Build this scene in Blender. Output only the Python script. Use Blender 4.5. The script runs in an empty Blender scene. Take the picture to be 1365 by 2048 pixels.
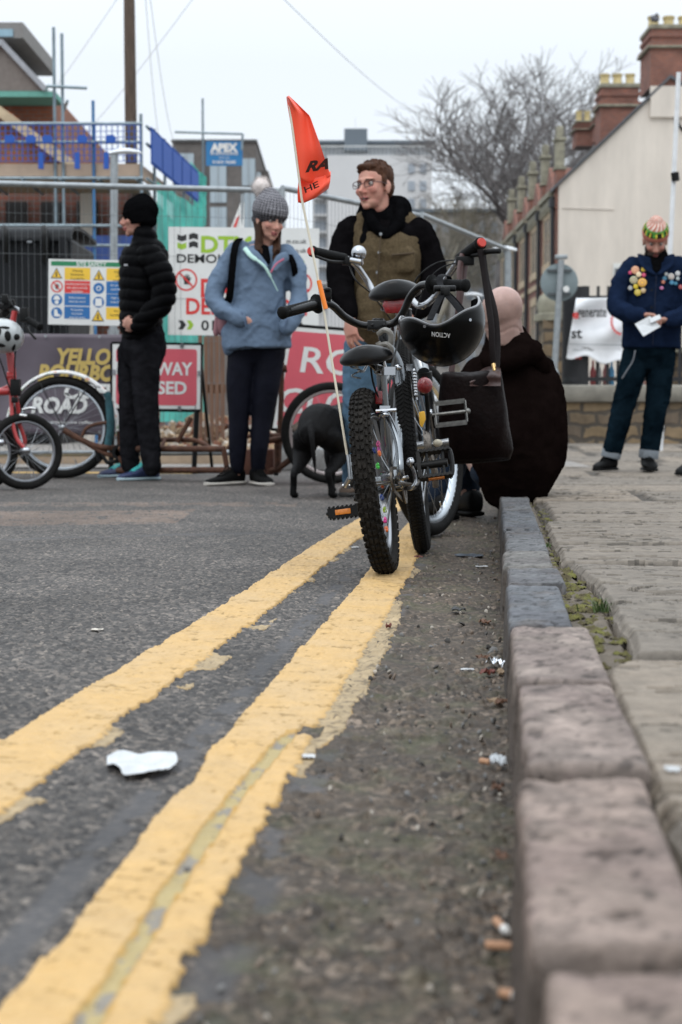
import bpy, bmesh, math, random
import numpy as np
from mathutils import Vector, Matrix, Quaternion, noise as mnoise
R = math.radians
scene = bpy.context.scene
col = scene.collection
# ------------------------------------------------------------------ camera
F, CX, CY, CZ, HOR = 3050.0, 682.5, 1024.0, 0.41, 828.0
PITCH = math.atan((CY - HOR) / F)
cam_data = bpy.data.cameras.new('camera')
cam = bpy.data.objects.new('camera', cam_data); col.objects.link(cam)
cam.location = (0, 0, CZ); cam.rotation_euler = (math.pi / 2 - PITCH, 0, 0)
cam_data.sensor_fit = 'VERTICAL'; cam_data.sensor_height = 23.5; cam_data.sensor_width = 23.5
cam_data.lens = 23.5 * F / 2048
cam_data.clip_start = 0.05; cam_data.clip_end = 2000
cam_data.dof.use_dof = True; cam_data.dof.focus_distance = 3.6; cam_data.dof.aperture_fstop = 4.0
scene.camera = cam
# ------------------------------------------------------------------ sky and light
world = bpy.data.worlds.new('World'); scene.world = world; world.use_nodes = True
wn = world.node_tree; wn.nodes.clear()
sky = wn.nodes.new('ShaderNodeTexSky'); sky.sky_type = 'NISHITA'; sky.sun_disc = False
SUN_EL, SUN_AZ = R(50), R(200)
sky.sun_elevation = SUN_EL; sky.sun_rotation = SUN_AZ; sky.air_density = 1.5; sky.dust_density = 4
mixn = wn.nodes.new('ShaderNodeMix'); mixn.data_type = 'RGBA'; mixn.inputs[0].default_value = 0.96
cloud = wn.nodes.new('ShaderNodeTexNoise'); cloud.inputs['Scale'].default_value = 1.2; cloud.inputs['Detail'].default_value = 3
cr = wn.nodes.new('ShaderNodeValToRGB')
cr.color_ramp.elements[0].position = .3; cr.color_ramp.elements[0].color = (8.0/10, 8.75/10, 9.5/10, 1)
cr.color_ramp.elements[1].position = .7; cr.color_ramp.elements[1].color = (8.5/10, 9.1/10, 9.7/10, 1)
sc_ = wn.nodes.new('ShaderNodeMix'); sc_.data_type = 'RGBA'; sc_.blend_type = 'MULTIPLY'; sc_.inputs[0].default_value = 1
sc_.inputs[7].default_value = (11.2, 11.2, 11.2, 1)
bg = wn.nodes.new('ShaderNodeBackground'); bg.inputs[1].default_value = 0.1
wo = wn.nodes.new('ShaderNodeOutputWorld')
wn.links.new(cloud.outputs['Fac'], cr.inputs[0]); wn.links.new(cr.outputs[0], sc_.inputs[6])
wn.links.new(sky.outputs[0], mixn.inputs[6]); wn.links.new(sc_.outputs[2], mixn.inputs[7])
wtc = wn.nodes.new('ShaderNodeTexCoord'); wsx = wn.nodes.new('ShaderNodeSeparateXYZ'); wmr = wn.nodes.new('ShaderNodeMapRange'); wvm = wn.nodes.new('ShaderNodeVectorMath'); wvm.operation = 'SCALE'
wmr.inputs[1].default_value = .22; wmr.inputs[2].default_value = 1.0; wmr.inputs[3].default_value = 1.0; wmr.inputs[4].default_value = 2.5
wn.links.new(wtc.outputs['Generated'], wsx.inputs[0]); wn.links.new(wsx.outputs[2], wmr.inputs[0]); wn.links.new(mixn.outputs[2], wvm.inputs[0]); wn.links.new(wmr.outputs[0], wvm.inputs['Scale'])
wn.links.new(wvm.outputs[0], bg.inputs[0]); wn.links.new(bg.outputs[0], wo.inputs[0])
sd = bpy.data.lights.new('sun', 'SUN'); sd.energy = 0.6; sd.angle = R(22); sd.color = (1, .97, .92)
sun = bpy.data.objects.new('sun', sd); col.objects.link(sun); sun.location = (0, 0, 30)
sun.rotation_euler = Vector((math.sin(SUN_AZ) * math.cos(SUN_EL), math.cos(SUN_AZ) * math.cos(SUN_EL), math.sin(SUN_EL))).to_track_quat('Z', 'Y').to_euler()
scene.view_settings.view_transform = 'Standard'; scene.view_settings.look = 'None'
scene.view_settings.exposure = 0.0; scene.view_settings.gamma = 1.0
scene.render.engine = 'CYCLES'; scene.cycles.use_denoising = True
scene.cycles.max_bounces = 5; scene.cycles.transparent_max_bounces = 8

# ------------------------------------------------------------------ pixel <-> world (photo pixels, 1365 x 2048)
_Fv = Vector((0, math.cos(PITCH), -math.sin(PITCH))); _Uv = Vector((0, math.sin(PITCH), math.cos(PITCH)))
def ray(px, py):
    return _Fv + Vector(((px - CX) / F, 0, 0)) + _Uv * ((CY - py) / F)
def P(px, py, D):
    d = ray(px, py); t = D / d.y
    return Vector((0, 0, CZ)) + d * t
def G(px, py, z=0.0):
    d = ray(px, py); t = (z - CZ) / d.z
    return Vector((0, 0, CZ)) + d * t

# ------------------------------------------------------------------ numpy noise
_rs = np.random.RandomState(7)
_perm = _rs.permutation(256); _perm = np.concatenate([_perm, _perm, _perm])
_grad = _rs.normal(size=(256, 3)); _grad /= np.linalg.norm(_grad, axis=1)[:, None]
def perlin(x, y, z=0.0):
    x, y, z = np.broadcast_arrays(np.asarray(x, float), np.asarray(y, float), np.asarray(z, float))
    xi, yi, zi = np.floor(x).astype(int), np.floor(y).astype(int), np.floor(z).astype(int)
    xf, yf, zf = x - xi, y - yi, z - zi
    f = lambda t: t * t * t * (t * (t * 6 - 15) + 10)
    u, v, w = f(xf), f(yf), f(zf); out = 0
    for dx in (0, 1):
        for dy in (0, 1):
            for dz in (0, 1):
                h = _perm[_perm[_perm[(xi + dx) & 255] + ((yi + dy) & 255)] + ((zi + dz) & 255)]
                g = _grad[h]
                dot = g[..., 0] * (xf - dx) + g[..., 1] * (yf - dy) + g[..., 2] * (zf - dz)
                out = out + dot * (u if dx else 1 - u) * (v if dy else 1 - v) * (w if dz else 1 - w)
    return out * 1.6
def fbm(x, y, z=0.0, o=4):
    s = 0; a = 1; t = 0
    for k in range(o):
        s = s + a * perlin(np.asarray(x) * 2 ** k + 13.7 * k, np.asarray(y) * 2 ** k + 5.1 * k, np.asarray(z) * 2 ** k); t += a; a *= .5
    return s / t
def worley(x, y):
    xi, yi = np.floor(x).astype(int), np.floor(y).astype(int)
    best = np.full(np.shape(x), 9.0); idv = np.zeros(np.shape(x))
    for dx in (-1, 0, 1):
        for dy in (-1, 0, 1):
            cx, cy = xi + dx, yi + dy
            h = _perm[_perm[cx & 255] + (cy & 255)]; h2 = _perm[h + 77]
            d = (cx + .1 + .8 * h / 255 - x) ** 2 + (cy + .1 + .8 * h2 / 255 - y) ** 2
            m = d < best; best = np.where(m, d, best); idv = np.where(m, _perm[h + 31] / 255, idv)
    return np.sqrt(best), idv
def sstep(a, b, x):
    t = np.clip((np.asarray(x, float) - a) / (b - a), 0, 1); return t * t * (3 - 2 * t)

# ------------------------------------------------------------------ materials
def _nt(name):
    m = bpy.data.materials.new(name); m.use_nodes = True; n = m.node_tree
    return m, n, n.nodes['Principled BSDF']
_mats = {}
def mat(name, c, rough=.6, metal=0.0, var=.12, scale=8.0, bump=0.0, bscale=60.0, spec=None, coat=0, stretch=None, sheen=0, c2=None, detail=6, trans=0):
    if name in _mats: return _mats[name]
    m, n, b = _nt(name); L = n.links; N = n.nodes.new
    tc = N('ShaderNodeTexCoord'); mp = N('ShaderNodeMapping'); L.new(tc.outputs['Object'], mp.inputs[0])
    if stretch: mp.inputs['Scale'].default_value = stretch
    t = N('ShaderNodeTexNoise'); t.inputs['Scale'].default_value = scale; t.inputs['Detail'].default_value = detail; t.inputs['Roughness'].default_value = .65
    L.new(mp.outputs[0], t.inputs[0])
    r = N('ShaderNodeValToRGB'); r.color_ramp.elements[0].position = .3; r.color_ramp.elements[1].position = .7
    a = [max(0, x * (1 - var)) for x in c]; z = [min(1, x * (1 + var)) for x in c] if c2 is None else list(c2)
    r.color_ramp.elements[0].color = (*a, 1); r.color_ramp.elements[1].color = (*z, 1)
    L.new(t.outputs['Fac'], r.inputs[0]); L.new(r.outputs[0], b.inputs['Base Color'])
    b.inputs['Roughness'].default_value = rough; b.inputs['Metallic'].default_value = metal
    if spec is not None: b.inputs['Specular IOR Level'].default_value = spec
    if coat: b.inputs['Coat Weight'].default_value = coat
    if sheen: b.inputs['Sheen Weight'].default_value = sheen
    if trans: b.inputs['Transmission Weight'].default_value = trans
    if bump:
        t2 = N('ShaderNodeTexNoise'); t2.inputs['Scale'].default_value = bscale; t2.inputs['Detail'].default_value = 5; L.new(mp.outputs[0], t2.inputs[0])
        bp = N('ShaderNodeBump'); bp.inputs['Strength'].default_value = bump; bp.inputs['Distance'].default_value = .01
        L.new(t2.outputs['Fac'], bp.inputs['Height']); L.new(bp.outputs[0], b.inputs['Normal'])
    _mats[name] = m; return m
def vcol_mat(name, rough=.6, spec=.3, nscale=40, nvar=.25, bump=.3, bscale=150, sss=0):
    """colour comes from the mesh attribute 'Col' (the thing's own colours), broken up by noise"""
    if name in _mats: return _mats[name]
    m, n, b = _nt(name); L = n.links; N = n.nodes.new
    at = N('ShaderNodeAttribute'); at.attribute_name = 'Col'; tc = N('ShaderNodeTexCoord')
    t = N('ShaderNodeTexNoise'); t.inputs['Scale'].default_value = nscale; t.inputs['Detail'].default_value = 8; t.inputs['Roughness'].default_value = .7
    L.new(tc.outputs['Object'], t.inputs[0])
    mr = N('ShaderNodeMapRange'); mr.inputs[1].default_value = .25; mr.inputs[2].default_value = .75
    mr.inputs[3].default_value = 1 - nvar; mr.inputs[4].default_value = 1 + nvar; L.new(t.outputs['Fac'], mr.inputs[0])
    vm = N('ShaderNodeVectorMath'); vm.operation = 'SCALE'; L.new(at.outputs['Color'], vm.inputs[0]); L.new(mr.outputs[0], vm.inputs['Scale'])
    L.new(vm.outputs[0], b.inputs['Base Color']); b.inputs['Roughness'].default_value = rough; b.inputs['Specular IOR Level'].default_value = spec
    if sss: b.inputs['Subsurface Weight'].default_value = sss; b.inputs['Subsurface Radius'].default_value = (.01, .004, .002)
    if bump:
        t2 = N('ShaderNodeTexNoise'); t2.inputs['Scale'].default_value = bscale; t2.inputs['Detail'].default_value = 6; L.new(tc.outputs['Object'], t2.inputs[0])
        bp = N('ShaderNodeBump'); bp.inputs['Strength'].default_value = bump; bp.inputs['Distance'].default_value = .004
        L.new(t2.outputs['Fac'], bp.inputs['Height']); L.new(bp.outputs[0], b.inputs['Normal'])
    _mats[name] = m; return m
def brick_mat(name, c1, c2, mortar, bw=.22, bh=.075, ms=.01, stretch=None, rough=.85, axis='XZ', dirt=.35, sq=1, msmooth=.1):
    if name in _mats: return _mats[name]
    m, n, b = _nt(name); L = n.links; N = n.nodes.new
    tc = N('ShaderNodeTexCoord'); sx = N('ShaderNodeSeparateXYZ'); cb = N('ShaderNodeCombineXYZ'); L.new(tc.outputs['Object'], sx.inputs[0])
    add = N('ShaderNodeMath'); add.operation = 'ADD'; L.new(sx.outputs[0], add.inputs[0]); L.new(sx.outputs[1], add.inputs[1])
    L.new(add.outputs[0], cb.inputs[0]); L.new(sx.outputs[2], cb.inputs[1])
    br = N('ShaderNodeTexBrick'); br.inputs['Scale'].default_value = 1; br.inputs['Brick Width'].default_value = bw; br.inputs['Row Height'].default_value = bh
    br.inputs['Mortar Size'].default_value = ms; br.inputs['Color1'].default_value = (*c1, 1); br.inputs['Color2'].default_value = (*c2, 1); br.inputs['Mortar'].default_value = (*mortar, 1)
    br.inputs['Bias'].default_value = 0; br.inputs['Mortar Smooth'].default_value = msmooth
    nz = N('ShaderNodeTexNoise'); nz.inputs['Scale'].default_value = 3; nz.inputs['Detail'].default_value = 4
    va = N('ShaderNodeVectorMath'); va.operation = 'MULTIPLY_ADD'; L.new(tc.outputs['Object'], nz.inputs[0]); L.new(nz.outputs['Color'], va.inputs[0]); va.inputs[1].default_value = (.02 * sq, .02 * sq, 0)
    L.new(cb.outputs[0], va.inputs[2]); L.new(va.outputs[0], br.inputs[0])
    n2 = N('ShaderNodeTexNoise'); n2.inputs['Scale'].default_value = 1.3; n2.inputs['Detail'].default_value = 8; n2.inputs['Roughness'].default_value = .7; L.new(tc.outputs['Object'], n2.inputs[0])
    mr = N('ShaderNodeMapRange'); mr.inputs[1].default_value = .3; mr.inputs[2].default_value = .7; mr.inputs[3].default_value = 1 - dirt; mr.inputs[4].default_value = 1 + dirt * .6; L.new(n2.outputs['Fac'], mr.inputs[0])
    vm = N('ShaderNodeVectorMath'); vm.operation = 'SCALE'; L.new(br.outputs['Color'], vm.inputs[0]); L.new(mr.outputs[0], vm.inputs['Scale'])
    L.new(vm.outputs[0], b.inputs['Base Color']); b.inputs['Roughness'].default_value = rough
    bp = N('ShaderNodeBump'); bp.inputs['Strength'].default_value = .5; bp.inputs['Distance'].default_value = .01; bp.invert = True
    L.new(br.outputs['Fac'], bp.inputs['Height']); L.new(bp.outputs[0], b.inputs['Normal'])
    _mats[name] = m; return m

# ------------------------------------------------------------------ objects
MATX = {}
def tag(o, label=None, cat=None, group=None, kind=None):
    if label: o['label'] = label
    if cat: o['category'] = cat
    if group: o['group'] = group
    if kind: o['kind'] = kind
    return o
def empty(name, loc=(0, 0, 0), label=None, cat=None, group=None, rot=None):
    o = bpy.data.objects.new(name, None); col.objects.link(o); o.empty_display_size = .1
    M = Matrix.Translation(Vector(loc)) @ (rot.to_4x4() if rot is not None else Matrix.Identity(4))
    o.matrix_world = M; MATX[o.name] = M
    return tag(o, label, cat, group)
def copy_tree(o, parent=None, group=None):
    c = o.copy(); col.objects.link(c); c.parent = parent
    for ch in [x for x in bpy.data.objects if x.parent == o]: copy_tree(ch, c)
    return c
def rootmat(o):
    while o is not None and o.parent is not None: o = o.parent
    return MATX.get(o.name, Matrix.Identity(4)) if o is not None else Matrix.Identity(4)

class MB:
    def __init__(s): s.v = []; s.f = []; s.m = []; s.cur = 0
    def add(s, vs, fs, M=None):
        n = len(s.v)
        s.v += [tuple((M @ Vector(p)) if M is not None else p) for p in vs]
        s.f += [tuple(i + n for i in f) for f in fs]; s.m += [s.cur] * len(fs)
        return s
    def box(s, a, b, M=None):
        (x0, y0, z0), (x1, y1, z1) = a, b
        return s.add([(x0, y0, z0), (x1, y0, z0), (x1, y1, z0), (x0, y1, z0), (x0, y0, z1), (x1, y0, z1), (x1, y1, z1), (x0, y1, z1)],
                     [(0, 3, 2, 1), (4, 5, 6, 7), (0, 1, 5, 4), (1, 2, 6, 5), (2, 3, 7, 6), (3, 0, 4, 7)], M)
    def cbox(s, c, size, M=None, rot=None):
        h = Vector(size) / 2; T = Matrix.Translation(Vector(c))
        if rot is not None: T = T @ rot.to_4x4()
        if M is not None: T = M @ T
        return s.box(tuple(-h), tuple(h), T)
    def bar(s, p, q, w, h, up=(0, 0, 1)):
        p, q = Vector(p), Vector(q); d = (q - p); L = d.length; d.normalize(); up = Vector(up)
        x = d.cross(up)
        if x.length < 1e-4: x = d.cross(Vector((0, 1, 0)))
        x.normalize(); u = x.cross(d).normalized()
        vs = []
        for e in (p, q):
            for a, b in ((-1, -1), (1, -1), (1, 1), (-1, 1)): vs.append(e + x * a * w / 2 + u * b * h / 2)
        return s.add(vs, [(0, 1, 2, 3), (7, 6, 5, 4), (0, 4, 5, 1), (1, 5, 6, 2), (2, 6, 7, 3), (3, 7, 4, 0)])
    def rings(s, rings, closed=False, caps=True):
        n = len(rings[0]); vs = [p for r in rings for p in r]; fs = []
        m = len(rings)
        for i in range(m if closed else m - 1):
            for j in range(n):
                a, b = i * n + j, i * n + (j + 1) % n; i2 = (i + 1) % m
                fs.append((a, b, i2 * n + (j + 1) % n, i2 * n + j))
        if caps and not closed:
            fs.append(tuple(range(n - 1, -1, -1))); fs.append(tuple((m - 1) * n + j for j in range(n)))
        return s.add(vs, fs)
    def tube(s, pts, r, seg=10, ref=None, caps=True, closed=False, dome=False):
        pts = [Vector(p) for p in pts]; n = len(pts)
        rr = [r] * n if not isinstance(r, (list, tuple)) else list(r)
        if dome:
            a, b = (pts[0] - pts[1]).normalized(), (pts[-1] - pts[-2]).normalized()
            r0 = rr[0] if not isinstance(rr[0], tuple) else min(rr[0]); r1 = rr[-1] if not isinstance(rr[-1], tuple) else min(rr[-1])
            sc = lambda q, k: tuple(x * k for x in q) if isinstance(q, tuple) else q * k
            pts = [pts[0] + a * r0 * .98, pts[0] + a * r0 * .7] + pts + [pts[-1] + b * r1 * .7, pts[-1] + b * r1 * .98]
            rr = [sc(rr[0], .25), sc(rr[0], .72)] + rr + [sc(rr[-1], .72), sc(rr[-1], .25)]; n = len(pts)
        prev = None; rings = []
        for i, p in enumerate(pts):
            if closed: d = pts[(i + 1) % n] - pts[i - 1]
            else: d = pts[min(i + 1, n - 1)] - pts[max(i - 1, 0)]
            if d.length < 1e-9: d = Vector((0, 0, 1))
            d.normalize()
            if ref is not None: x = Vector(ref) - d * Vector(ref).dot(d)
            elif prev is None:
                x = d.cross(Vector((0, 0, 1)));
                if x.length < .05: x = d.cross(Vector((0, 1, 0)))
            else: x = prev - d * prev.dot(d)
            x.normalize(); prev = x; y = d.cross(x)
            a, b = rr[i] if isinstance(rr[i], tuple) else (rr[i], rr[i])
            rings.append([p + x * a * math.cos(t) + y * b * math.sin(t) for t in [2 * math.pi * k / seg for k in range(seg)]])
        return s.rings(rings, closed, caps)
    def ell(s, c, r, rot=None, nu=16, nv=10):
        M = Matrix.Translation(Vector(c)) @ (rot.to_4x4() if rot is not None else Matrix.Identity(4))
        vs = [(0, 0, -r[2])]; fs = []
        for i in range(1, nv):
            t = math.pi * i / nv - math.pi / 2
            for j in range(nu):
                p = 2 * math.pi * j / nu; vs.append((r[0] * math.cos(t) * math.cos(p), r[1] * math.cos(t) * math.sin(p), r[2] * math.sin(t)))
        vs.append((0, 0, r[2])); n = len(vs) - 1
        for j in range(nu):
            fs.append((0, 1 + (j + 1) % nu, 1 + j)); fs.append((n, n - nu + j, n - nu + (j + 1) % nu))
        for i in range(nv - 2):
            for j in range(nu):
                a = 1 + i * nu + j; b = 1 + i * nu + (j + 1) % nu; fs.append((a, b, b + nu, a + nu))
        return s.add(vs, fs, M)
    def lathe(s, prof, c=(0, 0, 0), axis=(0, 0, 1), seg=24, closed=False):
        q = Vector((0, 0, 1)).rotation_difference(Vector(axis)).to_matrix().to_4x4(); M = Matrix.Translation(Vector(c)) @ q
        rings = [[M @ Vector((r * math.cos(2 * math.pi * k / seg), r * math.sin(2 * math.pi * k / seg), z)) for k in range(seg)] for r, z in prof]
        return s.rings(rings, closed, caps=not closed)
    def poly(s, pts, thick, nrm):
        """flat outline extruded by thick along nrm (centred)"""
        nrm = Vector(nrm).normalized() * thick / 2; n = len(pts); pts = [Vector(p) for p in pts]
        vs = [p - nrm for p in pts] + [p + nrm for p in pts]
        fs = [tuple(range(n - 1, -1, -1)), tuple(range(n, 2 * n))] + [(i, (i + 1) % n, n + (i + 1) % n, n + i) for i in range(n)]
        return s.add(vs, fs)
    def disc(s, c, r, nrm, thick=.004, seg=20, ring=0):
        return s.lathe([(r, -thick / 2), (r, thick / 2)], c, nrm, seg)
    def build(s, name, m, parent=None, world=False, smooth=True, bevel=0, remesh=0, sm=4, disp=None, smf=.5, colf=None, label=None, angle=40, recalc=False, subd=0, dec=0):
        me = bpy.data.meshes.new(name)
        me.from_pydata([tuple(p) for p in s.v], [], s.f)
        ml = m if isinstance(m, (list, tuple)) else [m]
        for x in ml: me.materials.append(x)
        if len(ml) > 1: me.polygons.foreach_set('material_index', s.m)
        me.update()
        if recalc or remesh:
            bm = bmesh.new(); bm.from_mesh(me); bmesh.ops.recalc_face_normals(bm, faces=bm.faces); bm.to_mesh(me); bm.free()
        if remesh or bevel or subd:
            o = bpy.data.objects.new('tmp', me); col.objects.link(o)
            if remesh:
                md = o.modifiers.new('r', 'REMESH'); md.mode = 'VOXEL'; md.voxel_size = remesh; md.adaptivity = 0
                if sm: md = o.modifiers.new('s', 'SMOOTH'); md.iterations = sm; md.factor = smf
            if bevel:
                md = o.modifiers.new('b', 'BEVEL'); md.width = bevel; md.segments = 2; md.limit_method = 'ANGLE'; md.angle_limit = R(35)
            if subd:
                md = o.modifiers.new('u', 'SUBSURF'); md.levels = subd; md.render_levels = subd
            if dec:
                md = o.modifiers.new('d', 'DECIMATE'); md.ratio = dec
            dg = bpy.context.evaluated_depsgraph_get(); dg.update()
            nm = bpy.data.meshes.new_from_object(o.evaluated_get(dg)); bpy.data.objects.remove(o); bpy.data.meshes.remove(me); me = nm; me.name = name
            if remesh:
                me.materials.clear()
                for x in ml: me.materials.append(x)
        nv = len(me.vertices)
        if disp is not None or colf is not None:
            co = np.empty(nv * 3); me.vertices.foreach_get('co', co); co = co.reshape(-1, 3)
            if colf is not None:
                c4 = np.ones((nv, 4)); c4[:, :3] = colf(co); a = me.color_attributes.new('Col', 'FLOAT_COLOR', 'POINT'); a.data.foreach_set('color', c4.ravel())
            if disp is not None:
                no = np.empty(nv * 3); me.vertices.foreach_get('normal', no); no = no.reshape(-1, 3)
                d = disp(co, no); co = co + (no * d[:, None] if d.ndim == 1 else d); me.vertices.foreach_set('co', co.ravel()); me.update()
        if world and parent is not None:
            me.transform(rootmat(parent).inverted())
        if smooth:
            me.polygons.foreach_set('use_smooth', [True] * len(me.polygons))
            if not remesh and angle: 
                try: me.set_sharp_from_angle(angle=R(angle))
                except Exception: pass
        o = bpy.data.objects.new(name, me); col.objects.link(o)
        if parent is not None: o.parent = parent
        if label: o['label'] = label
        return o
def grid_mesh(name, V, nr, nc, m, keep=None, colarr=None, parent=None, smooth=True):
    """V: (nr*nc,3) array -> quads"""
    i = np.arange(nr - 1)[:, None] * nc + np.arange(nc - 1)[None, :]
    q = np.stack([i, i + 1, i + nc + 1, i + nc], -1).reshape(-1, 4)
    if keep is not None: q = q[keep.ravel()]
    if keep is not None:
        used = np.unique(q); mp = np.full(len(V), -1); mp[used] = np.arange(len(used)); q = mp[q]; V = V[used]
        if colarr is not None: colarr = colarr[used]
    me = bpy.data.meshes.new(name); me.vertices.add(len(V)); me.vertices.foreach_set('co', V.astype(np.float32).ravel())
    me.loops.add(q.size); me.loops.foreach_set('vertex_index', q.ravel().astype(np.int32))
    me.polygons.add(len(q)); me.polygons.foreach_set('loop_start', (np.arange(len(q)) * 4).astype(np.int32))
    try: me.polygons.foreach_set('loop_total', np.full(len(q), 4, np.int32))
    except Exception: pass
    me.update(calc_edges=True); me.validate()
    if colarr is not None:
        c4 = np.ones((len(V), 4), np.float32); c4[:, :3] = colarr; a = me.color_attributes.new('Col', 'FLOAT_COLOR', 'POINT'); a.data.foreach_set('color', c4.ravel())
    me.materials.append(m)
    if smooth: me.polygons.foreach_set('use_smooth', [True] * len(me.polygons))
    o = bpy.data.objects.new(name, me); col.objects.link(o); o.parent = parent
    return o

# ------------------------------------------------------------------ lettering
_tc = {}
def text_geo(t, bold=0.0, shear=0.0, squeeze=1.0):
    k = (t, bold, shear)
    if k not in _tc:
        cu = bpy.data.curves.new('t', 'FONT'); cu.body = t; cu.size = 1; cu.offset = bold; cu.shear = shear; cu.resolution_u = 3
        o = bpy.data.objects.new('t', cu); col.objects.link(o)
        dg = bpy.context.evaluated_depsgraph_get(); dg.update()
        me = bpy.data.meshes.new_from_object(o.evaluated_get(dg))
        vs = [tuple(v.co) for v in me.vertices]; fs = [tuple(p.vertices) for p in me.polygons]
        bpy.data.objects.remove(o); bpy.data.meshes.remove(me); bpy.data.curves.remove(cu)
        _tc[k] = (vs, fs)
    return _tc[k]
def put_text(mb, t, o, ux, uy, height, align='l', width=None, bold=.0, shear=0.0, off=.0015):
    """lettering as a thin sheet: o baseline origin, ux/uy unit vectors on the sign, height = capital height"""
    vs, fs = text_geo(t, bold, shear)
    if not vs: return
    ux, uy = Vector(ux).normalized(), Vector(uy).normalized(); n = ux.cross(uy)
    xs = [v[0] for v in vs]; w = max(xs) - min(xs); x0 = min(xs); k = height / .72
    kx = k if width is None else width / w
    sh = {'l': 0, 'c': -w * kx / 2, 'r': -w * kx}[align]
    mb.add([Vector(o) + ux * ((v[0] - x0) * kx + sh) + uy * v[1] * k + n * off for v in vs], fs)
# ================================================================== GROUND
# shear coordinates: v = distance down the street, u = across it, 0 at the foot of the kerb (X = u + .02 + .1 v)
def road_z(u, v):
    return -.03 * sstep(-.9, 0, u) - .0 * v
def pave_z(v):
    return .092 - .077 * sstep(6.2, 10.0, v) + .05 * sstep(12, 18, v)
def ux(u, v): return u + .02 + .1 * v

def ground_mat(name):
    m, n, b = _nt(name); L = n.links; N = n.nodes.new
    at = N('ShaderNodeAttribute'); at.attribute_name = 'Col'; sp = N('ShaderNodeSeparateColor'); L.new(at.outputs['Color'], sp.inputs[0])
    tc = N('ShaderNodeTexCoord'); mp = N('ShaderNodeMapping'); mp.inputs['Scale'].default_value = (1, 1, 0); L.new(tc.outputs['Object'], mp.inputs[0])
    vo = N('ShaderNodeTexVoronoi'); vo.inputs['Scale'].default_value = 120; L.new(mp.outputs[0], vo.inputs[0])
    vr = N('ShaderNodeSeparateColor'); L.new(vo.outputs['Color'], vr.inputs[0])
    ra = N('ShaderNodeValToRGB'); e = ra.color_ramp.elements
    e[0].position = 0; e[0].color = (.035, .034, .035, 1); e[1].position = 1; e[1].color = (.24, .22, .20, 1)
    for p, c in ((.40, (.062, .060, .060, 1)), (.75, (.108, .102, .098, 1)), (.93, (.17, .155, .145, 1))):
        x = e.new(p); x.color = c
    L.new(vr.outputs[0], ra.inputs[0])
    rg = N('ShaderNodeValToRGB'); e = rg.color_ramp.elements                      # gutter strip: browner, dirtier
    e[0].position = 0; e[0].color = (.022, .018, .015, 1); e[1].position = 1; e[1].color = (.30, .25, .21, 1)
    for p, c in ((.4, (.050, .040, .031, 1)), (.75, (.098, .076, .058, 1)), (.93, (.17, .138, .11, 1))):
        x = e.new(p); x.color = c
    L.new(vr.outputs[1], rg.inputs[0])
    mx = N('ShaderNodeMix'); mx.data_type = 'RGBA'; L.new(sp.outputs[0], mx.inputs[0]); L.new(ra.outputs[0], mx.inputs[6]); L.new(rg.outputs[0], mx.inputs[7])
    td = N('ShaderNodeTexNoise'); td.inputs['Scale'].default_value = 11; td.inputs['Detail'].default_value = 9; td.inputs['Roughness'].default_value = .7; L.new(tc.outputs['Object'], td.inputs[0])
    tr = N('ShaderNodeMapRange'); tr.inputs[1].default_value = .38; tr.inputs[2].default_value = .62; tr.inputs[3].default_value = .05; tr.inputs[4].default_value = .62; L.new(td.outputs['Fac'], tr.inputs[0])
    tm = N('ShaderNodeMath'); tm.operation = 'MULTIPLY'; L.new(tr.outputs[0], tm.inputs[0]); L.new(sp.outputs[0], tm.inputs[1])
    md_ = N('ShaderNodeMix'); md_.data_type = 'RGBA'; L.new(tm.outputs[0], md_.inputs[0]); L.new(mx.outputs[2], md_.inputs[6]); md_.inputs[7].default_value = (.088, .072, .057, 1); mx = md_
    # tar seams (blue grey, smooth) and worn pinkish patches
    mt = N('ShaderNodeMix'); mt.data_type = 'RGBA'; L.new(sp.outputs[2], mt.inputs[0]); L.new(mx.outputs[2], mt.inputs[6]); mt.inputs[7].default_value = (.085, .088, .098, 1)
    mw = N('ShaderNodeMix'); mw.data_type = 'RGBA'; L.new(sp.outputs[1], mw.inputs[0]); L.new(mt.outputs[2], mw.inputs[6]); mw.inputs[7].default_value = (.25, .18, .14, 1)
    t = N('ShaderNodeTexNoise'); t.inputs['Scale'].default_value = 2.2; t.inputs['Detail'].default_value = 8; L.new(tc.outputs['Object'], t.inputs[0])
    mr = N('ShaderNodeMapRange'); mr.inputs[1].default_value = .3; mr.inputs[2].default_value = .7; mr.inputs[3].default_value = .50; mr.inputs[4].default_value = .98; L.new(t.outputs['Fac'], mr.inputs[0])
    vm = N('ShaderNodeVectorMath'); vm.operation = 'SCALE'; wt_ = N('ShaderNodeVectorMath'); wt_.operation = 'MULTIPLY'; wt_.inputs[1].default_value = (1.08, 1.0, .92); L.new(mw.outputs[2], wt_.inputs[0]); L.new(wt_.outputs[0], vm.inputs[0]); L.new(mr.outputs[0], vm.inputs['Scale'])
    # green algae in the gutter
    t2 = N('ShaderNodeTexNoise'); t2.inputs['Scale'].default_value = 14; t2.inputs['Detail'].default_value = 8; L.new(tc.outputs['Object'], t2.inputs[0])
    m2 = N('ShaderNodeMapRange'); m2.inputs[1].default_value = .5; m2.inputs[2].default_value = .7; m2.inputs[4].default_value = .45; L.new(t2.outputs['Fac'], m2.inputs[0])
    mm = N('ShaderNodeMath'); mm.operation = 'MULTIPLY'; L.new(m2.outputs[0], mm.inputs[0]); L.new(sp.outputs[0], mm.inputs[1])
    mg = N('ShaderNodeMix'); mg.data_type = 'RGBA'; L.new(mm.outputs[0], mg.inputs[0]); L.new(vm.outputs[0], mg.inputs[6]); mg.inputs[7].default_value = (.075, .078, .035, 1)
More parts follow.
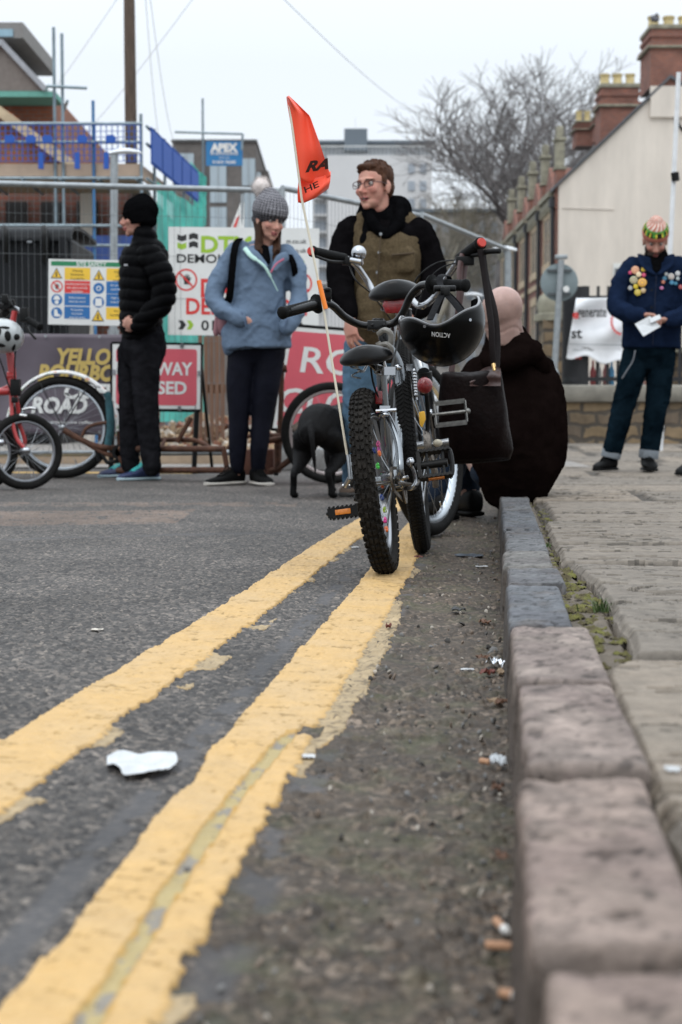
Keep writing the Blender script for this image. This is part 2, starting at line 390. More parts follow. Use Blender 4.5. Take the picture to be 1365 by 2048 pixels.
    L.new(mg.outputs[2], b.inputs['Base Color']); b.inputs['Roughness'].default_value = .72; b.inputs['Specular IOR Level'].default_value = .35
    bp = N('ShaderNodeBump'); bp.inputs['Strength'].default_value = .35; bp.inputs['Distance'].default_value = .003; L.new(vo.outputs['Distance'], bp.inputs['Height']); bp.invert = True
    L.new(bp.outputs[0], b.inputs['Normal'])
    return m
M_road = ground_mat('asphalt')

def road_height(X, V, u):
    d1, i1 = worley(X * 105, V * 105); d2, i2 = worley(X * 60 + 7, V * 60)
    st = (1 - np.clip(d1 * 1.35, 0, 1) ** 2) * (.4 + .9 * i1)
    st2 = (1 - np.clip(d2 * 1.4, 0, 1) ** 2) * (i2 > .72)
    gut = sstep(-.30, -.24, u + .03 * fbm(X * 6, V * 6))
    dust_ = gut * sstep(-.1, .35, fbm(X * 7, V * 7, 44, o=4)); h = (.0030 * st + .0026 * st2 * (1 + gut)) * (1 - .65 * dust_) + .004 * fbm(X * 5, V * 5, o=3) + gut * (.006 * fbm(X * 22, V * 22, 3, o=4))
    return h, gut
def line_u(k, v):
    return (-.318 + .004 * v if k == 0 else -.612 + .018 * v) + .004 * np.sin(v * 2.1 + k)
# near road, fine relief
NR, NC = 1000, 640
rows = .72 * np.exp(np.linspace(0, math.log(13.0 / .72), NR))
t = np.linspace(0, 1, NC); tt = np.where(t < .88, t / .88, 1 + ((t - .88) / .12) ** 2.2 * 6)
Vv = rows[:, None] * np.ones(NC)[None]; W = .36 * rows + .09
U = -(tt[None] * W[:, None]) + .012; X = ux(U, Vv)
h, gut = road_height(X, Vv, U)
base = road_z(U, Vv)
# old worn patches and seams
w_ = np.zeros_like(X); sp_ = np.zeros_like(X)
n1 = fbm(X * 3, Vv * 3, 9)
sp_ = np.maximum(sp_, .8 * sstep(.022, .008, np.abs(U - (-.405 + .01 * n1)) ) * (fbm(X * 14, Vv * 9, 4) > -.1) * (Vv < 4.2))      # blue-grey seam by the inner edge of the near line
sp_ = np.maximum(sp_, .7 * sstep(.03, .012, np.abs(U - (-.235 + .02 * n1))) * (fbm(X * 9, Vv * 9, 5) > .05))
pk = (X > -2.0) & (X < -.62) & (Vv > 5.35 + .25 * (X + 2)) & (Vv < 6.3 + .15 * (X + 2))
w_ = np.where(pk & (fbm(X * 12, Vv * 12, 2) > -.15), .45, 0.0)
pk2 = (Vv > 6.75) & (Vv < 7.05) & (X > -1.9) & (X < -.2); w_ = np.where(pk2 & (fbm(X * 7, Vv * 7, 6) > .0), .35, w_)
sp_ = np.maximum(sp_, .5 * sstep(.06, .02, np.abs(Vv - 5.0 - .35 * (X + 1) - .1 * n1)) * (X < -.15) * (Vv > 4))
h = h * (1 - .75 * sp_)
grit = (fbm(X * 60, Vv * 60, 1, o=2) > .62) & (gut > .5); w_ = np.where(grit, .5, w_)
Z = base + h
C = np.stack([gut, w_, sp_], -1).reshape(-1, 3)
o = grid_mesh('road', np.stack([X, Vv, Z], -1).reshape(-1, 3), NR, NC, M_road, colarr=C); tag(o, kind='structure')
# the rest of the road and ground, to the horizon
mb = MB(); mb.add([(-400, -6, -.04), (400, -6, -.04), (400, 900, -.04), (-400, 900, -.04)], [(0, 1, 2, 3)])
M_far = mat('far_tarmac', (.085, .083, .08), .85, var=.2, scale=1.5, bump=.3, bscale=80)
g = mb.build('ground', M_far); tag(g, kind='structure')
# side street / yard surface beyond the works fence: pale block paving
mb = MB(); mb.add([(-14, 11.4, .012), (1.9, 11.4, .012), (3.2, 60, .012), (-20, 60, .012)], [(0, 1, 2, 3)])
M_pav = brick_mat('block_paving', (.30, .27, .24), (.24, .22, .2), (.13, .12, .11), .2, .1, .012)
# map the paving bricks flat
for nd in M_pav.node_tree.nodes:
    if nd.type == 'COMBXYZ':
        sxn = [q for q in M_pav.node_tree.nodes if q.type == 'SEPXYZ'][0]
        M_pav.node_tree.links.new(sxn.outputs[0], nd.inputs[0]); M_pav.node_tree.links.new(sxn.outputs[1], nd.inputs[1])
g = mb.build('paved_yard', M_pav); tag(g, kind='structure')

# ---- yellow lines: thick thermoplastic paint with ragged edges
M_yel = vcol_mat('yellow_paint', .62, .3, nscale=26, nvar=.13, bump=.25, bscale=260)
def yellow(k, v0, v1, half, name):
    nr = 1000; nc = 74
    rows = v0 * np.exp(np.linspace(0, math.log(v1 / v0), nr)); s = np.linspace(-1.55, 1.75, nc)
    Vv = rows[:, None] * np.ones(nc)[None]; U = line_u(k, Vv) + s[None] * half; X = ux(U, Vv); S = s[None] * np.ones_like(Vv)
    eL = -1 + .10 * fbm(Vv * 6, 0 * X + 3 + k, 1, o=5) * 2
    rag = .16 * fbm(Vv * 55, X * 10, 2, o=4) + .13 * np.abs(perlin(Vv * 23, X * 2, 7 + k)) + .10 * np.round(perlin(Vv * 6, 0 * X, k) * 2) / 2
    eR = 1 + rag - .12
    main = (S > eL) & (S < eR)
    crk = (np.abs(perlin(X * 4, Vv * 26, 3) + .5 * perlin(X * 16, Vv * 60, 8)) < .032) & (fbm(X * 3, Vv * 3, 11) > -.15)          # hairline cracks across
    old = (~main) & (S > .5) & (S < 1.18 + .35 * sstep(1.9, 2.2, Vv) * sstep(3.6, 3.0, Vv) + .3 * perlin(Vv * 7, 0 * X + 9, k) + .18 * np.abs(perlin(Vv * 42, X * 3, 5))) & (fbm(Vv * 2.3, 0 * X, 6 + k, o=4) + .10 * perlin(X * 20, Vv * 9, 2) > .06 - .3 * (k == 0) * sstep(2.0, 2.3, Vv) * sstep(3.6, 3.2, Vv))
    hole = (fbm(X * 40, Vv * 34, 5 + k, o=4) > .72)
    main = main & ~hole
    zz = .0036 + .0012 * fbm(X * 14, Vv * 34, 1, o=4) + .0010 * perlin(X * 10, Vv * 55, 4)
    cy = np.array([.74, .475, .195]); cold = np.array([.33, .245, .14]); cd = np.array([.30, .19, .07]); cdust = np.array([.64, .465, .27])
    Cc = np.ones(X.shape + (3,)) * cy; dv = sstep(-.3, .5, fbm(X * 7, Vv * 7, 12))[..., None]; Cc = Cc * (1 - .45 * dv) + cdust * .45 * dv
    Cc = Cc * (1 - .16 * sstep(.15, .6, fbm(X * 4, Vv * 2.2, 31, o=5)) - .10 * sstep(.2, .5, fbm(X * 50, Vv * 60, 33, o=3)))[..., None]
    Cc = Cc * .69
    edge = np.maximum(sstep(.80, 1.0, S / eR), sstep(.93, 1.0, S / np.minimum(eL, -.2)))[..., None]
    Cc = Cc * (1 - edge * .45) + np.array([.44, .25, .06]) * edge * .45
    Cc = np.where(crk[..., None], cd, Cc); zz = np.where(crk, zz - .0018, zz)
    Cc = np.where(old[..., None], cold * (1 + .5 * fbm(X * 30, Vv * 30, 3, o=4))[..., None] * np.where(crk | (np.abs(perlin(X * 30, Vv * 40, 6)) < .05), .5, 1)[..., None], Cc); zz = np.where(old, .0012 + .0006 * perlin(X * 90, Vv * 90, 2), zz)
    keep = main | old
    if k == 0:      # long scar down the middle of the near line, where a seam shows through
        gc = .10 + .10 * fbm(Vv * 2.5, 0 * X + 2, 4) + .35 * sstep(1.7, 2.1, Vv)
        groove = (np.abs(S - gc) < .13 + .05 * perlin(Vv * 20, X * 3, 2)) & (Vv < 2.02)
        rim = (np.abs(S - gc) < .19 + .05 * perlin(Vv * 20, X * 3, 2)) & (Vv < 2.05)
        gcol = np.where((fbm(X * 30, Vv * 18, 8) > .12)[..., None], np.array([.22, .195, .16]), np.array([.36, .28, .13]))
        Cc = np.where(groove[..., None], gcol, np.where(rim[..., None], np.array([.40, .24, .07]), Cc))
        zz = np.where(groove, .0004, zz)
        keep = keep | groove
        keep = keep & ~(groove & (fbm(X * 22, Vv * 12, 13) > .5))
        pothole = (np.abs(S - .75) < .2) & (np.abs(Vv - 2.05) < .03); keep &= ~pothole
    u_abs = U; h, _ = road_height(X, Vv, U)
    Z = road_z(U, Vv) + .78 * h + zz + .0010
    kq = keep[:-1, :-1] & keep[1:, :-1] & keep[:-1, 1:] & keep[1:, 1:]
    # skirt: drop border vertices to the asphalt
    kv = np.zeros_like(keep); kv[:-1, :-1] |= kq; kv[1:, :-1] |= kq; kv[:-1, 1:] |= kq; kv[1:, 1:] |= kq
    pad = np.pad(kq, 1); cnt = pad[:-1, :-1].astype(int) + pad[1:, :-1] + pad[:-1, 1:] + pad[1:, 1:]
    Z = np.where(kv & (cnt < 4), road_z(U, Vv) - .001, Z)
    Cc = np.where((kv & (cnt < 4))[..., None], np.array([.36, .21, .06]), Cc)
    o = grid_mesh(name, np.stack([X, Vv, Z], -1).reshape(-1, 3), nr, nc, M_yel, keep=kq, colarr=Cc.reshape(-1, 3)); tag(o, kind='structure')
yellow(0, .8, 12.5, .062, 'road_marking')
yellow(1, .9, 12.5, .060, 'road_marking')
mb = MB(); mb.add([(-6, 10.75, .006), (-1.0, 10.35, .006), (-.9, 10.6, .006), (-6, 11.0, .006)], [(0, 1, 2, 3)])
tag(mb.build('road_marking', mat('far_yellow', (.62, .40, .14), .7, scale=20, var=.25)), kind='structure')

# ---- kerb stones
KU = .007          # batter of the face
joints = [.55, .86, 1.32, 1.80, 2.30, 2.85, 3.22, 3.55, 4.15, 4.95, 5.7, 6.3, 7.1, 7.9, 8.8, 9.7, 10.6, 11.6, 12.6, 13.8, 15, 16.4, 18]
rs = random.Random(5)
stone_cols = [(.30, .235, .20), (.31, .245, .21), (.30, .245, .215), (.30, .25, .22), (.145, .155, .17), (.155, .16, .168), (.20, .195, .185), (.15, .155, .162), (.135, .145, .158), (.15, .155, .16)]
M_kerb = vcol_mat('kerb_stone', .8, .25, nscale=55, nvar=.5, bump=.9, bscale=110)
KV, KC, KF = [], [], []; off = 0
for i in range(len(joints) - 1):
    a, b = joints[i] + .010, joints[i + 1] - .010
    n = max(12, int((b - a) / (.004 + .0022 * a ** 1.3))); n = min(n, 130)
    w = .112 + rs.uniform(-.007, .007) + (.012 if i in (3,) else 0); dz = rs.uniform(-.004, .006); du = rs.uniform(-.004, .005)
    tz = rs.uniform(-.004, .004)
    prof = []
    r = .009
    H = 1.0
    m = 44
    pts = [(0, -.02)] + [(KU * k / 12, .0 + k / 12 * (1)) for k in range(13)]
    P_ = []      # (u, z-fraction of H, extra z)
    for k in range(16): P_.append((KU * k / 15, 0, k / 15))
    for k in range(1, 9): q = math.pi / 2 * k / 8; P_.append((KU + r * (1 - math.cos(q)), 1, math.sin(q)))
    for k in range(1, 22): P_.append((KU + r + (w - 2 * r - KU) * k / 21, 2, 0))
    for k in range(1, 7): q = math.pi / 2 * k / 6; P_.append((w - r + r * math.sin(q), 3, math.cos(q)))
    P_.append((w + .002, 4, 0))
    vv = a + (b - a) * np.linspace(0, 1, n); npf = len(P_)
    u = np.array([p[0] for p in P_])[None] * np.ones(n)[:, None]; Vv = vv[:, None] * np.ones(npf)[None]
    top = pave_z(Vv) + dz + tz * ((Vv - a) / (b - a) - .5) * 2; bot = -.06 + 0 * top
    z = np.zeros_like(u)
    for j, p in enumerate(P_):
        if p[1] == 0: z[:, j] = bot[:, j] + (top[:, j] - r - bot[:, j]) * p[2]
        elif p[1] == 1: z[:, j] = top[:, j] - r + r * p[2]
        elif p[1] == 2: z[:, j] = top[:, j]
        elif p[1] == 3: z[:, j] = top[:, j] - r + r * p[2]
        else: z[:, j] = bot[:, j]
    e = np.minimum(Vv - a, b - Vv) ; er = .006 + .009 * (fbm(u * 40, Vv * 3, i) + .8)
    fall = (1 - np.clip(e / er, 0, 1)) ** 1.5
    cen = w / 2
    nz = fbm(u * 9 + i, Vv * 9, z * 9, o=5); nf = fbm(u * 45, Vv * 45, z * 45 + i, o=4)
    pits = np.clip(fbm(u * 34, Vv * 34, z * 34 + 3, o=4) - .22, 0, 1) * 1.2; blot = fbm(u * 7 + 3, Vv * 7, i + 9, o=5)
    topm = np.array([1.0 if p[1] >= 1 and p[1] < 4 else .3 for p in P_])[None]
    z = z + topm * (.006 * nz + .0026 * nf - .012 * pits - .026 * fall)
    facem = np.array([1.0 if p[1] <= 1 else 0 for p in P_])[None]
    u = u + du + facem * (.005 * nz + .0030 * nf + .010 * fall + .006 * pits) + (u - cen) * -.10 * fall
    Cs = np.array(stone_cols[min(i, len(stone_cols) - 1)] if i < len(stone_cols) else (.16, .158, .152))
    CC = Cs * .66 * (1 + .5 * fbm(u * 26, Vv * 26, z * 26 + 8, o=5))[..., None]; e2_ = sstep(.018, .002, e)[..., None] * .85; CC = CC * (1 - e2_) + np.array([.06, .048, .04]) * e2_
    g_ = sstep(.0, .4, fbm(u * 12, Vv * 12, i + 4, o=5))[..., None]; CC = CC * (1 - .5 * g_) + np.array([.085, .072, .064]) * .5 * g_
    CC = CC * (1 + .55 * blot[..., None]) * (1 - .5 * (fbm(u * 80, Vv * 60, z * 80 + 2, o=3) > .32))[..., None] * np.where(blot[..., None] > 0, np.array([1.03, 1, .98]), np.array([1.0, .95, .95]))
    lowd = (facem * sstep(.088, .055, z - fbm(u * 5, Vv * 12, 2) * .03))[..., None] * .8
    CC = CC * (1 - lowd) + np.array([.06, .047, .038]) * lowd                       # road grime splashed on the lower face
    CC = np.where((pits > .06)[..., None], CC * .45, CC)
    Xk = ux(u, Vv)
    V3 = np.stack([Xk, Vv, z], -1).reshape(-1, 3)
    ii = np.arange(n - 1)[:, None] * npf + np.arange(npf - 1)[None]
    q = np.stack([ii, ii + 1, ii + npf + 1, ii + npf], -1).reshape(-1, 4)
    KV.append(V3); KC.append(CC.reshape(-1, 3)); KF += [tuple(x) for x in (q + off)]
    KF.append(tuple(off + j for j in range(npf))); KF.append(tuple(off + (n - 1) * npf + j for j in range(npf - 1, -1, -1)))
    off += len(V3)
me = bpy.data.meshes.new('kerb'); KV = np.concatenate(KV); KC = np.concatenate(KC)
me.from_pydata(KV.tolist(), [], KF); c4 = np.ones((len(KV), 4)); c4[:, :3] = KC
a_ = me.color_attributes.new('Col', 'FLOAT_COLOR', 'POINT'); a_.data.foreach_set('color', c4.ravel()); me.materials.append(M_kerb)
me.polygons.foreach_set('use_smooth', [True] * len(me.polygons)); me.set_sharp_from_angle(angle=R(60))
ko = bpy.data.objects.new('kerb', me); col.objects.link(ko); tag(ko, kind='structure')

# ---- pavement of worn stone flags
M_flag = vcol_mat('flagstone', .8, .25, nscale=24, nvar=.36, bump=.9, bscale=120)
NR, NC = 1100, 520
rows = .75 * np.exp(np.linspace(0, math.log(26 / .75), NR)); t = np.linspace(0, 1, NC); tt = np.where(t < .86, t / .86, 1 + ((t - .86) / .14) ** 2 * 14)
Vv = rows[:, None] * np.ones(NC)[None]; U = .108 + tt[None] * (.155 * rows + .02)[:, None]; X = ux(U, Vv)
wob = .02 * fbm(X * 4, Vv * 4, 1)
gapw = .122 + .012 * fbm(Vv * 4, 0 * X, 2) + .055 * sstep(1.9, 2.1, Vv) * sstep(3.4, 2.9, Vv) + .012 * sstep(2.9, 3.3, Vv)
strip = (U < gapw)
# flags: courses across the pavement
js = np.array([.4, 1.22, 2.03, 3.28, 3.78, 4.6, 5.72, 6.5, 7.3, 8.2, 9, 9.9, 10.8, 11.8, 12.8, 14, 15.4, 17, 19, 21, 24, 27])
Vw = Vv + wob + .04 * fbm(X * 1.3, 0 * X, 3) + (U - .3) * .05
ci = np.searchsorted(js, Vw) - 1; ci = np.clip(ci, 0, len(js) - 2)
dj = np.minimum(Vw - js[ci], js[ci + 1] - Vw)
rr_ = _rs.uniform(.8, 1.5, size=(30,)); ph = _rs.uniform(0, .8, size=(30,))
wu = rr_[ci]; uu = (U + .6 * wob - .2 + ph[ci]) / wu; fi = np.floor(uu); du_ = np.minimum(uu - fi, 1 - (uu - fi)) * wu
cell = (ci * 37 + fi.astype(int) * 11) % 64; cr1 = _rs.uniform(-1, 1, 64)[cell]; cr2 = _rs.uniform(-1, 1, 64)[cell]
dd = np.minimum(dj, du_)
jw = .006 + .0018 * Vv + .005 * (fbm(X * 12, Vv * 12, 4) + .5) + .001 * Vv
jm = sstep(1.6, .5, dd / jw)
z = pave_z(Vv) - .004 + .0035 * cr1 + .004 * cr2 * (Vw - js[ci] - .4) + .0022 * fbm(X * 4, Vv * 4, 5, o=4) + .0012 * fbm(X * 50, Vv * 50, 5, o=3)
z -= .016 * jm
# split beds of the sandstone: terraces with ragged edges, mostly running across
lay = fbm(X * 1.6, Vv * 6.5, 8, o=5); terr = np.floor(lay * 13) / 13; fr = lay * 13 - np.floor(lay * 13)
z += .012 * terr * sstep(-.1, .5, fbm(X * .8, Vv * 1.2, 12) + .25)
ck = (np.abs(perlin(X * 1.6, Vv * 7, 14) + .35 * perlin(X * 6, Vv * 30, 3)) < .020 + .007 * Vv) & (fbm(X * 1.3, Vv * 2, 15) > -.30)
z -= .012 * ck
z = np.where(strip, pave_z(Vv) - .022 + .008 * fbm(X * 22, Vv * 22, 6, o=4), z)
z -= .012 * sstep(.012, 0, np.abs(U - gapw))
cs = np.array([.225, .185, .145]); cg = np.array([.165, .142, .118]); cd = np.array([.05, .043, .036]); cb = np.array([.215, .185, .15])
k1 = (.5 + .5 * cr2)[..., None]; CC = cs * k1 + cg * (1 - k1); k2 = sstep(-.1, .6, fbm(X * 3, Vv * 6, 21))[..., None]; CC = CC * (1 - .5 * k2) + cb * .5 * k2
k3 = sstep(.1, .7, fbm(X * 2, Vv * 3, 25))[..., None]; CC = CC * (1 - .3 * k3) + np.array([.14, .13, .11]) * .3 * k3
CC = np.where(ck[..., None], CC * .28, CC); CC = CC * (1 - .8 * jm[..., None]) + cd * .8 * jm[..., None]
CC = np.where(((fr < .07 + .035 * Vv) & (lay > .02) & (Vv < 10))[..., None], CC * .55, CC)
sd_ = np.array([.11, .09, .068]) * (1 + .5 * fbm(X * 30, Vv * 30, 2))[..., None]; CC = np.where(strip[..., None], sd_, CC)
o = grid_mesh('pavement', np.stack([X, Vv, z], -1).reshape(-1, 3), NR, NC, M_flag, colarr=CC.reshape(-1, 3)); tag(o, kind='structure')
# outer pavement sheet under and beyond
mb = MB(); mb.add([(ux(.13, 16), 16, .03), (60, 16, .03), (60, 60, .03), (ux(.13, 60) , 60, .03)], [(0, 1, 2, 3)])
tag(mb.build('outer_pavement', mat('far_paving', (.26, .235, .2), .85, scale=3, var=.2)), kind='structure')

# ---- moss and grit in the gap behind the kerb
M_moss = vcol_mat('moss', .95, .1, nscale=60, nvar=.4, bump=1, bscale=300)
nr, nc = 900, 60
rows = 1.9 * np.exp(np.linspace(0, math.log(6.2 / 1.9), nr)); s = np.linspace(.10, .20, nc)
Vv = rows[:, None] * np.ones(nc)[None]; U = s[None] + 0 * Vv; X = ux(U, Vv)
dens = fbm(X * 34, Vv * 22, 33, o=6) + .16 * sstep(2.0, 2.3, Vv) * sstep(4.0, 3.2, Vv) - 2.2 * np.abs(U - .135 - .015 * fbm(Vv * 2, 0 * X, 5)) - .10
zm = pave_z(Vv) - .022 + .009 * np.clip(dens * 3, 0, 1) * (.5 + .9 * np.abs(perlin(X * 140, Vv * 90, 1))) + .003 * fbm(X * 90, Vv * 90)
k = sstep(-.3, .4, fbm(X * 40, Vv * 25, 3))[..., None]
CC = np.array([.15, .145, .045]) * k + np.array([.085, .07, .04]) * (1 - k)
kv = dens > .03; kq = kv[:-1, :-1] & kv[1:, 1:]
o = grid_mesh('moss', np.stack([X, Vv, zm], -1).reshape(-1, 3), nr, nc, M_moss, keep=kq, colarr=CC.reshape(-1, 3)); tag(o, 'green moss growing in the gap behind the kerb stones', 'moss', kind='stuff')
mb = MB(); rg = random.Random(3)
for cx_, cy_, n_, hh in ((*G(1200, 1222, .075).xy, 34, .026), (*G(1095, 1090, .08).xy, 14, .014), (*G(1228, 1225, .075).xy, 8, .014)):
    for k in range(n_):
        a = rg.uniform(0, 6.28); r0 = abs(rg.gauss(0, .011)); x, y = cx_ + r0 * math.cos(a), cy_ + r0 * math.sin(a) * 1.6; z0 = float(pave_z(y)) - .018
        b = rg.uniform(0, 6.28); L_ = hh * rg.uniform(.5, 1.2); w = .0016
        p0 = Vector((x, y, z0)); dx = Vector((math.cos(b), math.sin(b), 0)); sd2 = Vector((-dx.y, dx.x, 0)) * w
        p1 = p0 + dx * L_ * .25 + Vector((0, 0, L_ * .7)); p2 = p0 + dx * L_ * .7 + Vector((0, 0, L_ * .95))
        mb.add([p0 - sd2, p0 + sd2, p1 + sd2 * .7, p1 - sd2 * .7, p2], [(0, 1, 2, 3), (3, 2, 4)])
tag(mb.build('grass', mat('grass_blade', (.05, .085, .02), .6, var=.4, scale=60)), 'small tufts of grass beside the moss on the pavement', 'grass', kind='stuff')
# loose grit in the gutter
mb = MB(); rg = random.Random(11)
for k in range(520):
    v = .85 * math.exp(rg.random() * math.log(6.5 / .85)); 
    u = -min(.22, abs(rg.gauss(0, .05))) if rg.random() < .45 else -rg.uniform(.0, .225)
    s_ = rg.uniform(.0015, .0042) * (1.3 if v > 2 else 1); c = Vector((ux(u - .004, v), v, float(road_z(u, v)) + .003 + s_ * .3))
    rot = Quaternion((rg.random(), rg.random(), rg.random(), rg.random())).normalized().to_matrix()
    mb.cur = rg.choice((0, 0, 1, 1, 2, 3)); mb.ell(c, (s_ * rg.uniform(.8, 1.8), s_ * rg.uniform(.7, 1.4), s_ * .5), rot, 6, 4)
tag(mb.build('gravel', [mat('grit_brown', (.16, .12, .09), .8), mat('grit_grey', (.14, .135, .13), .8), mat('grit_pale', (.36, .32, .27), .8), mat('grit_dark', (.04, .036, .032), .8)], smooth=True),
    'loose grit and small stones scattered along the gutter', 'grit', kind='stuff')

# ================================================================== LITTER
def gz(u, v): return float(road_z(u, v)) + .004
def uof(p): return p.x - .02 - .1 * p.y
def crumple(name, px, py, w, d, hgt, m, label, cat, seed, group=None, z0=None, n=14, rot=0, outline=None):
    p = G(px, py, -.02); u = uof(p); zb = gz(u, p.y) if z0 is None else z0
    p = G(px, py, zb); rg = np.random.RandomState(seed); vs = []
    for i in range(n):
        for j in range(n):
            a, b = i / (n - 1) - .5, j / (n - 1) - .5
            rr = 1.0 if outline is None else outline(a * 2, b * 2)
            x, y = a * w * rr, b * d * rr
            z = hgt * (.5 + fbm(np.array(a * 2.3 + seed), np.array(b * 2.3), seed, o=2)) + .001
            c, s = math.cos(rot), math.sin(rot)
            vs.append((x * c - y * s, x * s + y * c, max(.001, float(z))))
    fs = [(i * n + j, i * n + j + 1, (i + 1) * n + j + 1, (i + 1) * n + j) for i in range(n - 1) for j in range(n - 1)]
    mb = MB(); mb.add(vs, fs); ob = mb.build(name, m, smooth=False); ob.location = p
    md = ob.modifiers.new('s', 'SOLIDIFY'); md.thickness = .0008
    return tag(ob, label, cat, group)
oval = lambda a, b: (1.0 - .32 * max(abs(a * b), 0)) * (1 - .1 * math.sin(7 * a + 3 * b))
M_paper = mat('white_paper', (.50, .51, .515), .7, var=.16, scale=30, bump=.6, bscale=45)
M_foil = mat('foil', (.75, .77, .8), .25, 1.0, scale=20)
M_plas = mat('clear_plastic', (.45, .47, .49), .3, var=.2, scale=50)
def shred(a, b): return 1 - .42 * max(0, -b) * abs(a) ** 2 * 2 - .12 * math.sin(5 * a + 1)
crumple('scrap_of_paper', 281, 1538, .086, .11, .010, M_paper, 'white scrap of torn paper lying between the two yellow lines', 'paper scrap', 4, rot=.15, outline=shred)
crumple('paper_fleck', 618, 1517, .016, .014, .004, M_paper, 'small white chip of paper at the ragged edge of the yellow line', 'paper scrap', 7)
crumple('foil_wrapper', 997, 1338, .026, .04, .020, M_foil, 'crumpled silver foil wrapper lying on leaves against the kerb', 'foil wrapper', 9, rot=.6)
crumple('plastic_shred', 996, 1532, .020, .03, .012, M_plas, 'clear plastic shred beside the orange stub in the gutter', 'plastic shred', 12)
crumple('black_plastic_flake', 918, 1224, .030, .03, .010, mat('black_plastic', (.01, .01, .01), .3), 'black plastic flake with a white edge in the middle of the gutter', 'plastic flake', 14)
crumple('flat_plastic_bag', 938, 1113, .085, .06, .006, mat('blue_black_plastic', (.03, .04, .055), .35), 'dark flattened plastic bag in the gutter behind the bicycle wheel', 'plastic bag', 15)
crumple('paper_fleck', 964, 1134, .035, .014, .002, M_paper, 'white paper strip in the gutter just in front of the dark plastic bag', 'paper scrap', 17)
crumple('paper_fleck', 711, 1096, .022, .02, .003, M_paper, 'white paper fleck between the yellow lines left of the bicycle wheel', 'paper scrap', 18)
crumple('paper_fleck', 935, 1341, .022, .012, .002, M_paper, 'thin white paper sliver on the gutter left of the silver foil', 'paper scrap', 20)
crumple('paper_fleck', 195, 1261, .022, .014, .002, mat('cream_paper', (.55, .5, .43), .7), 'pale fleck on the asphalt left of the yellow lines', 'paper scrap', 21)
crumple('paper_fleck', 1345, 1545, .014, .012, .005, M_paper, 'white paper pellet on the pavement behind the kerb', 'paper scrap', 23, z0=.085)
leafm = [mat('leaf_brown', (.12, .055, .028), .6, var=.35, scale=60), mat('leaf_red', (.14, .035, .022), .6, var=.3, scale=60), mat('leaf_tan', (.27, .19, .12), .7, var=.2, scale=60)]
leafo = lambda a, b: 1 - .5 * abs(b) ** 1.2 - .12 * math.sin(9 * b)
for i, (x, y, w, k, lab) in enumerate([
        (968, 1322, .030, 0, 'dark curled dead leaf behind the silver foil by the kerb'), (975, 1352, .034, 1, 'reddish dead leaf in front of the silver foil by the kerb'),
        (1003, 1352, .028, 2, 'tan dead leaf under the silver foil against the kerb'), (990, 1410, .026, 2, 'pale oval leaf lying flat near the kerb'),
        (1004, 1412, .022, 0, 'brown leaf touching the pale oval leaf by the kerb'), (778, 1257, .022, 1, 'red leaf scrap at the edge of the yellow line'),
        (970, 1250, .030, 0, 'curled brown leaf by the kerb level with the black flake'), (838, 1118, .03, 1, 'dark red leaf beside the rear bicycle tyre'),
        (996, 1585, .02, 0, 'brown leaf against the kerb behind the plastic shred'), (1004, 1725, .02, 0, 'dark brown leaf against the kerb in front of the plastic shred')]):
    crumple('fallen_leaf', x, y, w, w * .9, .012, leafm[k], lab, 'leaf', 40 + i, 'dead leaves along the gutter', outline=leafo, rot=i * .9, n=9)
def butt(px, py, ang, L1, lab, ash=True):
    p = G(px, py, -.02); u = uof(p); rt = empty('cigarette_butt', (p.x, p.y, gz(u, p.y)), lab, 'cigarette butt', 'cigarette butts in the gutter')
    d = Vector((math.cos(ang), math.sin(ang), 0)); r = .0039
    a = Vector((0, 0, r + .0015)) - d * L1 / 2
    mb = MB(); rg = random.Random(int(px)); mb.tube([a + d * L1 * k / 6 + Vector((0, 0, rg.uniform(-.0004, .0004))) for k in range(7)], [r * rg.uniform(.85, 1.05) for _ in range(7)], 12); mb.build('filter', mat('filter_orange', (.42, .23, .13), .75, var=.15, scale=300), rt)
    if ash:
        mb = MB(); b = a + d * (L1 + .0002); mb.tube([b, b + d * .007, b + d * .011 + Vector((0, 0, .001))], [r, r * .95, r * .6], 12); mb.build('paper_end', mat('cig_paper', (.62, .60, .57), .8, var=.25, scale=400), rt)
butt(1000, 1847, -1.35, .020, 'cigarette butt standing end on behind another in the near gutter')
butt(998, 1890, -.12, .021, 'cigarette butt lying crosswise with its white end against the kerb')
butt(970, 1522, -.5, .013, 'short orange cigarette stub next to the plastic shred', False)
butt(1012, 1985, -.5, .010, 'nearest pale cigarette end against the kerb foot')
# ================================================================== BICYCLES
M_tyre = mat('tyre_rubber', (.009, .0085, .008), .75, var=.4, scale=30, bump=.3, bscale=200, spec=.15)
M_tyre2 = mat('tyre_rubber_dusty', (.013, .011, .009), .85, var=.7, scale=25, bump=.4, bscale=200, spec=.2)
M_chrome = mat('chrome', (.42, .43, .45), .14, 1.0, var=.06, scale=20)
M_alu = mat('brushed_metal', (.30, .31, .32), .3, 1.0, var=.12, scale=60, bump=.05)
M_rim = mat('rim_metal', (.34, .35, .37), .28, 1.0, var=.08, scale=30)
M_blackgl = mat('black_gloss', (.004, .004, .004), .2, var=.3, scale=12, spec=.35)
M_black = mat('black_plastic_parts', (.005, .005, .005), .45, var=.3, scale=40, bump=.1, spec=.2)
M_grip = mat('grip_rubber', (.004, .004, .004), .7, spec=.12, var=.3, scale=50, bump=.3, bscale=300)
M_vinyl = mat('saddle_vinyl', (.004, .004, .0045), .3, spec=.35, var=.3, scale=20, bump=.08, bscale=400)
M_redref = mat('red_reflector', (.20, .004, .006), .08, var=.3, scale=120, coat=.6, bump=.3, bscale=300)
M_amber = mat('amber_reflector', (.55, .17, .02), .2, var=.25, scale=120, bump=.2)
M_darkfr = mat('dark_frame', (.006, .006, .008), .3, var=.3, scale=12)
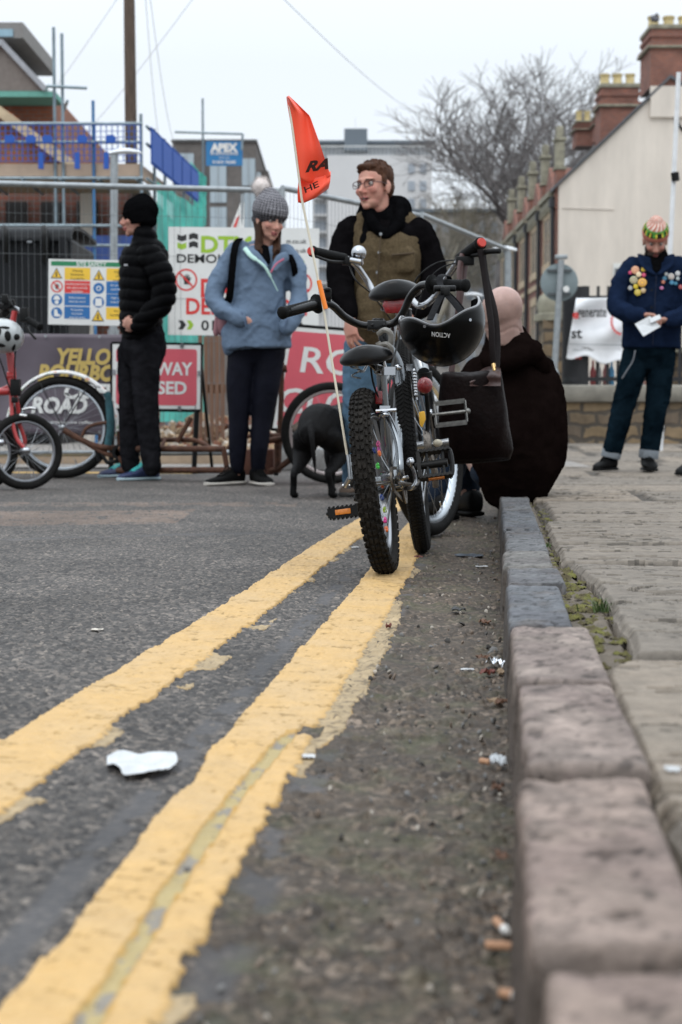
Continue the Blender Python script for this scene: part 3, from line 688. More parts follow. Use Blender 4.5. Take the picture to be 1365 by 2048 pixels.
M_silverfr = mat('silver_frame', (.22, .235, .25), .2, .9, var=.1, scale=12)
M_chain = mat('chain_metal', (.16, .14, .12), .5, .9, var=.4, scale=200)
M_red = mat('red_enamel', (.38, .022, .022), .3, var=.15, scale=12, coat=.4)

def wheel(parent, c, R_, tr, M=None, kind='smooth', nsp=28, tyrem=None, rimm=None, spm=None, hubw=.05, rimw=.012, rimd=.020, beads=None, valve=True):
    """wheel in its parent's frame: axle along local y, centre c. M is an extra matrix (steering)"""
    T = (M if M is not None else Matrix.Identity(4)) @ Matrix.Translation(Vector(c))
    def pt(r, a, y): return T @ Vector((r * math.cos(a), y, r * math.sin(a)))
    mb = MB(); rr = R_ - 2 * tr - rimd * .5
    # hub and spokes
    mb.tube([T @ Vector((0, y, 0)) for y in (-hubw, -hubw + .004, -hubw * .5, hubw * .5, hubw - .004, hubw)], [.006, .019, .013, .013, .019, .006], 12, ref=T.to_3x3() @ Vector((1, 0, 0)))
    for k in range(nsp):
        a = 2 * math.pi * k / nsp; sgn = 1 if k % 2 else -1; b = a + (.42 if (k // 2) % 2 else -.42) * 1.1
        mb.tube([pt(.017, b, sgn * (hubw - .006)), pt(rr + .004, a, 0)], .0011, 4, caps=False)
    w = mb.build('wheel', spm or M_alu, parent)
    mb = MB(); n = 72; prof = [(-rimw, 0), (-rimw, rimd * .7), (-rimw * .55, rimd), (rimw * .55, rimd), (rimw, rimd * .7), (rimw, 0)]
    mb.rings([[pt(R_ - 2 * tr + tr * .35 - q[1], 2 * math.pi * k / n, q[0]) for q in prof] for k in range(n)], closed=True)
    if valve: mb.tube([pt(rr, -1.2, 0), pt(rr - .035, -1.2, 0)], .003, 6)
    mb.build('rim', rimm or M_rim, w)
    mb = MB(); n = 96 if kind != 'mtb' else 100; sg = 14
    mb.rings([[pt(R_ - tr + tr * math.cos(q) * (1 if kind != 'mtb' else .93), 2 * math.pi * k / n, tr * 1.02 * math.sin(q)) for q in [2 * math.pi * j / sg for j in range(sg)]] for k in range(n)], closed=True)
    def knob(a, q, la, lq, h, skew=0):
        ro = R_ - tr; r1 = tr * .9; r2 = tr + h
        vs = []
        for rad in (r1, r2):
            sc = 1 if rad == r1 else .82
            for da, dq in ((-1, -1), (1, -1), (1, 1), (-1, 1)):
                aa = a + da * la * sc / 2 / R_ + skew * dq; qq = q + dq * lq * sc / 2
                vs.append(pt(ro + rad * math.cos(qq), aa, rad * 1.02 * math.sin(qq)))
        mb.add(vs, [(4, 5, 6, 7), (0, 1, 5, 4), (1, 2, 6, 5), (2, 3, 7, 6), (3, 0, 4, 7)])
    if kind == 'mtb':
        nk = 62
        for k in range(nk):
            a = 2 * math.pi * k / nk; d = math.pi / nk
            knob(a, -.20, .015, .30, .0045, .006); knob(a, .20, .015, .30, .0045, -.006)
            knob(a + d, -.62, .014, .26, .0045); knob(a + d, .62, .014, .26, .0045)
            knob(a, -1.0, .017, .24, .0055); knob(a, 1.0, .017, .24, .0055)
            if k % 2: knob(a + d, 1.38, .012, .20, .003); knob(a + d, -1.38, .012, .20, .003)
    if kind == 'chevron':
        nk = 150
        for k in range(nk):
            a = 2 * math.pi * k / nk
            for sg_ in (1, -1):
                knob(a, sg_ * .30, .0070, .52, .0026, sg_ * .011); knob(a + .012, sg_ * .86, .0075, .42, .0024, sg_ * .006)
    mb.build('tyre', tyrem or M_tyre, w, angle=32)
    if beads:
        cols = beads; bm_ = {}
        for (a, r, y, ci) in cols:
            mb2 = MB(); c0 = pt(r, a, y)
            for q in range(5): mb2.ell(c0 + Vector((math.cos(q * 1.257), 0, math.sin(q * 1.257))) * .0045, (.0048, .0048, .0048), None, 8, 6)
            mb2.ell(c0, (.005, .006, .005), None, 8, 6)
            mb2.build('spoke_bead', mat('bead_' + ci[0], ci[1], .35, var=.05), w)
    return w
def saddle(parent, world_c, M, wd, ln, th, name='saddle', world=True, mt=None):
    """M: 3x3 with columns forward, left, up"""
    mb = MB(); rings = []; n = 14
    ws = [(0, .30), (.05, .72), (.14, .95), (.25, 1), (.38, .9), (.52, .62), (.68, .36), (.85, .26), (.96, .22), (1, .10)]
    for t_, w in ws:
        x = (t_ - .3) * ln; hw = w * wd / 2; zt = th * (.55 - .30 * (t_ > .3) * (t_ - .3)) + .010 * (1 - t_) ; ring = []
        for k in range(16):
            a = 2 * math.pi * k / 16; y = hw * math.cos(a); z = math.sin(a)
            z = zt * (z * (.55 if z > 0 else 1.0)) * (1 if w > .4 else .75) - (abs(math.cos(a)) ** 3) * th * .30
            ring.append(Vector(world_c) + M @ Vector((x, y, z)))
        rings.append(ring)
    mb.rings(rings); s = mb.build(name, mt or M_vinyl, parent, world=world, subd=2, angle=0)
    mb = MB()
    for sg in (1, -1):
        mb.tube([Vector(world_c) + M @ Vector(p) for p in ((-.18 * ln, sg * wd * .22, -th * .45), (-.05 * ln, sg * .022, -th * .95), (.25 * ln, sg * .020, -th * .95), (.6 * ln, sg * .008, -th * .35))], .0035, 8)
        c0 = Vector(world_c) + M @ Vector((-.16 * ln, sg * wd * .2, -th * .5))
        mb.tube([c0 + M @ Vector((.012 * math.cos(k), .012 * math.sin(k), -.005 * k * .8)) for k in [i * .5 for i in range(22)]], .0022, 6)
    mb.build('saddle_rails', M_alu, s, world=world)
    return s
def grip(parent, a, b, r, capm=None, flange=True, world=True):
    a, b = Vector(a), Vector(b); d = (b - a); n = 26; pts = [a + d * k / n for k in range(n + 1)]
    rr = [r * (1.0 if k % 2 else .93) for k in range(n + 1)]; rr[0] = r * .8; rr[1] = r * 1.12; rr[2] = r * 1.12
    if flange: rr[-2] = r * 1.75; rr[-1] = r * 1.6; rr[-3] = r
    mb = MB(); mb.tube(pts, rr, 16); g = mb.build('grip', M_grip, parent, world=world, angle=50)
    if capm:
        mb = MB(); mb.tube([a - d.normalized() * .004, a + d.normalized() * .001], [r * .75, r * .85], 16); mb.build('grip_cap', capm, g, world=world)
    return g
def pedal(parent, c, M, w=.09, l=.075, h=.024, refl=True, mt=None):
    """platform pedal; M columns: outwards (axle), fore-aft, up"""
    mt = mt or M_black; mb = MB(); c = Vector(c)
    q = lambda x, y, z: c + M @ Vector((x, y, z))
    for s in (1, -1):
        mb.bar(q(-w / 2, s * l / 2, 0), q(w / 2, s * l / 2, 0), .008, h, up=M @ Vector((0, 0, 1)))
        for k in range(7):
            x = -w / 2 + w * (k + .5) / 7
            mb.cbox(q(x, s * l / 2, h / 2 + .002), (.005, .009, .006), rot=M); mb.cbox(q(x, s * l / 2, -h / 2 - .002), (.005, .009, .006), rot=M)
    mb.bar(q(-w / 2, -l / 2, 0), q(-w / 2, l / 2, 0), .010, h, up=M @ Vector((0, 0, 1)))
    mb.tube([q(w / 2 + .006 * math.cos(a) - .004, l / 2 * math.sin(a), 0) for a in [i * math.pi / 8 - math.pi / 2 for i in range(9)]], .007, 8)
    mb.tube([q(-w / 2 - .012, 0, 0), q(w / 2 - .01, 0, 0)], [.010, .012], 12)
    for s in (1, -1): mb.bar(q(-w / 4, 0, 0), q(-w / 4, s * l / 2, 0), .006, h * .6); mb.bar(q(w / 4, 0, 0), q(w / 4, s * l / 2, 0), .006, h * .6)
    p = mb.build('pedal', mt, parent, world=True, angle=30)
    if refl:
        for s in (1, -1):
            mb = MB(); mb.cbox(q(0, s * (l / 2 + .005), 0), (w * .5, .004, h * .55), rot=M); mb.build('reflector', M_amber, p, world=True, bevel=.001)
    return p
def tubes(parent, name, m, lst, world=True, seg=12, **k):
    mb = MB()
    for pts, r in lst: mb.tube(pts, r, seg)
    return mb.build(name, m, parent, world=world, **k)
def smooth_path(pts, n=6):
    pts = [Vector(p) for p in pts]; out = []
    for i in range(len(pts) - 1):
        p0, p1, p2, p3 = pts[max(i - 1, 0)], pts[i], pts[i + 1], pts[min(i + 2, len(pts) - 1)]
        for k in range(n):
            t = k / n; out.append(.5 * ((2 * p1) + (p2 - p0) * t + (2 * p0 - 5 * p1 + 4 * p2 - p3) * t * t + (3 * p1 - p0 - 3 * p2 + p3) * t ** 3))
    out.append(pts[-1]); return out
def bike_matrix(contact, heading, lean):
    return Matrix.Translation(contact) @ Matrix.Rotation(math.pi / 2 - heading, 4, 'Z') @ Matrix.Rotation(-lean, 4, 'X')
def ground_at(px, py):
    p = G(px, py, -.02)
    for _ in range(3): p = G(px, py, float(road_z(uof(p), p.y)) + .003)
    return p

# ---------------------------------------------------------------- trailer bicycle (child's, one wheel, hitched to the adult bicycle)
c1 = ground_at(775, 1147); H1, L1 = R(7.2), R(7.8); MT = bike_matrix(c1, H1, L1)
tb = empty('trailer_bicycle', c1, "child's black and silver one-wheeled trailer bicycle with an orange flag, standing on the yellow line", 'trailer bicycle', rot=MT.to_3x3()); MATX[tb.name] = MT
B1 = MT.to_3x3()                        # columns forward, left, up
def T1(x, y, z): return MT @ Vector((x, y, z))
PK = ('pink', (.75, .05, .28)); OR = ('orange', (.80, .16, .03)); GN = ('green', (.08, .62, .08)); BL = ('blue', (.02, .05, .22)); LM = ('lime', (.35, .5, .05)); VL = ('violet', (.5, .08, .35))
Rw = .250
beads = []
def bead(px, py, ci):
    # find the point in the wheel's plane (slightly right of it) that this spoke bead occupies
    o = Vector((0, 0, CZ)); d = ray(px, py); Mi = MT.inverted(); lo = Mi @ o; ld = Mi.to_3x3() @ d
    t = (-.016 - lo.y) / ld.y; p = lo + ld * t; a = math.atan2(p.z - Rw, p.x); r = math.hypot(p.x, p.z - Rw)
    beads.append((a, min(r, .2), -.016, ci))
for b_ in ((757, 888, PK), (749, 901, BL), (759, 899, VL), (759, 907, OR), (756, 932, GN), (765, 970, OR), (764, 995, BL), (770, 1020, LM), (770, 1040, PK), (773, 1058, OR)): bead(*b_)
wheel(tb, (0, 0, Rw), Rw, .0265, kind='mtb', nsp=28, tyrem=M_tyre2, beads=beads, hubw=.052, rimw=.014, rimd=.024)
A1 = T1(0, 0, Rw)
bb1 = P(778, 972, 4.24)
# frame: stays, seat tube, down/boom tube to the hitch
seat1 = P(733, 705, 4.10)
clamp1 = P(757, 835, 4.16)
tubes(tb, 'frame', M_silverfr, [
    (smooth_path([T1(0, -.062, Rw), P(801, 945, 3.98), P(797, 890, 4.02), P(784, 850, 4.06), P(768, 822, 4.12), clamp1]), .0095),
    (smooth_path([T1(0, .062, Rw), P(712, 905, 4.0), P(722, 860, 4.06), P(740, 832, 4.12), clamp1]), .0095),
    (smooth_path([T1(0, -.055, Rw - .004), P(806, 968, 4.1), bb1]), .009), (smooth_path([T1(0, .055, Rw - .004), P(735, 985, 4.1), bb1]), .009),
    ([bb1, P(775, 900, 4.2), P(768, 820, 4.18), P(763, 740, 4.17)], .0145),
    (smooth_path([bb1, P(795, 900, 4.42), P(803, 800, 4.50), P(796, 730, 4.52), P(772, 690, 4.5)]), .017),
    ([P(763, 772, 4.17), P(772, 760, 4.3), P(785, 745, 4.46)], .012)])
tubes(tb, 'hitch_arm', M_blackgl, [(smooth_path([P(778, 720, 4.5), P(781, 690, 4.56), P(784, 668, 4.62), P(787, 655, 4.70)]), .013)])
mb = MB(); mb.tube([P(763, 742, 4.17), P(757, 722, 4.15)], .019, 16); mb.tube([P(768, 742, 4.14), P(795, 735, 4.14)], .004, 8); mb.ell(P(797, 735, 4.14), (.012, .006, .008)); mb.cbox(P(780, 742, 4.13), (.03, .02, .022))
mb.build('seat_clamp', M_chrome, tb, world=True)
mb = MB(); mb.tube([P(762, 742, 4.17), P(741, 722, 4.11)], .0125, 14); mb.build('seat_post', M_blackgl, tb, world=True)
Ms = MT.to_3x3() @ Matrix.Rotation(-.03, 3, 'Y')
saddle(tb, seat1, Ms, .152, .25, .050)
# handlebar
bar = smooth_path([P(563, 627, 4.30), P(600, 617, 4.34), P(641, 606, 4.40), P(665, 611, 4.44), P(690, 634, 4.48), P(722, 650, 4.5), P(757, 651, 4.5), P(788, 646, 4.5), P(806, 626, 4.48), P(822, 592, 4.46), P(842, 572, 4.42), P(865, 569, 4.37), P(900, 569, 4.32), P(935, 571, 4.28)])
hb = tubes(tb, 'handlebar', M_blackgl, [(bar, .0112)], seg=14)
grip(tb, P(561, 627, 4.30), P(637, 607, 4.40), .0165); grip(tb, P(936, 571, 4.28), P(862, 569, 4.37), .0165)
mb = MB()
mb.tube([P(757, 637, 4.5), P(757, 664, 4.5)], .018, 14, ref=(1, 0, 0)); mb.cbox(P(754, 651, 4.47), (.055, .03, .028)); mb.tube([P(765, 660, 4.5), P(776, 715, 4.5)], .016, 14)
for dx in (-12, 12): mb.tube([P(757 + dx, 650, 4.455), P(757 + dx, 650, 4.445)], .005, 8)
mb.build('stem', M_blackgl, tb, world=True, bevel=.003)
mb = MB(); mb.tube(smooth_path([P(758, 668, 4.44), P(769, 660, 4.42), P(782, 668, 4.42), P(780, 690, 4.43), P(765, 698, 4.44), P(756, 684, 4.44)]), .008, 8)
mb.tube(smooth_path([P(760, 690, 4.44), P(775, 688, 4.42), P(784, 700, 4.42), P(776, 712, 4.43)]), .007, 8); mb.build('coiled_lock', mat('lock_cable', (.20, .19, .17), .35, var=.3, scale=60), tb, world=True)
mb = MB(); mb.cbox(P(655, 588, 4.42), (.024, .03, .03)); mb.tube([P(655, 580, 4.42), P(655, 604, 4.42)], .011, 12); mb.tube([P(650, 579, 4.4), P(661, 579, 4.4)], .006, 8); mb.build('bell', M_black, tb, world=True, bevel=.003)
mb = MB(); mb.disc(P(640, 607, 4.395), .024, (P(700, 600, 4.5) - P(600, 617, 4.34)), .005, 20); mb.build('grip_flange', M_black, tb, world=True)
# cranks, pedals, chain
axd = (B1 @ Vector((0, -1, 0)))
pl_, pr_ = P(692, 1026, 4.14), P(868, 922, 4.20)
mb = MB(); mb.tube([bb1 - axd * .045, bb1 + axd * .05], .018, 16); mb.build('bottom_bracket', M_blackgl, tb, world=True)
mb = MB(); e = P(727, 1030, 4.14); mb.tube([bb1 - axd * .05, e.lerp(bb1, .15) , e], [.012, .010, .011], 10, ref=axd); mb.build('crank', M_chrome, tb, world=True)
mb = MB(); e = P(822, 926, 4.2); mb.tube(smooth_path([bb1 + axd * .045, P(806, 973, 4.22), P(826, 974, 4.2), P(834, 960, 4.2), P(830, 940, 4.2), e]), [.009] * 31, 10); mb.ell(P(822, 924, 4.19), (.013, .010, .013)); mb.build('crank', M_chrome, tb, world=True)
Mp = Matrix((axd, B1 @ Vector((1, 0, 0)), B1 @ Vector((0, 0, 1)))).transposed()
pedal(tb, P(690, 1024, 4.12), Mp @ Matrix.Rotation(R(-5), 3, 'X') @ Matrix.Rotation(math.pi, 3, 'Z') , .084, .062, .026)
pedal(tb, P(871, 928, 4.18), Mp @ Matrix.Rotation(R(62), 3, 'X'), .088, .078, .022)
mb = MB(); mb.tube([P(806, 972, 4.22), P(822, 968, 4.12), P(800, 966, 3.99)], .004, 6); mb.lathe([(.055, -.002), (.055, .002), (.04, .002), (.04, -.002)], bb1 + axd * .042, axd, 36); mb.build('chainring', M_chain, tb, world=True)
mb = MB()
for (a_, b_) in ((P(776, 940, 4.22), T1(-.0, -.048, Rw + .03)), (P(778, 1004, 4.22), T1(0, -.048, Rw - .03))): mb.bar(a_ + axd * .04, b_, .003, .009)
mb.lathe([(.032, -.003), (.032, .003), (.018, .003), (.018, -.003)], T1(0, -.048, Rw), axd, 24); mb.build('chain', M_chain, tb, world=True)
mb = MB(); mb.tube([T1(0, -.05, Rw), T1(0, -.092, Rw)], .0055, 10); mb.tube([T1(0, -.066, Rw), T1(0, -.078, Rw)], .011, 6); mb.tube([T1(0, -.05, Rw), T1(0, .088, Rw)], .0055, 10); mb.tube([T1(0, .066, Rw), T1(0, .076, Rw)], .011, 6)
mb.tube([T1(-.012, -.020, Rw + .01), T1(-.012, -.05, Rw + .01)], .014, 12); mb.build('axle', M_chrome, tb, world=True)
mb = MB(); mb.cbox(P(758, 795, 4.13), (.020, .01, .036)); mb.build('reflector', M_redref, tb, world=True, bevel=.003)
mb = MB()
for pth in ([P(742, 735, 4.1), P(748, 770, 4.12), P(765, 812, 4.13), P(772, 830, 4.12)], [P(805, 640, 4.47), P(795, 690, 4.42), P(783, 740, 4.3), P(778, 800, 4.2)]): mb.tube(smooth_path(pth), .003, 6)
mb.build('brake_cable', M_black, tb, world=True)
mb = MB(); mb.cbox(P(770, 816, 4.08), (.028, .03, .012)); mb.tube([P(752, 822, 4.06), P(793, 820, 4.06)], .005, 8); mb.ell(P(770, 829, 4.05), (.012, .012, .008)); mb.build('brake_caliper', M_chrome, tb, world=True)
# flag
M_pole = mat('fibreglass_pole', (.62, .57, .46), .4, var=.1); M_fl = mat('orange_flag', (.82, .065, .018), .55, var=.05, scale=4, stretch=(1, 1, 3), bump=.15, bscale=500, sheen=.2)
fp = tubes(tb, 'flag_pole', M_pole, [([P(698, 930, 3.97), P(668, 745, 3.97), P(645, 600, 3.97), P(604, 398, 3.97), P(578, 200, 3.97)], .0032)], seg=8)
tubes(fp, 'pole_sleeve', mat('orange_sleeve', (.85, .22, .02), .4, var=.05), [([P(652, 618, 3.968), P(645, 590, 3.968), P(638, 561, 3.968)], .0062)], seg=12)
tubes(fp, 'pole_bracket', M_alu, [([P(702, 958, 3.96), P(699, 925, 3.965), P(697, 910, 3.97)], .006), ([P(701, 955, 3.96), T1(0, .08, Rw)], .007)], seg=10)
def sheet(name, m, parent, f, nu, nv, thick=.0006, label=None):
    vs = [f(i / (nu - 1), j / (nv - 1)) for i in range(nu) for j in range(nv)]
    fs = [(i * nv + j, i * nv + j + 1, (i + 1) * nv + j + 1, (i + 1) * nv + j) for i in range(nu - 1) for j in range(nv - 1)]
    mb = MB(); mb.add(vs, fs); o = mb.build(name, m, parent, world=True, angle=0); md = o.modifiers.new('s', 'SOLIDIFY'); md.thickness = thick; return o
Lc = [(573, 194), (576, 215), (584, 262), (592, 310), (600, 357)]; Rc = [(578, 191), (620, 232), (640, 288), (652, 325), (662, 352)]
def interp(lst, t):
    x = t * (len(lst) - 1); i = min(int(x), len(lst) - 2); k = x - i; return [lst[i][a] * (1 - k) + lst[i + 1][a] * k for a in range(2)]
def mainf(u, v):
    a, b = interp(Lc, v), interp(Rc, v); px = a[0] * (1 - u) + b[0] * u; py = a[1] * (1 - u) + b[1] * u
    if v > .9: py += (v - .9) * 10 * 15 * math.sin(math.pi * u) ** 1 * (1 - .3 * u)
    dd = 3.972 - .025 * math.sin(u * 5 + v * 2.5) * u - .012 * math.sin(v * 9 + u * 3) * u - .03 * u * (1 - v)
    return P(px, py, dd)
sheet('flag', M_fl, fp, mainf, 22, 34)
lowT = [(599, 350), (625, 358), (648, 352), (662, 342)]; lowB = [(597, 405), (606, 407), (632, 396), (657, 378)]
lowM = [(594, 386), (612, 392), (640, 385), (662, 367)]
def lowf(u, v):
    a, m_, b = interp(lowT, u), interp(lowM, u), interp(lowB, u)
    q = [(1 - v) ** 2 * a[k] + 2 * v * (1 - v) * m_[k] + v * v * b[k] for k in range(2)]
    return P(q[0], q[1], 3.985 - .03 * math.sin(math.pi * v) * u + .012 * math.sin(u * 7))
sheet('flag_fold', M_fl, fp, lowf, 22, 14)
mb = MB(); p0 = P(611, 344, 3.935); uxv = (P(660, 336, 3.935) - p0); uyv = (P(612, 322, 3.92) - p0); put_text(mb, 'RA', p0, uxv, uyv, .027, width=.060, bold=.05, shear=.35, off=0)
mb.build('flag_lettering', mat('flag_ink', (.045, .012, .01), .6), fp, world=True, smooth=False)
mb = MB(); p0 = P(611, 386, 3.945); put_text(mb, 'HE', p0, (P(650, 368, 3.935) - p0), (P(606, 370, 3.935) - p0), .016, width=.040, bold=.02, shear=.0, off=0)
mb.build('flag_lettering', mat('flag_ink', (.045, .012, .01), .6), fp, world=True, smooth=False)

# ---------------------------------------------------------------- adult bicycle
c2 = ground_at(847, 1104); H2, L2 = R(4.6), R(6.2); MA = bike_matrix(c2, H2, L2)
ab = empty('bicycle', c2, "adult's dark bicycle with chrome bars and round red tail light leaning beside the kerb", 'bicycle', rot=MA.to_3x3()); MATX[ab.name] = MA
def T2(x, y, z): return MA @ Vector((x, y, z))
B2 = MA.to_3x3()
wheel(ab, (0, 0, .333), .333, .0255, kind='chevron', nsp=32, hubw=.058, rimw=.013)
# steered front wheel: true position from where its tyre meets the road
Rf = .312; cf = ground_at(881, 1073); xf = (MA.inverted() @ cf).x; yf_ = (MA.inverted() @ cf).y
st = Matrix.Translation(Vector((xf, yf_ * .6, 0))) @ Matrix.Rotation(R(-21), 4, 'Z')
M_rimb = mat('bright_rim', (.58, .62, .66), .25, .9, var=.05)
fw = wheel(ab, (0, 0, Rf), Rf, .024, M=st, kind='smooth', nsp=32, hubw=.05, rimw=.013, rimd=.030, rimm=M_rimb)
mb = MB(); rg = random.Random(4)
for k in range(13):
    a = -.10 - k * .085; r0 = Rf - .048 + .006
    for side in (-.0137,):
        q = [(a, -.008), (a + .05, -.010), (a + .055, .004), (a + .018, .009)]
        mb.add([MA @ st @ Vector(((r0 + dr * .9) * math.cos(aa), side, Rf + (r0 + dr * .9) * math.sin(aa))) for aa, dr in q], [(0, 1, 2, 3)])
mb.build('rim_decal', M_black, fw, world=True, smooth=False)
def TF(x, y, z): return MA @ st @ Vector((x, y, z))
saddle2 = P(790, 575, 4.72)
bb2 = T2(.44, 0, .285); head2 = T2(.86, 0, .80); headb = T2(.90, 0, .66); seatc2 = T2(.25, 0, .70)
ax = T2(0, 0, .333)
tubes(ab, 'frame', M_darkfr, [([bb2, seatc2], .0155), ([seatc2 - B2 @ Vector((0, 0, .03)), head2 - B2 @ Vector((0, 0, .02))], .0145), ([bb2, headb], .0175), ([headb - B2 @ Vector((0, 0, .03)), head2 + B2 @ Vector((0, 0, .02))], .019),
    ([T2(0, -.062, .333), T2(.12, -.04, .318), bb2 - B2 @ Vector((0, .02, 0))], .008), ([T2(0, .062, .333), T2(.12, .04, .318), bb2 + B2 @ Vector((0, .02, 0))], .008),
    ([T2(0, -.062, .333), seatc2 - B2 @ Vector((.0, .015, .03))], .007), ([T2(0, .062, .333), seatc2 + B2 @ Vector((0, .015, -.03))], .007)])
tubes(ab, 'fork', M_darkfr, [(smooth_path([TF(0, -.055, Rf), TF(-.03, -.05, .5), TF(-.055, -.04, .64), headb]), .011), (smooth_path([TF(0, .055, Rf), TF(-.03, .05, .5), TF(-.055, .04, .64), headb]), .011)])
tubes(ab, 'seat_post', M_chrome, [([seatc2, saddle2 - B2 @ Vector((-.0, 0, .05))], .0125)])
mb = MB(); mb.ell(seatc2 + B2 @ Vector((0, -.03, 0)), (.014, .008, .01)); mb.tube([seatc2 - B2 @ Vector((0, 0, .02)), seatc2 + B2 @ Vector((0, 0, .012))], .019, 14); mb.build('seat_clamp', M_chrome, ab, world=True)
Ms2 = MA.to_3x3() @ Matrix.Rotation(-.06, 3, 'Y')
saddle(ab, saddle2, Ms2, .172, .27, .062)
mb = MB(); mb.rings([[P(x, y, dd_) for x, y in ((768, 597), (815, 597), (822, 610), (815, 626), (772, 628), (765, 612))] for dd_ in (4.66, 4.74)]); mb.build('red_reflector', M_redref, ab, world=True, bevel=.006)
# bars
stem_top = T2(.815, 0, .90)
barL = smooth_path([P(624, 502, 5.14), P(655, 510, 5.2), P(692, 517, 5.28), P(712, 530, 5.33), P(735, 562, 5.36), P(762, 600, 5.37), stem_top])
barR = smooth_path([stem_top, P(838, 612, 5.30), P(872, 592, 5.25), P(897, 552, 5.18), P(926, 512, 5.08), P(945, 500, 5.02), P(962, 487, 4.95)])
tubes(ab, 'handlebar', M_chrome, [(barL, .0112), (barR, .0112)], seg=14)
tubes(ab, 'stem', M_chrome, [([stem_top, head2], .0125), ([stem_top + B2 @ Vector((0, .02, 0)), stem_top - B2 @ Vector((0, .02, 0))], .019)])
grip(ab, P(622, 502, 5.12), P(690, 517, 5.27), .017, capm=mat('grip_end_red', (.5, .03, .015), .4), flange=False)
grip(ab, P(964, 485, 4.94), P(920, 518, 5.08), .019, capm=mat('grip_end_red', (.5, .03, .015), .4), flange=False)
mb = MB(); bc = P(718, 506, 5.28); mb.ell(bc, (.026, .026, .026), None, 24, 16); mb.tube([bc, P(722, 528, 5.32)], .010, 10); mb.tube([P(700, 520, 5.25), P(722, 524, 5.25)], .010, 10); mb.build('bell', M_chrome, ab, world=True)
mb = MB(); mb.tube(smooth_path([P(945, 510, 5.0), P(962, 508, 4.96), P(978, 503, 4.93), P(1001, 502, 4.9)]), [.009] * 12 + [.009] * 7, 10); mb.cbox(P(930, 522, 5.02), (.06, .035, .028)); mb.build('brake_lever', M_black, ab, world=True, bevel=.004)
mb = MB(); mb.tube(smooth_path([P(690, 524, 5.25), P(660, 522, 5.15), P(632, 513, 5.08)]), .005, 8); mb.cbox(P(694, 522, 5.26), (.03, .03, .028)); mb.build('brake_lever', M_black, ab, world=True, bevel=.004)
mb = MB()
for pth in ([P(924, 520, 5.1), P(880, 524, 5.2), P(845, 545, 5.2), P(826, 575, 5.25), P(815, 640, 5.3)], [P(920, 524, 5.1), P(885, 535, 5.15), P(858, 560, 5.2), P(840, 600, 5.25), T2(.8, 0, .7)], [P(697, 524, 5.3), P(712, 560, 5.2), P(745, 590, 5.25), P(790, 650, 5.3)],
            [T2(.85, .02, .78), P(805, 700, 4.9), P(800, 760, 4.7), T2(.3, 0, .5)]): mb.tube(smooth_path(pth), .0028, 6)
mb.build('brake_cable', M_black, ab, world=True)
# drive side
ax2 = B2 @ Vector((0, -1, 0)); Mp2 = Matrix((ax2, B2 @ Vector((1, 0, 0)), B2 @ Vector((0, 0, 1)))).transposed()
mb = MB(); mb.tube([bb2 - ax2 * .05, bb2 + ax2 * .06], .02, 16); mb.build('bottom_bracket', M_chrome, ab, world=True)
ck_e = P(862, 826, 4.86)
mb = MB(); mb.tube([bb2 + ax2 * .06, bb2.lerp(ck_e, .5) + ax2 * .03, ck_e], [.012, .010, .012], 10); mb.ell(ck_e, (.012, .012, .012)); mb.build('crank', M_chrome, ab, world=True)
mb = MB(); lk = bb2 + (bb2 - ck_e) * .9 - ax2 * .09; mb.tube([bb2 - ax2 * .05, lk], .010, 10); mb.build('crank', M_chrome, ab, world=True)
pc = P(902, 826, 4.84); M_cage = mat('worn_cage', (.17, .165, .155), .4, .8, var=.3, scale=80)
mb = MB()
q = lambda x, y, z: pc + Mp2 @ Matrix.Rotation(R(72), 3, 'X') @ Vector((x, y, z))
for s in (1, -1):
    mb.bar(q(-.052, s * .036, 0), q(.048, s * .036, 0), .003, .015)
    for k in range(16): mb.cbox(q(-.045 + k * .006, s * .037, .008), (.003, .003, .004))
mb.tube([q(-.06, 0, 0), q(.05, 0, 0)], [.005, .006], 12); mb.bar(q(.048, -.036, 0), q(.048, .036, 0), .003, .015); mb.bar(q(-.05, -.036, 0), q(-.05, .036, 0), .003, .015); mb.ell(q(.054, 0, 0), (.010, .010, .010))
mb.build('pedal', M_cage, ab, world=True)
pedal(ab, lk - ax2 * .05, Mp2, .09, .07, .022, refl=False)
mb = MB(); mb.lathe([(.085, -.0015), (.085, .0015), (.068, .0015), (.068, -.0015)], bb2 + ax2 * .045, ax2, 44)
for k in range(5):
    a = k * 1.2566; mb.bar(bb2 + ax2 * .045, bb2 + ax2 * .045 + Mp2 @ Vector((0, math.cos(a) * .07, math.sin(a) * .07)), .010, .003)
mb.build('chainring', M_alu, ab, world=True)
mb = MB(); sc0 = T2(0, -.05, .333)
for s in (1, -1): mb.bar(bb2 + ax2 * .045 + B2 @ Vector((0, 0, s * .083)), sc0 + B2 @ Vector((0, 0, s * .045)), .004, .009)
mb.lathe([(.048, -.012), (.048, -.010), (.034, .010), (.02, .012)], sc0, ax2, 26); mb.tube([sc0 - B2 @ Vector((0, 0, .02)), T2(-.01, -.062, .25), T2(.02, -.06, .20)], .011, 8); mb.build('chain', M_chain, ab, world=True)
mb = MB(); mb.tube([T2(0, -.05, .333), T2(0, -.10, .333)], .006, 10); mb.tube([T2(0, -.085, .333), T2(0, -.115, .333)], [.011, .014], 10); mb.tube([T2(0, -.05, .333), T2(0, .085, .333)], .006, 10); mb.build('axle', M_alu, ab, world=True)
mb = MB(); mb.ell(P(876, 886, 4.45), (.014, .012, .011)); mb.build('cap_nut', mat('ivory_cap', (.45, .40, .30), .4), ab, world=True)
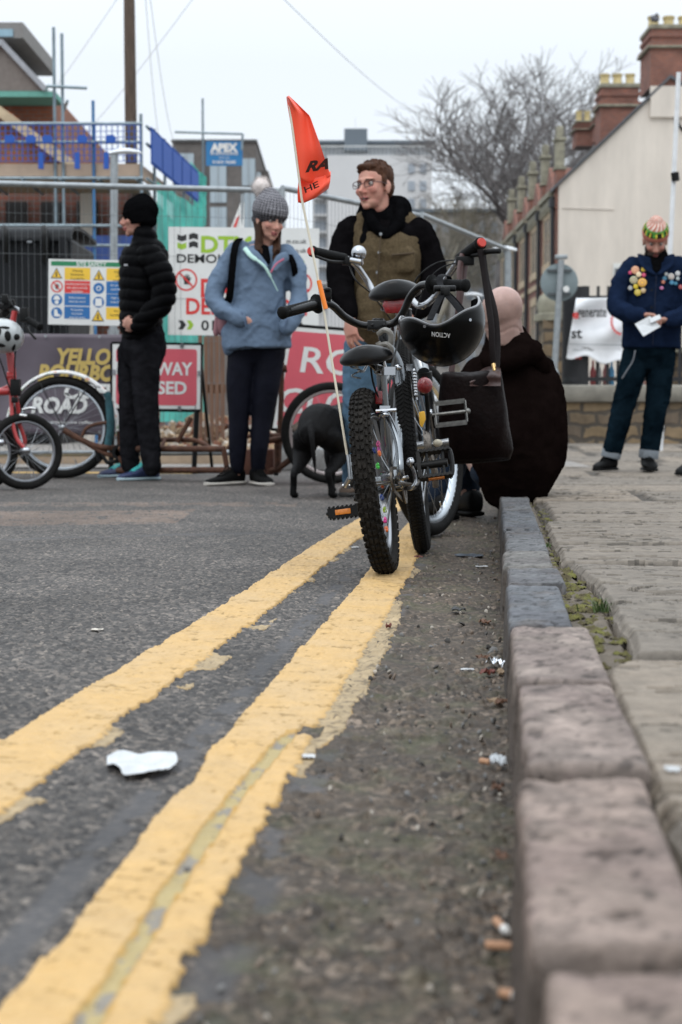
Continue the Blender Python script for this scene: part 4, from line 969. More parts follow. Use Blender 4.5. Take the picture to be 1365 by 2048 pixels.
# rear lamp, silver canister and bracket
mb = MB(); lc = P(850, 771, 4.40); mb.ell(lc, (.023, .020, .024), None, 24, 16); lt = mb.build('tail_light', M_redref, ab, world=True)
mb = MB(); mb.tube([P(851, 752, 4.43), P(849, 790, 4.44)], .014, 14); mb.tube([P(853, 785, 4.46), P(857, 830, 4.5), P(855, 862, 4.5)], .007, 8); mb.build('lamp_bracket', M_black, lt, world=True)
mb = MB(); mb.tube([P(847, 745, 4.43), P(845, 740, 4.44), P(840, 722, 4.45), P(838, 716, 4.46)], [.018, .020, .020, .008], 18); mb.tube([P(838, 720, 4.45), P(828, 712, 4.47)], .006, 8); mb.build('dynamo', M_alu, ab, world=True)
mb = MB(); mb.tube([P(852, 764, 4.435), P(850, 744, 4.43)], [.021, .021], 18); mb.build('dynamo_cap', M_black, ab, world=True)
mb = MB(); mb.cbox(P(822, 735, 4.55), (.028, .03, .02)); mb.tube([P(800, 737, 4.55), P(830, 735, 4.55)], .006, 8); mb.tube([P(826, 740, 4.52), P(829, 780, 4.5), P(833, 800, 4.5)], .006, 8); mb.build('brake_caliper', M_chrome, ab, world=True)
mb = MB()
for k in range(9): mb.ell(P(829 + 1.2 * k * .3, 742 + k * 6, 4.49), (.007, .007, .008), None, 8, 6)
mb.build('coil_spring', M_chrome, ab, world=True)
mb = MB(); mb.rings([[P(x, y, d_) for x, y in ((838, 824), (850, 822), (852, 838), (845, 856), (840, 850))] for d_ in (4.66, 4.70)]); mb.build('yellow_pump_end', mat('yellow_plastic', (.7, .38, .03), .5), ab, world=True, bevel=.004)

# ---------------------------------------------------------------- helmet hanging upside down
M_helm = mat('helmet_shell', (.002, .002, .002), .22, var=.2, scale=6, spec=.12); M_foam = mat('helmet_lining', (.003, .003, .003), .9, spec=0)
M_strap = mat('black_webbing', (.005, .005, .006), .75, spec=.1, var=.3, scale=80, bump=.3)
hc = P(884, 642, 4.14)
hm = empty('helmet', hc, 'glossy black bicycle helmet hanging upside down by its straps from the handlebar grip', 'helmet')
def helm(r, off):
    vs = []; fs = []; nu, nv = 56, 22
    for i in range(nu):
        a = 2 * math.pi * i / nu
        ca, sa = math.cos(a), math.sin(a)
        # opening edge height, waved: high at front/back peak, dips at the ears
        eh = .013 * math.cos(2 * a + .5) + .030 * max(0, ca) ** 3 + .006 * math.sin(5 * a + 1)
        for j in range(nv):
            t = j / (nv - 1); ph = -math.pi / 2 + (math.pi / 2 + eh / .09) * t
            x = (.112 * r) * math.cos(ph) * ca; y = .135 * r * math.cos(ph) * sa; z = (.118 * r) * math.sin(ph)
            vs.append((x, y, z))
    for i in range(nu):
        for j in range(nv - 1): fs.append((i * nv + j, ((i + 1) % nu) * nv + j, ((i + 1) % nu) * nv + j + 1, i * nv + j + 1))
    return vs, fs
rotH = Matrix.Rotation(R(-3), 4, 'Y') @ Matrix.Rotation(R(-3), 4, 'X')
vs, fs = helm(1.0, 0); mb = MB(); mb.add(vs, fs, rotH)
sh = mb.build('shell', M_helm, hm, angle=0); md = sh.modifiers.new('s', 'SOLIDIFY'); md.thickness = .005; md.offset = 1
vs, fs = helm(.955, 0); mb = MB(); mb.add(vs, fs, rotH); ln_ = mb.build('lining', M_foam, hm, angle=0); md = ln_.modifiers.new('s', 'SOLIDIFY'); md.thickness = .012; md.offset = -1
def edge_pt(a, r=1.0):
    ca, sa = math.cos(a), math.sin(a); eh = .013 * math.cos(2 * a + .5) + .030 * max(0, ca) ** 3 + .006 * math.sin(5 * a + 1); ph = eh / .09
    return rotH @ Vector((.112 * r * math.cos(ph) * ca, .135 * r * math.cos(ph) * sa, .118 * r * math.sin(ph)))
mb = MB(); mb.tube([edge_pt(2 * math.pi * k / 72, 1.015) for k in range(72)], .0036, 8, closed=True); mb.build('rim_highlight_trim', mat('highlight_grey', (.10, .10, .105), .18, var=.1, coat=.5), hm)  # lighter grey edge, its colour standing in for the highlight along the rim
def strap(mb, pts, w, th=.002, nrm=(0, -1, 0)):
    pts = smooth_path(pts, 5); mb.tube(pts, [(w / 2, th)] * len(pts), 8, ref=None)
mb = MB(); inv = Matrix.Translation(hc).inverted()
kn = P(888, 583, 4.22)
for a_ in (P(860, 640, 4.09), P(932, 636, 4.10), P(872, 626, 4.2), P(925, 622, 4.22)):
    pts = smooth_path([a_, a_.lerp(kn, .5) + Vector((0, 0, .004)), kn], 4); mb.tube(pts, [(.0095, .0016)] * len(pts), 8, ref=(1, 0, .2))
mb.tube(smooth_path([kn, P(880, 565, 4.27), P(883, 552, 4.3), P(897, 552, 4.34), P(900, 566, 4.36), P(893, 583, 4.3), kn]), [(.009, .002)] * 37, 8)
mb.build('straps', M_strap, hm, world=True)
mb = MB(); mb.cbox(P(890, 581, 4.20), (.024, .010, .020)); mb.cbox(P(894, 584, 4.20), (.018, .012, .022)); mb.tube([P(868, 577, 4.215), P(912, 577, 4.215)], .009, 10); mb.build('buckle', M_black, hm, world=True, bevel=.003)
for x, y in ((855, 651), (933, 640)):
    mb = MB(); c_ = P(x, y, 4.035 if x < 900 else 4.04); 
    d_ = (c_ - hc); d_.z *= 1; s_ = 1.0
    lc_ = rotH.inverted() @ d_; rr_q = math.sqrt((lc_.x / .1165) ** 2 + (lc_.y / .1395) ** 2 + (lc_.z / .1225) ** 2); c_ = hc + d_ / rr_q * 1.006
    mb.disc(c_, .0042, d_, .003, 14); mb.build('rivet', M_chrome, hm, world=True)
# lettering wrapped onto the shell, upside down because the helmet hangs crown down
mb = MB(); vs, fs = text_geo('ACTION', .0, .0); xs = [v[0] for v in vs]; w_ = max(xs) - min(xs); tw = .050; out = []
for v in vs:
    px = 901 - (v[0] - min(xs)) / w_ * tw * 737 ; py = 665 + (v[1] / .72) * 9.5 - (px - 880) * -.10
    d0 = ray(px, py); o0 = Vector((0, 0, CZ)); li = rotH.inverted() @ (o0 - hc); dv = rotH.inverted().to_3x3() @ d0
    A_ = Vector((1 / .1185, 1 / .1415, 1 / .1245)); a_ = Vector((li.x * A_.x, li.y * A_.y, li.z * A_.z)); b_ = Vector((dv.x * A_.x, dv.y * A_.y, dv.z * A_.z))
    qa, qb, qc = b_.dot(b_), 2 * a_.dot(b_), a_.dot(a_) - 1; disc = max(qb * qb - 4 * qa * qc, 0); t_ = (-qb - math.sqrt(disc)) / (2 * qa); out.append(o0 + d0 * t_)
mb.add(out, fs); mb.build('lettering', mat('white_print', (.7, .7, .7), .5), hm, world=True, smooth=False)

# ---------------------------------------------------------------- leather bag hanging from the right grip
M_leath = mat('brown_leather', (.0055, .0026, .0024), .5, spec=.07, var=.5, scale=9, bump=.35, bscale=70)
bgo = empty('leather_bag', P(955, 930, 4.95), "dark brown leather shoulder bag hanging from the bicycle's right grip beside the seated man", 'bag')
outl = [(884, 742), (905, 748), (940, 756), (985, 745), (1000, 742), (1008, 790), (1018, 850), (1028, 905), (1012, 925), (970, 936), (920, 934), (886, 905), (878, 850), (880, 790)]
def bagf():
    mb = MB(); n = 26; m_ = 28; rings = []
    L_ = [(884, 742), (879, 790), (876, 850), (882, 900), (892, 932)]; R_l = [(1002, 735), (1010, 790), (1020, 850), (1028, 900), (1020, 922)]
    for j in range(n):
        t_ = j / (n - 1); a, b = interp(L_, t_), interp(R_l, t_); ring = []
        th = .018 + .045 * math.sin(math.pi * min(1, t_ * .75 + .12)); th *= (1 if t_ < .93 else .6)
        for k in range(m_):
            q_ = 2 * math.pi * k / m_; u = .5 + .5 * math.copysign(abs(math.cos(q_)) ** .55, math.cos(q_)); s = math.copysign(abs(math.sin(q_)) ** .7, math.sin(q_))
            px = a[0] * (1 - u) + b[0] * u; py = a[1] * (1 - u) + b[1] * u + (14 * math.sin(math.pi * u) if t_ < .1 else 0) * (1 - t_ * 10 if t_ < .1 else 0)
            ring.append(P(px, py, 4.93 + .05 * t_ + s * th + .010 * math.sin(px * .09 + t_ * 5) * math.sin(t_ * 3)))
        rings.append(ring)
    mb.rings(rings); return mb
bagf().build('bag_body', M_leath, bgo, world=True, subd=1, angle=0, disp=lambda co, no: .006 * fbm(co[:, 0] * 12, co[:, 1] * 12, co[:, 2] * 6 + 3, o=4))
mb = MB()
vsn = []; 
for j in range(9):
    for k in range(14):
        u = k / 13; v = j / 8; px = 940 + 62 * u; py = 772 - 34 * math.sin(u * 1.9 + .2) * v - 6 * v; vsn.append(P(px, py, 4.86 + .03 * math.sin(u * 4) + .04 * v + .01 * math.sin(v * 9)))
mb.add(vsn, [(j * 14 + k, j * 14 + k + 1, (j + 1) * 14 + k + 1, (j + 1) * 14 + k) for j in range(8) for k in range(13)])
mb.build('folded_flap', mat('worn_leather', (.05, .026, .022), .35, spec=.4, var=.4, scale=14, bump=.3), bgo, world=True, angle=0)
mb = MB()
for pth, w in (([P(961, 498, 4.93), P(968, 540, 4.93), P(976, 600, 4.92), P(983, 650, 4.91), P(985, 700, 4.91), P(989, 738, 4.92)], .020), ([P(966, 500, 4.99), P(974, 560, 4.99), P(990, 620, 4.97), P(996, 680, 4.96), P(994, 738, 4.94)], .018)):
    p_ = smooth_path(pth, 6); mb.tube(p_, [(w * .55, .0035)] * len(p_), 8, ref=(1, .3, 0))
mb.build('strap', mat('dark_strap', (.007, .004, .004), .5, spec=.15, var=.3, scale=60), bgo, world=True)
mb = MB()
for pth, w in (([P(926, 508, 5.02), P(920, 540, 4.99), P(919, 590, 4.97), P(913, 660, 4.97), P(903, 748, 4.95)], .010), ([P(928, 506, 5.06), P(933, 520, 5.1), P(922, 600, 5.06), P(908, 700, 5.0)], .008)):
    p_ = smooth_path(pth, 6); mb.tube(p_, [(w, .0025)] * len(p_), 8, ref=(1, .3, 0))
mb.build('strap', mat('thin_strap', (.05, .02, .018), .5, var=.3, scale=60), bgo, world=True)
mb = MB(); mb.tube([P(987, 728, 4.91), P(990, 742, 4.9)], .007, 10); mb.build('buckle', mat('brass', (.5, .33, .15), .3, 1.0), bgo, world=True)
# ================================================================== PEOPLE
M_skin = vcol_mat('skin', .6, .22, nscale=28, nvar=.14, bump=.2, bscale=220, sss=.06)
SK = np.array([.50, .285, .215]); SKR = np.array([.46, .18, .14])
def basis(yaw, pitch=0, roll=0):
    """columns: person's right, forward, up. yaw 0 = facing the camera (-Y), positive turns towards image right"""
    return Matrix.Rotation(yaw + math.pi, 3, 'Z') @ Matrix.Rotation(-pitch, 3, 'X') @ Matrix.Rotation(roll, 3, 'Y')
def head_parts(mb, c, B, s=1.0, neck=None, ears=True):
    E = lambda p, r: mb.ell(Vector(c) + B @ (Vector(p) * s), tuple(x * s for x in r), B, 20, 14)
    E((0, -.014, .030), (.076, .094, .084)); E((0, .022, -.022), (.064, .068, .080)); E((0, .034, -.074), (.047, .048, .036)); E((0, .066, -.098), (.021, .018, .017))
    E((0, .074, .022), (.050, .016, .012)); E((.036, .062, -.026), (.024, .022, .022)); E((-.036, .062, -.026), (.024, .022, .022))
    E((0, .090, -.063), (.023, .009, .0065)); E((0, .089, -.0735), (.020, .009, .007))
    q = lambda p: Vector(c) + B @ (Vector(p) * s)
    mb.tube([q((0, .084, .014)), q((0, .098, -.012)), q((0, .110, -.034)), q((0, .098, -.045))], [.008 * s, .009 * s, .0125 * s, .008 * s], 10, dome=True)
    E((.012, .094, -.038), (.009, .010, .008)); E((-.012, .094, -.038), (.009, .010, .008))
    if ears:
        for k in (1, -1):
            E((k * .076, -.008, -.012), (.009, .019, .032)); E((k * .081, -.018, -.002), (.006, .011, .020))
    if neck is not None: mb.tube([q((0, -.028, -.03)), q((0, -.026, -.09)), Vector(neck)], [.056 * s, .055 * s, .064 * s], 18)
def head_disp(c, B, s=1.0, amt=.010):
    Bi = B.transposed()
    def f(co, no):
        L_ = (co - np.array(c)) @ np.array(Bi).T / s; d = np.zeros(len(co))
        for k in (1, -1):
            r = np.sqrt(((L_[:, 0] - k * .031) / .020) ** 2 + ((L_[:, 2] - .004) / .012) ** 2); d -= amt * np.exp(-r ** 2) * (L_[:, 1] > .03)
        d -= .004 * np.exp(-((L_[:, 2] + .068) / .0022) ** 2) * (np.abs(L_[:, 0]) < .026) * (L_[:, 1] > .07)
        return d
    return f
def skin_col(c, B, s=1.0, stubble=None, ruddy=.3, tone=1.0):
    Bi = B.transposed()
    def f(co):
        L_ = (co - np.array(c)) @ np.array(Bi).T / s; C = np.ones((len(co), 3)) * SK * tone
        near = (np.linalg.norm(L_, axis=1) < .16)
        rd = ruddy * np.clip(fbm(co[:, 0] * 25, co[:, 1] * 25, co[:, 2] * 25) + .5, 0, 1)
        ch = sum(np.exp(-(((L_[:, 0] - k * .042) / .02) ** 2 + ((L_[:, 2] + .025) / .02) ** 2)) for k in (1, -1)) + np.exp(-((L_[:, 0] / .014) ** 2 + ((L_[:, 2] + .034) / .014) ** 2))
        m = np.clip(rd + .6 * ch * near * (L_[:, 1] > .02), 0, .85)[:, None]; C = C * (1 - m) + SKR * tone * m
        lips = near & (np.abs(L_[:, 0]) < .025) & (np.abs(L_[:, 2] + .068) < .0115) & (L_[:, 1] > .078); C[lips] = np.array([.38, .13, .12]) * tone
        ml = near & (np.abs(L_[:, 0]) < .022) & (np.abs(L_[:, 2] + .068) < .0022) & (L_[:, 1] > .07); C[ml] = (.08, .03, .03)
        br = near & (np.abs(np.abs(L_[:, 0]) - .031) < .017) & (np.abs(L_[:, 2] - .022 + .1 * (np.abs(L_[:, 0]) - .03)) < .0042) & (L_[:, 1] > .05); C[br] = (.09, .045, .025)
        if stubble is not None:
            b = near & (L_[:, 2] < -.048 + .35 * np.maximum(0, .05 - L_[:, 1])) & (L_[:, 1] > -.005) & ~lips; C[b] = C[b] * (1 - stubble[1]) + np.array(stubble[0]) * stubble[1]
        return C
    return f
def eyes(parent, c, B, s=1.0, lid=0):
    for k in (1, -1):
        e = Vector(c) + B @ (Vector((k * .031, .0665, .004)) * s)
        mb = MB(); mb.ell(e, (.0125 * s,) * 3, B, 16, 12); o = mb.build('eye', mat('eye_white', (.30, .26, .24), .3), parent, world=True)
        mb = MB(); mb.ell(e + B @ (Vector((0, .0085, 0)) * s), (.0066 * s, .0050 * s, .0066 * s), B, 14, 10); mb.build('iris', mat('iris', (.03, .02, .015), .1), o, world=True)
def hand_parts(mb, w, f, n, side, curl=(.35, .5, .45), s=1.0, spread=.10, thumb=.7):
    """w wrist, f finger direction, n palm normal (towards palm side), side +1/-1 puts the thumb along +-(f x n)"""
    f = Vector(f).normalized(); n = (Vector(n) - f * Vector(n).dot(f)).normalized(); t = f.cross(n) * side; w = Vector(w)
    pc = w + f * .048 * s
    mb.tube([w - f * .012 * s, w + f * .010 * s, w + f * .045 * s, w + f * .082 * s], [(.026 * s, .018 * s), (.030 * s, .019 * s), (.040 * s, .017 * s), (.038 * s, .013 * s)], 14, ref=t)
    for i, (o, L_, r) in enumerate(((.030, .068, .0088), (.010, .078, .0092), (-.010, .073, .0088), (-.029, .058, .0078))):
        b = w + f * (.080 - .006 * abs(i - 1)) * s + t * o * s; d = (f + t * spread * (1.2 - i) * .8).normalized(); p = b; a = 0; pts = [b - d * .012 * s]; 
        for j, fr in enumerate((.45, .31, .24)):
            a += curl[j] * (1 + .12 * i)
            dd = (d * math.cos(a) + n * math.sin(a)).normalized(); pts.append(p.copy() if j == 0 else p); p = p + dd * L_ * fr * s
        pts.append(p); mb.tube(pts, [r * s * k for k in (1.02, 1.0, .94, .88, .76)], 10, dome=True)
    tb_ = w + f * .022 * s + t * .026 * s + n * .004 * s; d1 = (t * thumb + f * .8 + n * .35).normalized(); d2 = (t * thumb * .45 + f + n * .45).normalized()
    mb.tube([tb_ - d1 * .01 * s, tb_, tb_ + d1 * .034 * s, tb_ + d1 * .034 * s + d2 * .034 * s], [.013 * s, .013 * s, .0105 * s, .0085 * s], 10, dome=True)
def limb(mb, pts, r, seg=16, ref=None, n=4, dome=True):
    if any(isinstance(q, tuple) for q in r): r = [q if isinstance(q, tuple) else (q, q) for q in r]
    m = len(pts); P_ = smooth_path(pts, n); rr = []
    for i in range(m - 1):
        for k in range(n):
            t = k / n; a, b = r[i], r[i + 1]
            rr.append(tuple(a[q] * (1 - t) + b[q] * t for q in range(2)) if isinstance(a, tuple) else a * (1 - t) + b * t)
    rr.append(r[-1]); mb.tube(P_, rr, seg, ref=ref, dome=dome)
def folds(amp, fx=6, fz=9, seed=0, fine=.25, quilt=None, axis=None):
    def f(co, no):
        x, y, z = co[:, 0], co[:, 1], co[:, 2]
        w = fbm(x * fx, y * fx, z * fz + seed, o=3); r = 1 - np.abs(perlin(x * fx * 1.3 + 5, y * fx * 1.3, z * fz * .9 + 1.2 * w + seed)) * 2.4
        d = amp * (.8 * w + .55 * np.clip(r, -1, 1)) + amp * fine * fbm(x * 45, y * 45, z * 45, o=2)
        if quilt is not None:
            ph = quilt(co); d = d * .6 + .013 * (np.abs(np.sin(ph)) ** .55) - .006
        return d
    return f
def shoe(parent, heel, toe, w, h, mu, ms, laces=None, name='shoe', sole=.022, z0=None, ankle=None):
    heel, toe = Vector(heel), Vector(toe); d = toe - heel; L_ = d.length; d.normalize(); x = Vector((d.y, -d.x, 0)).normalized(); up = Vector((0, 0, 1)); c0 = heel
    def ring(t, hw, zt, zb): return [c0 + d * (t * L_) + x * hw * math.copysign(abs(math.cos(a)) ** .7, math.cos(a)) + up * (zb + (zt - zb) * (.5 + .5 * math.copysign(abs(math.sin(a)) ** .7, math.sin(a)))) for a in [2 * math.pi * k / 16 for k in range(16)]]
    T_ = [(0, .55, .8), (.04, .74, 1), (.15, .84, 1.02), (.28, .82, .96), (.42, .84, .72), (.58, .95, .56), (.74, 1, .46), (.88, .86, .38), (.97, .55, .30), (1, .30, .22)]
    mb = MB(); mb.rings([ring(t, w / 2 * a, h * b, sole * .6) for t, a, b in T_]); o = mb.build(name, mu, parent, world=True, subd=1, angle=0)
    mb = MB(); mb.rings([ring(t * 1.03 - .015, w / 2 * a * 1.08, sole, 0) for t, a, b in T_]); mb.build('sole', ms, o, world=True, bevel=.003)
    if laces is not None:
        mb = MB()
        for k in range(6):
            t = .34 + k * .055; zt = h * (1.0 - (t - .28) * 1.35) + .004
            for s_ in (1, -1): mb.tube([c0 + d * (t * L_) + x * s_ * w * .24 + up * (zt - .008), c0 + d * ((t + .03) * L_) + up * (zt + .004), c0 + d * ((t + .05) * L_) - x * s_ * w * .24 + up * (zt - .012)], .0030, 6)
        for s_ in (1, -1): mb.tube(smooth_path([c0 + d * .33 * L_ + up * (h * .98), c0 + d * .36 * L_ + x * s_ * .03 + up * (h * 1.05), c0 + d * .42 * L_ + x * s_ * .035 + up * (h * .8)]), .0032, 6)
        mb.build('laces', laces, o, world=True)
    return o
def body_core(mb, sh, hip, B, w=.16):
    """a plain trunk inside the clothes, so that the body is one continuous figure"""
    sh, hip = Vector(sh), Vector(hip); mb.tube([hip, hip.lerp(sh, .5), sh], [(w * .82, w * .5), (w * .75, w * .48), (w * .85, w * .48)], 16, ref=B.col[0], dome=True)

M_blackcloth = mat('black_cloth', (.004, .004, .0045), .9, var=.3, scale=30, bump=.2, bscale=400, spec=0)
M_knitblack = mat('black_knit', (.004, .004, .0045), .95, var=.3, scale=60, bump=.6, bscale=180, spec=0)
M_sole = mat('white_sole', (.42, .39, .35), .7, var=.12, scale=30)

# ---------------------------------------------------------------- person in black puffer jacket, side on, facing left
def person_puffer():
    D = 9.4; g = G(275, 957, 0); rt = empty('person', (g.x, D, .003), 'person in a black padded jacket, black beanie and blue trainers standing side on', 'person', 'people standing in the road')
    Bd = basis(R(-86)); hc_ = P(277, 436, D); Bh = basis(R(-80), R(2))
    sh = P(291, 505, D); hip = P(284, 690, D)
    mb = MB(); head_parts(mb, hc_, Bh, .97, neck=P(290, 492, D)); body_core(mb, sh, hip, Bd, .15)
    for s_, kn, an in ((.07, (272, 800), (262, 930)), (-.07, (292, 800), (303, 934))):
        limb(mb, [P(284, 700, D + s_), P(*kn, D + s_ * 1.1), P(*an, D + s_ * 1.2)], [.06, .045, .035])
    el = P(325, 592, D - .22); wr = P(275, 650, D - .22)
    limb(mb, [P(298, 515, D - .16), el, wr], [.045, .038, .027]); hand_parts(mb, P(272, 655, D - .225), Vector((-.62, .25, .35)), Vector((0, .8, .3)), 1, curl=(.5, .7, .6), s=.95)
    limb(mb, [P(292, 515, D + .16), P(305, 590, D + .2), P(262, 650, D + .17)], [.045, .038, .027])
    mb.build('body', M_skin, rt, world=True, remesh=.0055, sm=3, disp=head_disp(hc_, Bh, .97), colf=skin_col(hc_, Bh, .97, ruddy=.5, tone=.85))
    eyes(rt, hc_, Bh, .97)
    mb = MB(); q = lambda x, y, z: hc_ + Bh @ Vector((x, y, z))
    mb.ell(q(0, -.018, .045), (.092, .108, .090), Bh, 24, 16); mb.tube([q(0, -.022, -.035), q(0, -.014, .015), q(0, -.008, .05)], [(.088, .092), (.092, .104), (.092, .106)], 20, ref=Bh.col[0]); mb.ell(q(0, -.04, -.02), (.085, .075, .05), Bh); mb.ell(q(0, -.03, .105), (.05, .06, .045), Bh)
    mb.build('beanie', M_knitblack, rt, world=True, remesh=.006, sm=5, disp=lambda co, no: .0015 * np.sin(np.arctan2(co[:, 0] - hc_.x, co[:, 1] - hc_.y) * 40) + .003 * fbm(co[:, 0] * 12, co[:, 1] * 12, co[:, 2] * 12))
    mb = MB()
    rg_ = [(673, .115, .165, 283), (650, .125, .175, 282), (600, .130, .18, 283), (560, .135, .180, 284), (520, .15, .165, 290), (498, .13, .12, 293), (484, .08, .09, 291), (470, .07, .082, 289)]
    mb.tube([P(x, y, D) for y, a, b, x in rg_], [(b, a) for y, a, b, x in rg_], 24, ref=Bd.col[0], dome=True)
    limb(mb, [P(300, 512, D - .15), P(323, 550, D - .2), P(327, 598, D - .22), P(300, 630, D - .225), P(277, 650, D - .22)], [.075, .075, .07, .062, .048])
    limb(mb, [P(290, 512, D + .15), P(308, 590, D + .2), P(268, 650, D + .17)], [.072, .065, .045])
    def quilt(co): return (co[:, 2] + .08 * (co[:, 0] - g.x) * np.sign(co[:, 1] - D + .1) + .012 * np.sin(co[:, 0] * 20)) * (math.pi / .068)
    M_puff = mat('puffer_nylon', (.0035, .0035, .004), .5, var=.3, scale=8, bump=.25, bscale=40, spec=.02)
    mb.build('padded_jacket', M_puff, rt, world=True, remesh=.008, sm=6, disp=folds(.007, 9, 9, 2, quilt=quilt))
    mb = MB(); mb.tube(smooth_path([P(252, 492, D - .03), P(247, 520, D - .05), P(240, 560, D - .05)]), .004, 6); mb.build('zip', M_black, rt, world=True)
    mb = MB(); mb.cbox(P(252, 530, D - .165), (.022, .004, .010)); mb.build('chest_badge', mat('badge_white', (.4, .4, .42), .5), rt, world=True)
    mb = MB()
    limb(mb, [P(288, 668, D), P(287, 700, D)], [(.155, .130), (.158, .145)], ref=Bd.col[0])
    limb(mb, [P(269, 700, D + .075), P(262, 800, D + .08), P(260, 880, D + .08), P(262, 932, D + .08)], [.105, .075, .062, .056])
    limb(mb, [P(292, 700, D - .075), P(292, 800, D - .08), P(300, 880, D - .08), P(304, 934, D - .08)], [.098, .076, .064, .058])
    mb.build('jeans', mat('black_denim', (.012, .012, .014), .85, var=.5, scale=12, bump=.4, bscale=200, spec=0), rt, world=True, remesh=.008, sm=4, disp=folds(.007, 7, 14, 5))
    mu = mat('navy_trainer', (.012, .022, .075), .6, var=.4, scale=40, bump=.3); ms = mat('pale_blue_sole', (.32, .42, .46), .6); lc = mat('turquoise_laces', (.06, .50, .48), .6)
    shoe(rt, G(268, 953) + Vector((0, .04, 0)), G(200, 956) + Vector((0, -.0, 0)), .095, .11, mu, ms, lc)
    shoe(rt, G(318, 960), G(236, 962), .098, .115, mu, ms, lc)
person_puffer()

# ---------------------------------------------------------------- woman in pale blue jacket
def person_woman():
    D = 8.75; g = G(503, 966, 0); rt = empty('person', (g.x, D, .003), 'woman in a pale blue jacket and grey bobble hat with both hands in her pockets', 'person', 'people standing in the road')
    Bd = basis(R(14)); hc_ = P(541, 441, D - .05); Bh = basis(R(30), R(14), R(-4)); s = .93
    mb = MB(); head_parts(mb, hc_, Bh, s, neck=P(530, 492, D)); body_core(mb, P(528, 510, D), P(512, 690, D), Bd, .14)
    limb(mb, [P(482, 690, D), P(480, 800, D), P(474, 920, D + .03)], [.07, .048, .030]); limb(mb, [P(538, 690, D), P(527, 800, D + .01), P(517, 920, D + .03)], [.07, .048, .030])
    for p_ in ((P(474, 925, D + .02), P(473, 948, D + .04)), (P(517, 928, D + .03), P(516, 948, D + .04))): limb(mb, p_, [.028, .026])
    limb(mb, [P(470, 508, D), P(428, 592, D - .02), P(480, 640, D - .14)], [.042, .036, .026]); hand_parts(mb, P(481, 636, D - .15), Vector((.65, .12, -.5)), Vector((.2, 1, .2)), -1, curl=(.3, .4, .3), s=.9)
    limb(mb, [P(578, 512, D), P(602, 590, D - .02), P(578, 648, D - .12)], [.042, .036, .026]); hand_parts(mb, P(572, 648, D - .07), Vector((-.5, .3, -.5)), Vector((0, 1, 0)), 1, s=.8)
    mb.build('body', M_skin, rt, world=True, remesh=.0055, sm=3, disp=head_disp(hc_, Bh, s), colf=skin_col(hc_, Bh, s, ruddy=.35, tone=1.0)); eyes(rt, hc_, Bh, s)
    q = lambda x, y, z: hc_ + Bh @ (Vector((x, y, z)) * s)
    # hair
    M_hair = mat('brown_hair', (.040, .018, .010), .6, spec=.15, var=.5, scale=40, stretch=(3, 3, .4), bump=.4, bscale=150)
    mb = MB()
    for k in range(26):
        a = -2.7 + k * .20; sd_ = q(.074 * math.cos(a - math.pi / 2 + .0), -.02 + .06 * math.sin(a - math.pi / 2), .01); 
        x = q(.070 * math.sin(a), -.030 + .075 * -math.cos(a), .0)
        lx = (Bh.transposed() @ (x - hc_))
        if lx.y > -.005: continue
        bt = P((519 if x.x < hc_.x else 553) + 7 * math.sin(k * 1.7), 512 + 12 * math.sin(k * 2.3), D - .11 - .02 * math.cos(k)); mb.tube(smooth_path([x, x + Vector((.0, -.01, -.07)), bt]), [.013] * 12 + [.006], 7, dome=True)
    mb.ell(q(0, -.045, -.02), (.078, .062, .085), Bh); mb.build('hair', M_hair, rt, world=True, remesh=.0055, sm=2, disp=lambda co, no: .003 * fbm(co[:, 0] * 60, co[:, 1] * 60, co[:, 2] * 8))
    # hat
    M_hat = mat('grey_knit', (.17, .165, .175), .95, var=.25, scale=60, bump=.3, bscale=200, spec=.1)
    Bt = Bh; mb = MB(); mb.ell(q(0, -.022, .062), (.098, .112, .098), Bt, 28, 18); mb.ell(q(0, -.05, .12), (.062, .072, .065), Bt); mb.tube([q(0, -.012, .018), q(0, -.018, .06)], [(.091, .110), (.099, .114)], 24, ref=Bt.col[0]); mb.ell(q(0, -.055, -.005), (.085, .072, .05), Bt)
    def hd(co, no):
        L_ = (co - np.array(hc_)) @ np.array(Bt.transposed()).T; a = np.arctan2(L_[:, 0], L_[:, 1] + .02); return .0045 * np.abs(np.sin(a * 17)) * np.abs(np.sin(L_[:, 2] * math.pi / .013 + 0 * a)) ** .7 + .002 * fbm(co[:, 0] * 30, co[:, 1] * 30, co[:, 2] * 30)
    def hcol(co):
        L_ = (co - np.array(hc_)) @ np.array(Bt.transposed()).T; a = np.arctan2(L_[:, 0], L_[:, 1] + .02); k = (np.abs(np.sin(a * 17)) * np.abs(np.sin(L_[:, 2] * math.pi / .013)) > .45)
        c = np.where(k[:, None], np.array([.27, .265, .285]), np.array([.075, .072, .08])); low = (L_[:, 2] < .038); c[low] = c[low] * .45; return c
    mb.build('bobble_hat', vcol_mat('hat_knit', .95, .1, 60, .2, .4, 300), rt, world=True, remesh=.0042, sm=5, disp=hd, colf=hcol)
    pc_ = P(523, 374, D + .0); mb = MB(); rg = random.Random(2)
    for k in range(1500):
        v = Vector((rg.gauss(0, 1), rg.gauss(0, 1), rg.gauss(0, 1))).normalized(); w = v.cross(Vector((.3, .2, 1))).normalized() * .0022; a = pc_ + v * .018; b = pc_ + v * rg.uniform(.058, .074) + Vector((rg.gauss(0, .005), rg.gauss(0, .005), rg.gauss(0, .005))); mb.add([a - w, a + w, b], [(0, 1, 2)])
    mb.ell(pc_, (.050, .050, .048)); mb.build('pompom', mat('fur_pompom', (.72, .66, .63), .95, var=.25, scale=30), rt, world=True, angle=0)
    # jacket
    M_jk = mat('pale_blue_shell', (.115, .162, .232), .75, spec=.15, var=.10, scale=5, bump=.3, bscale=60)
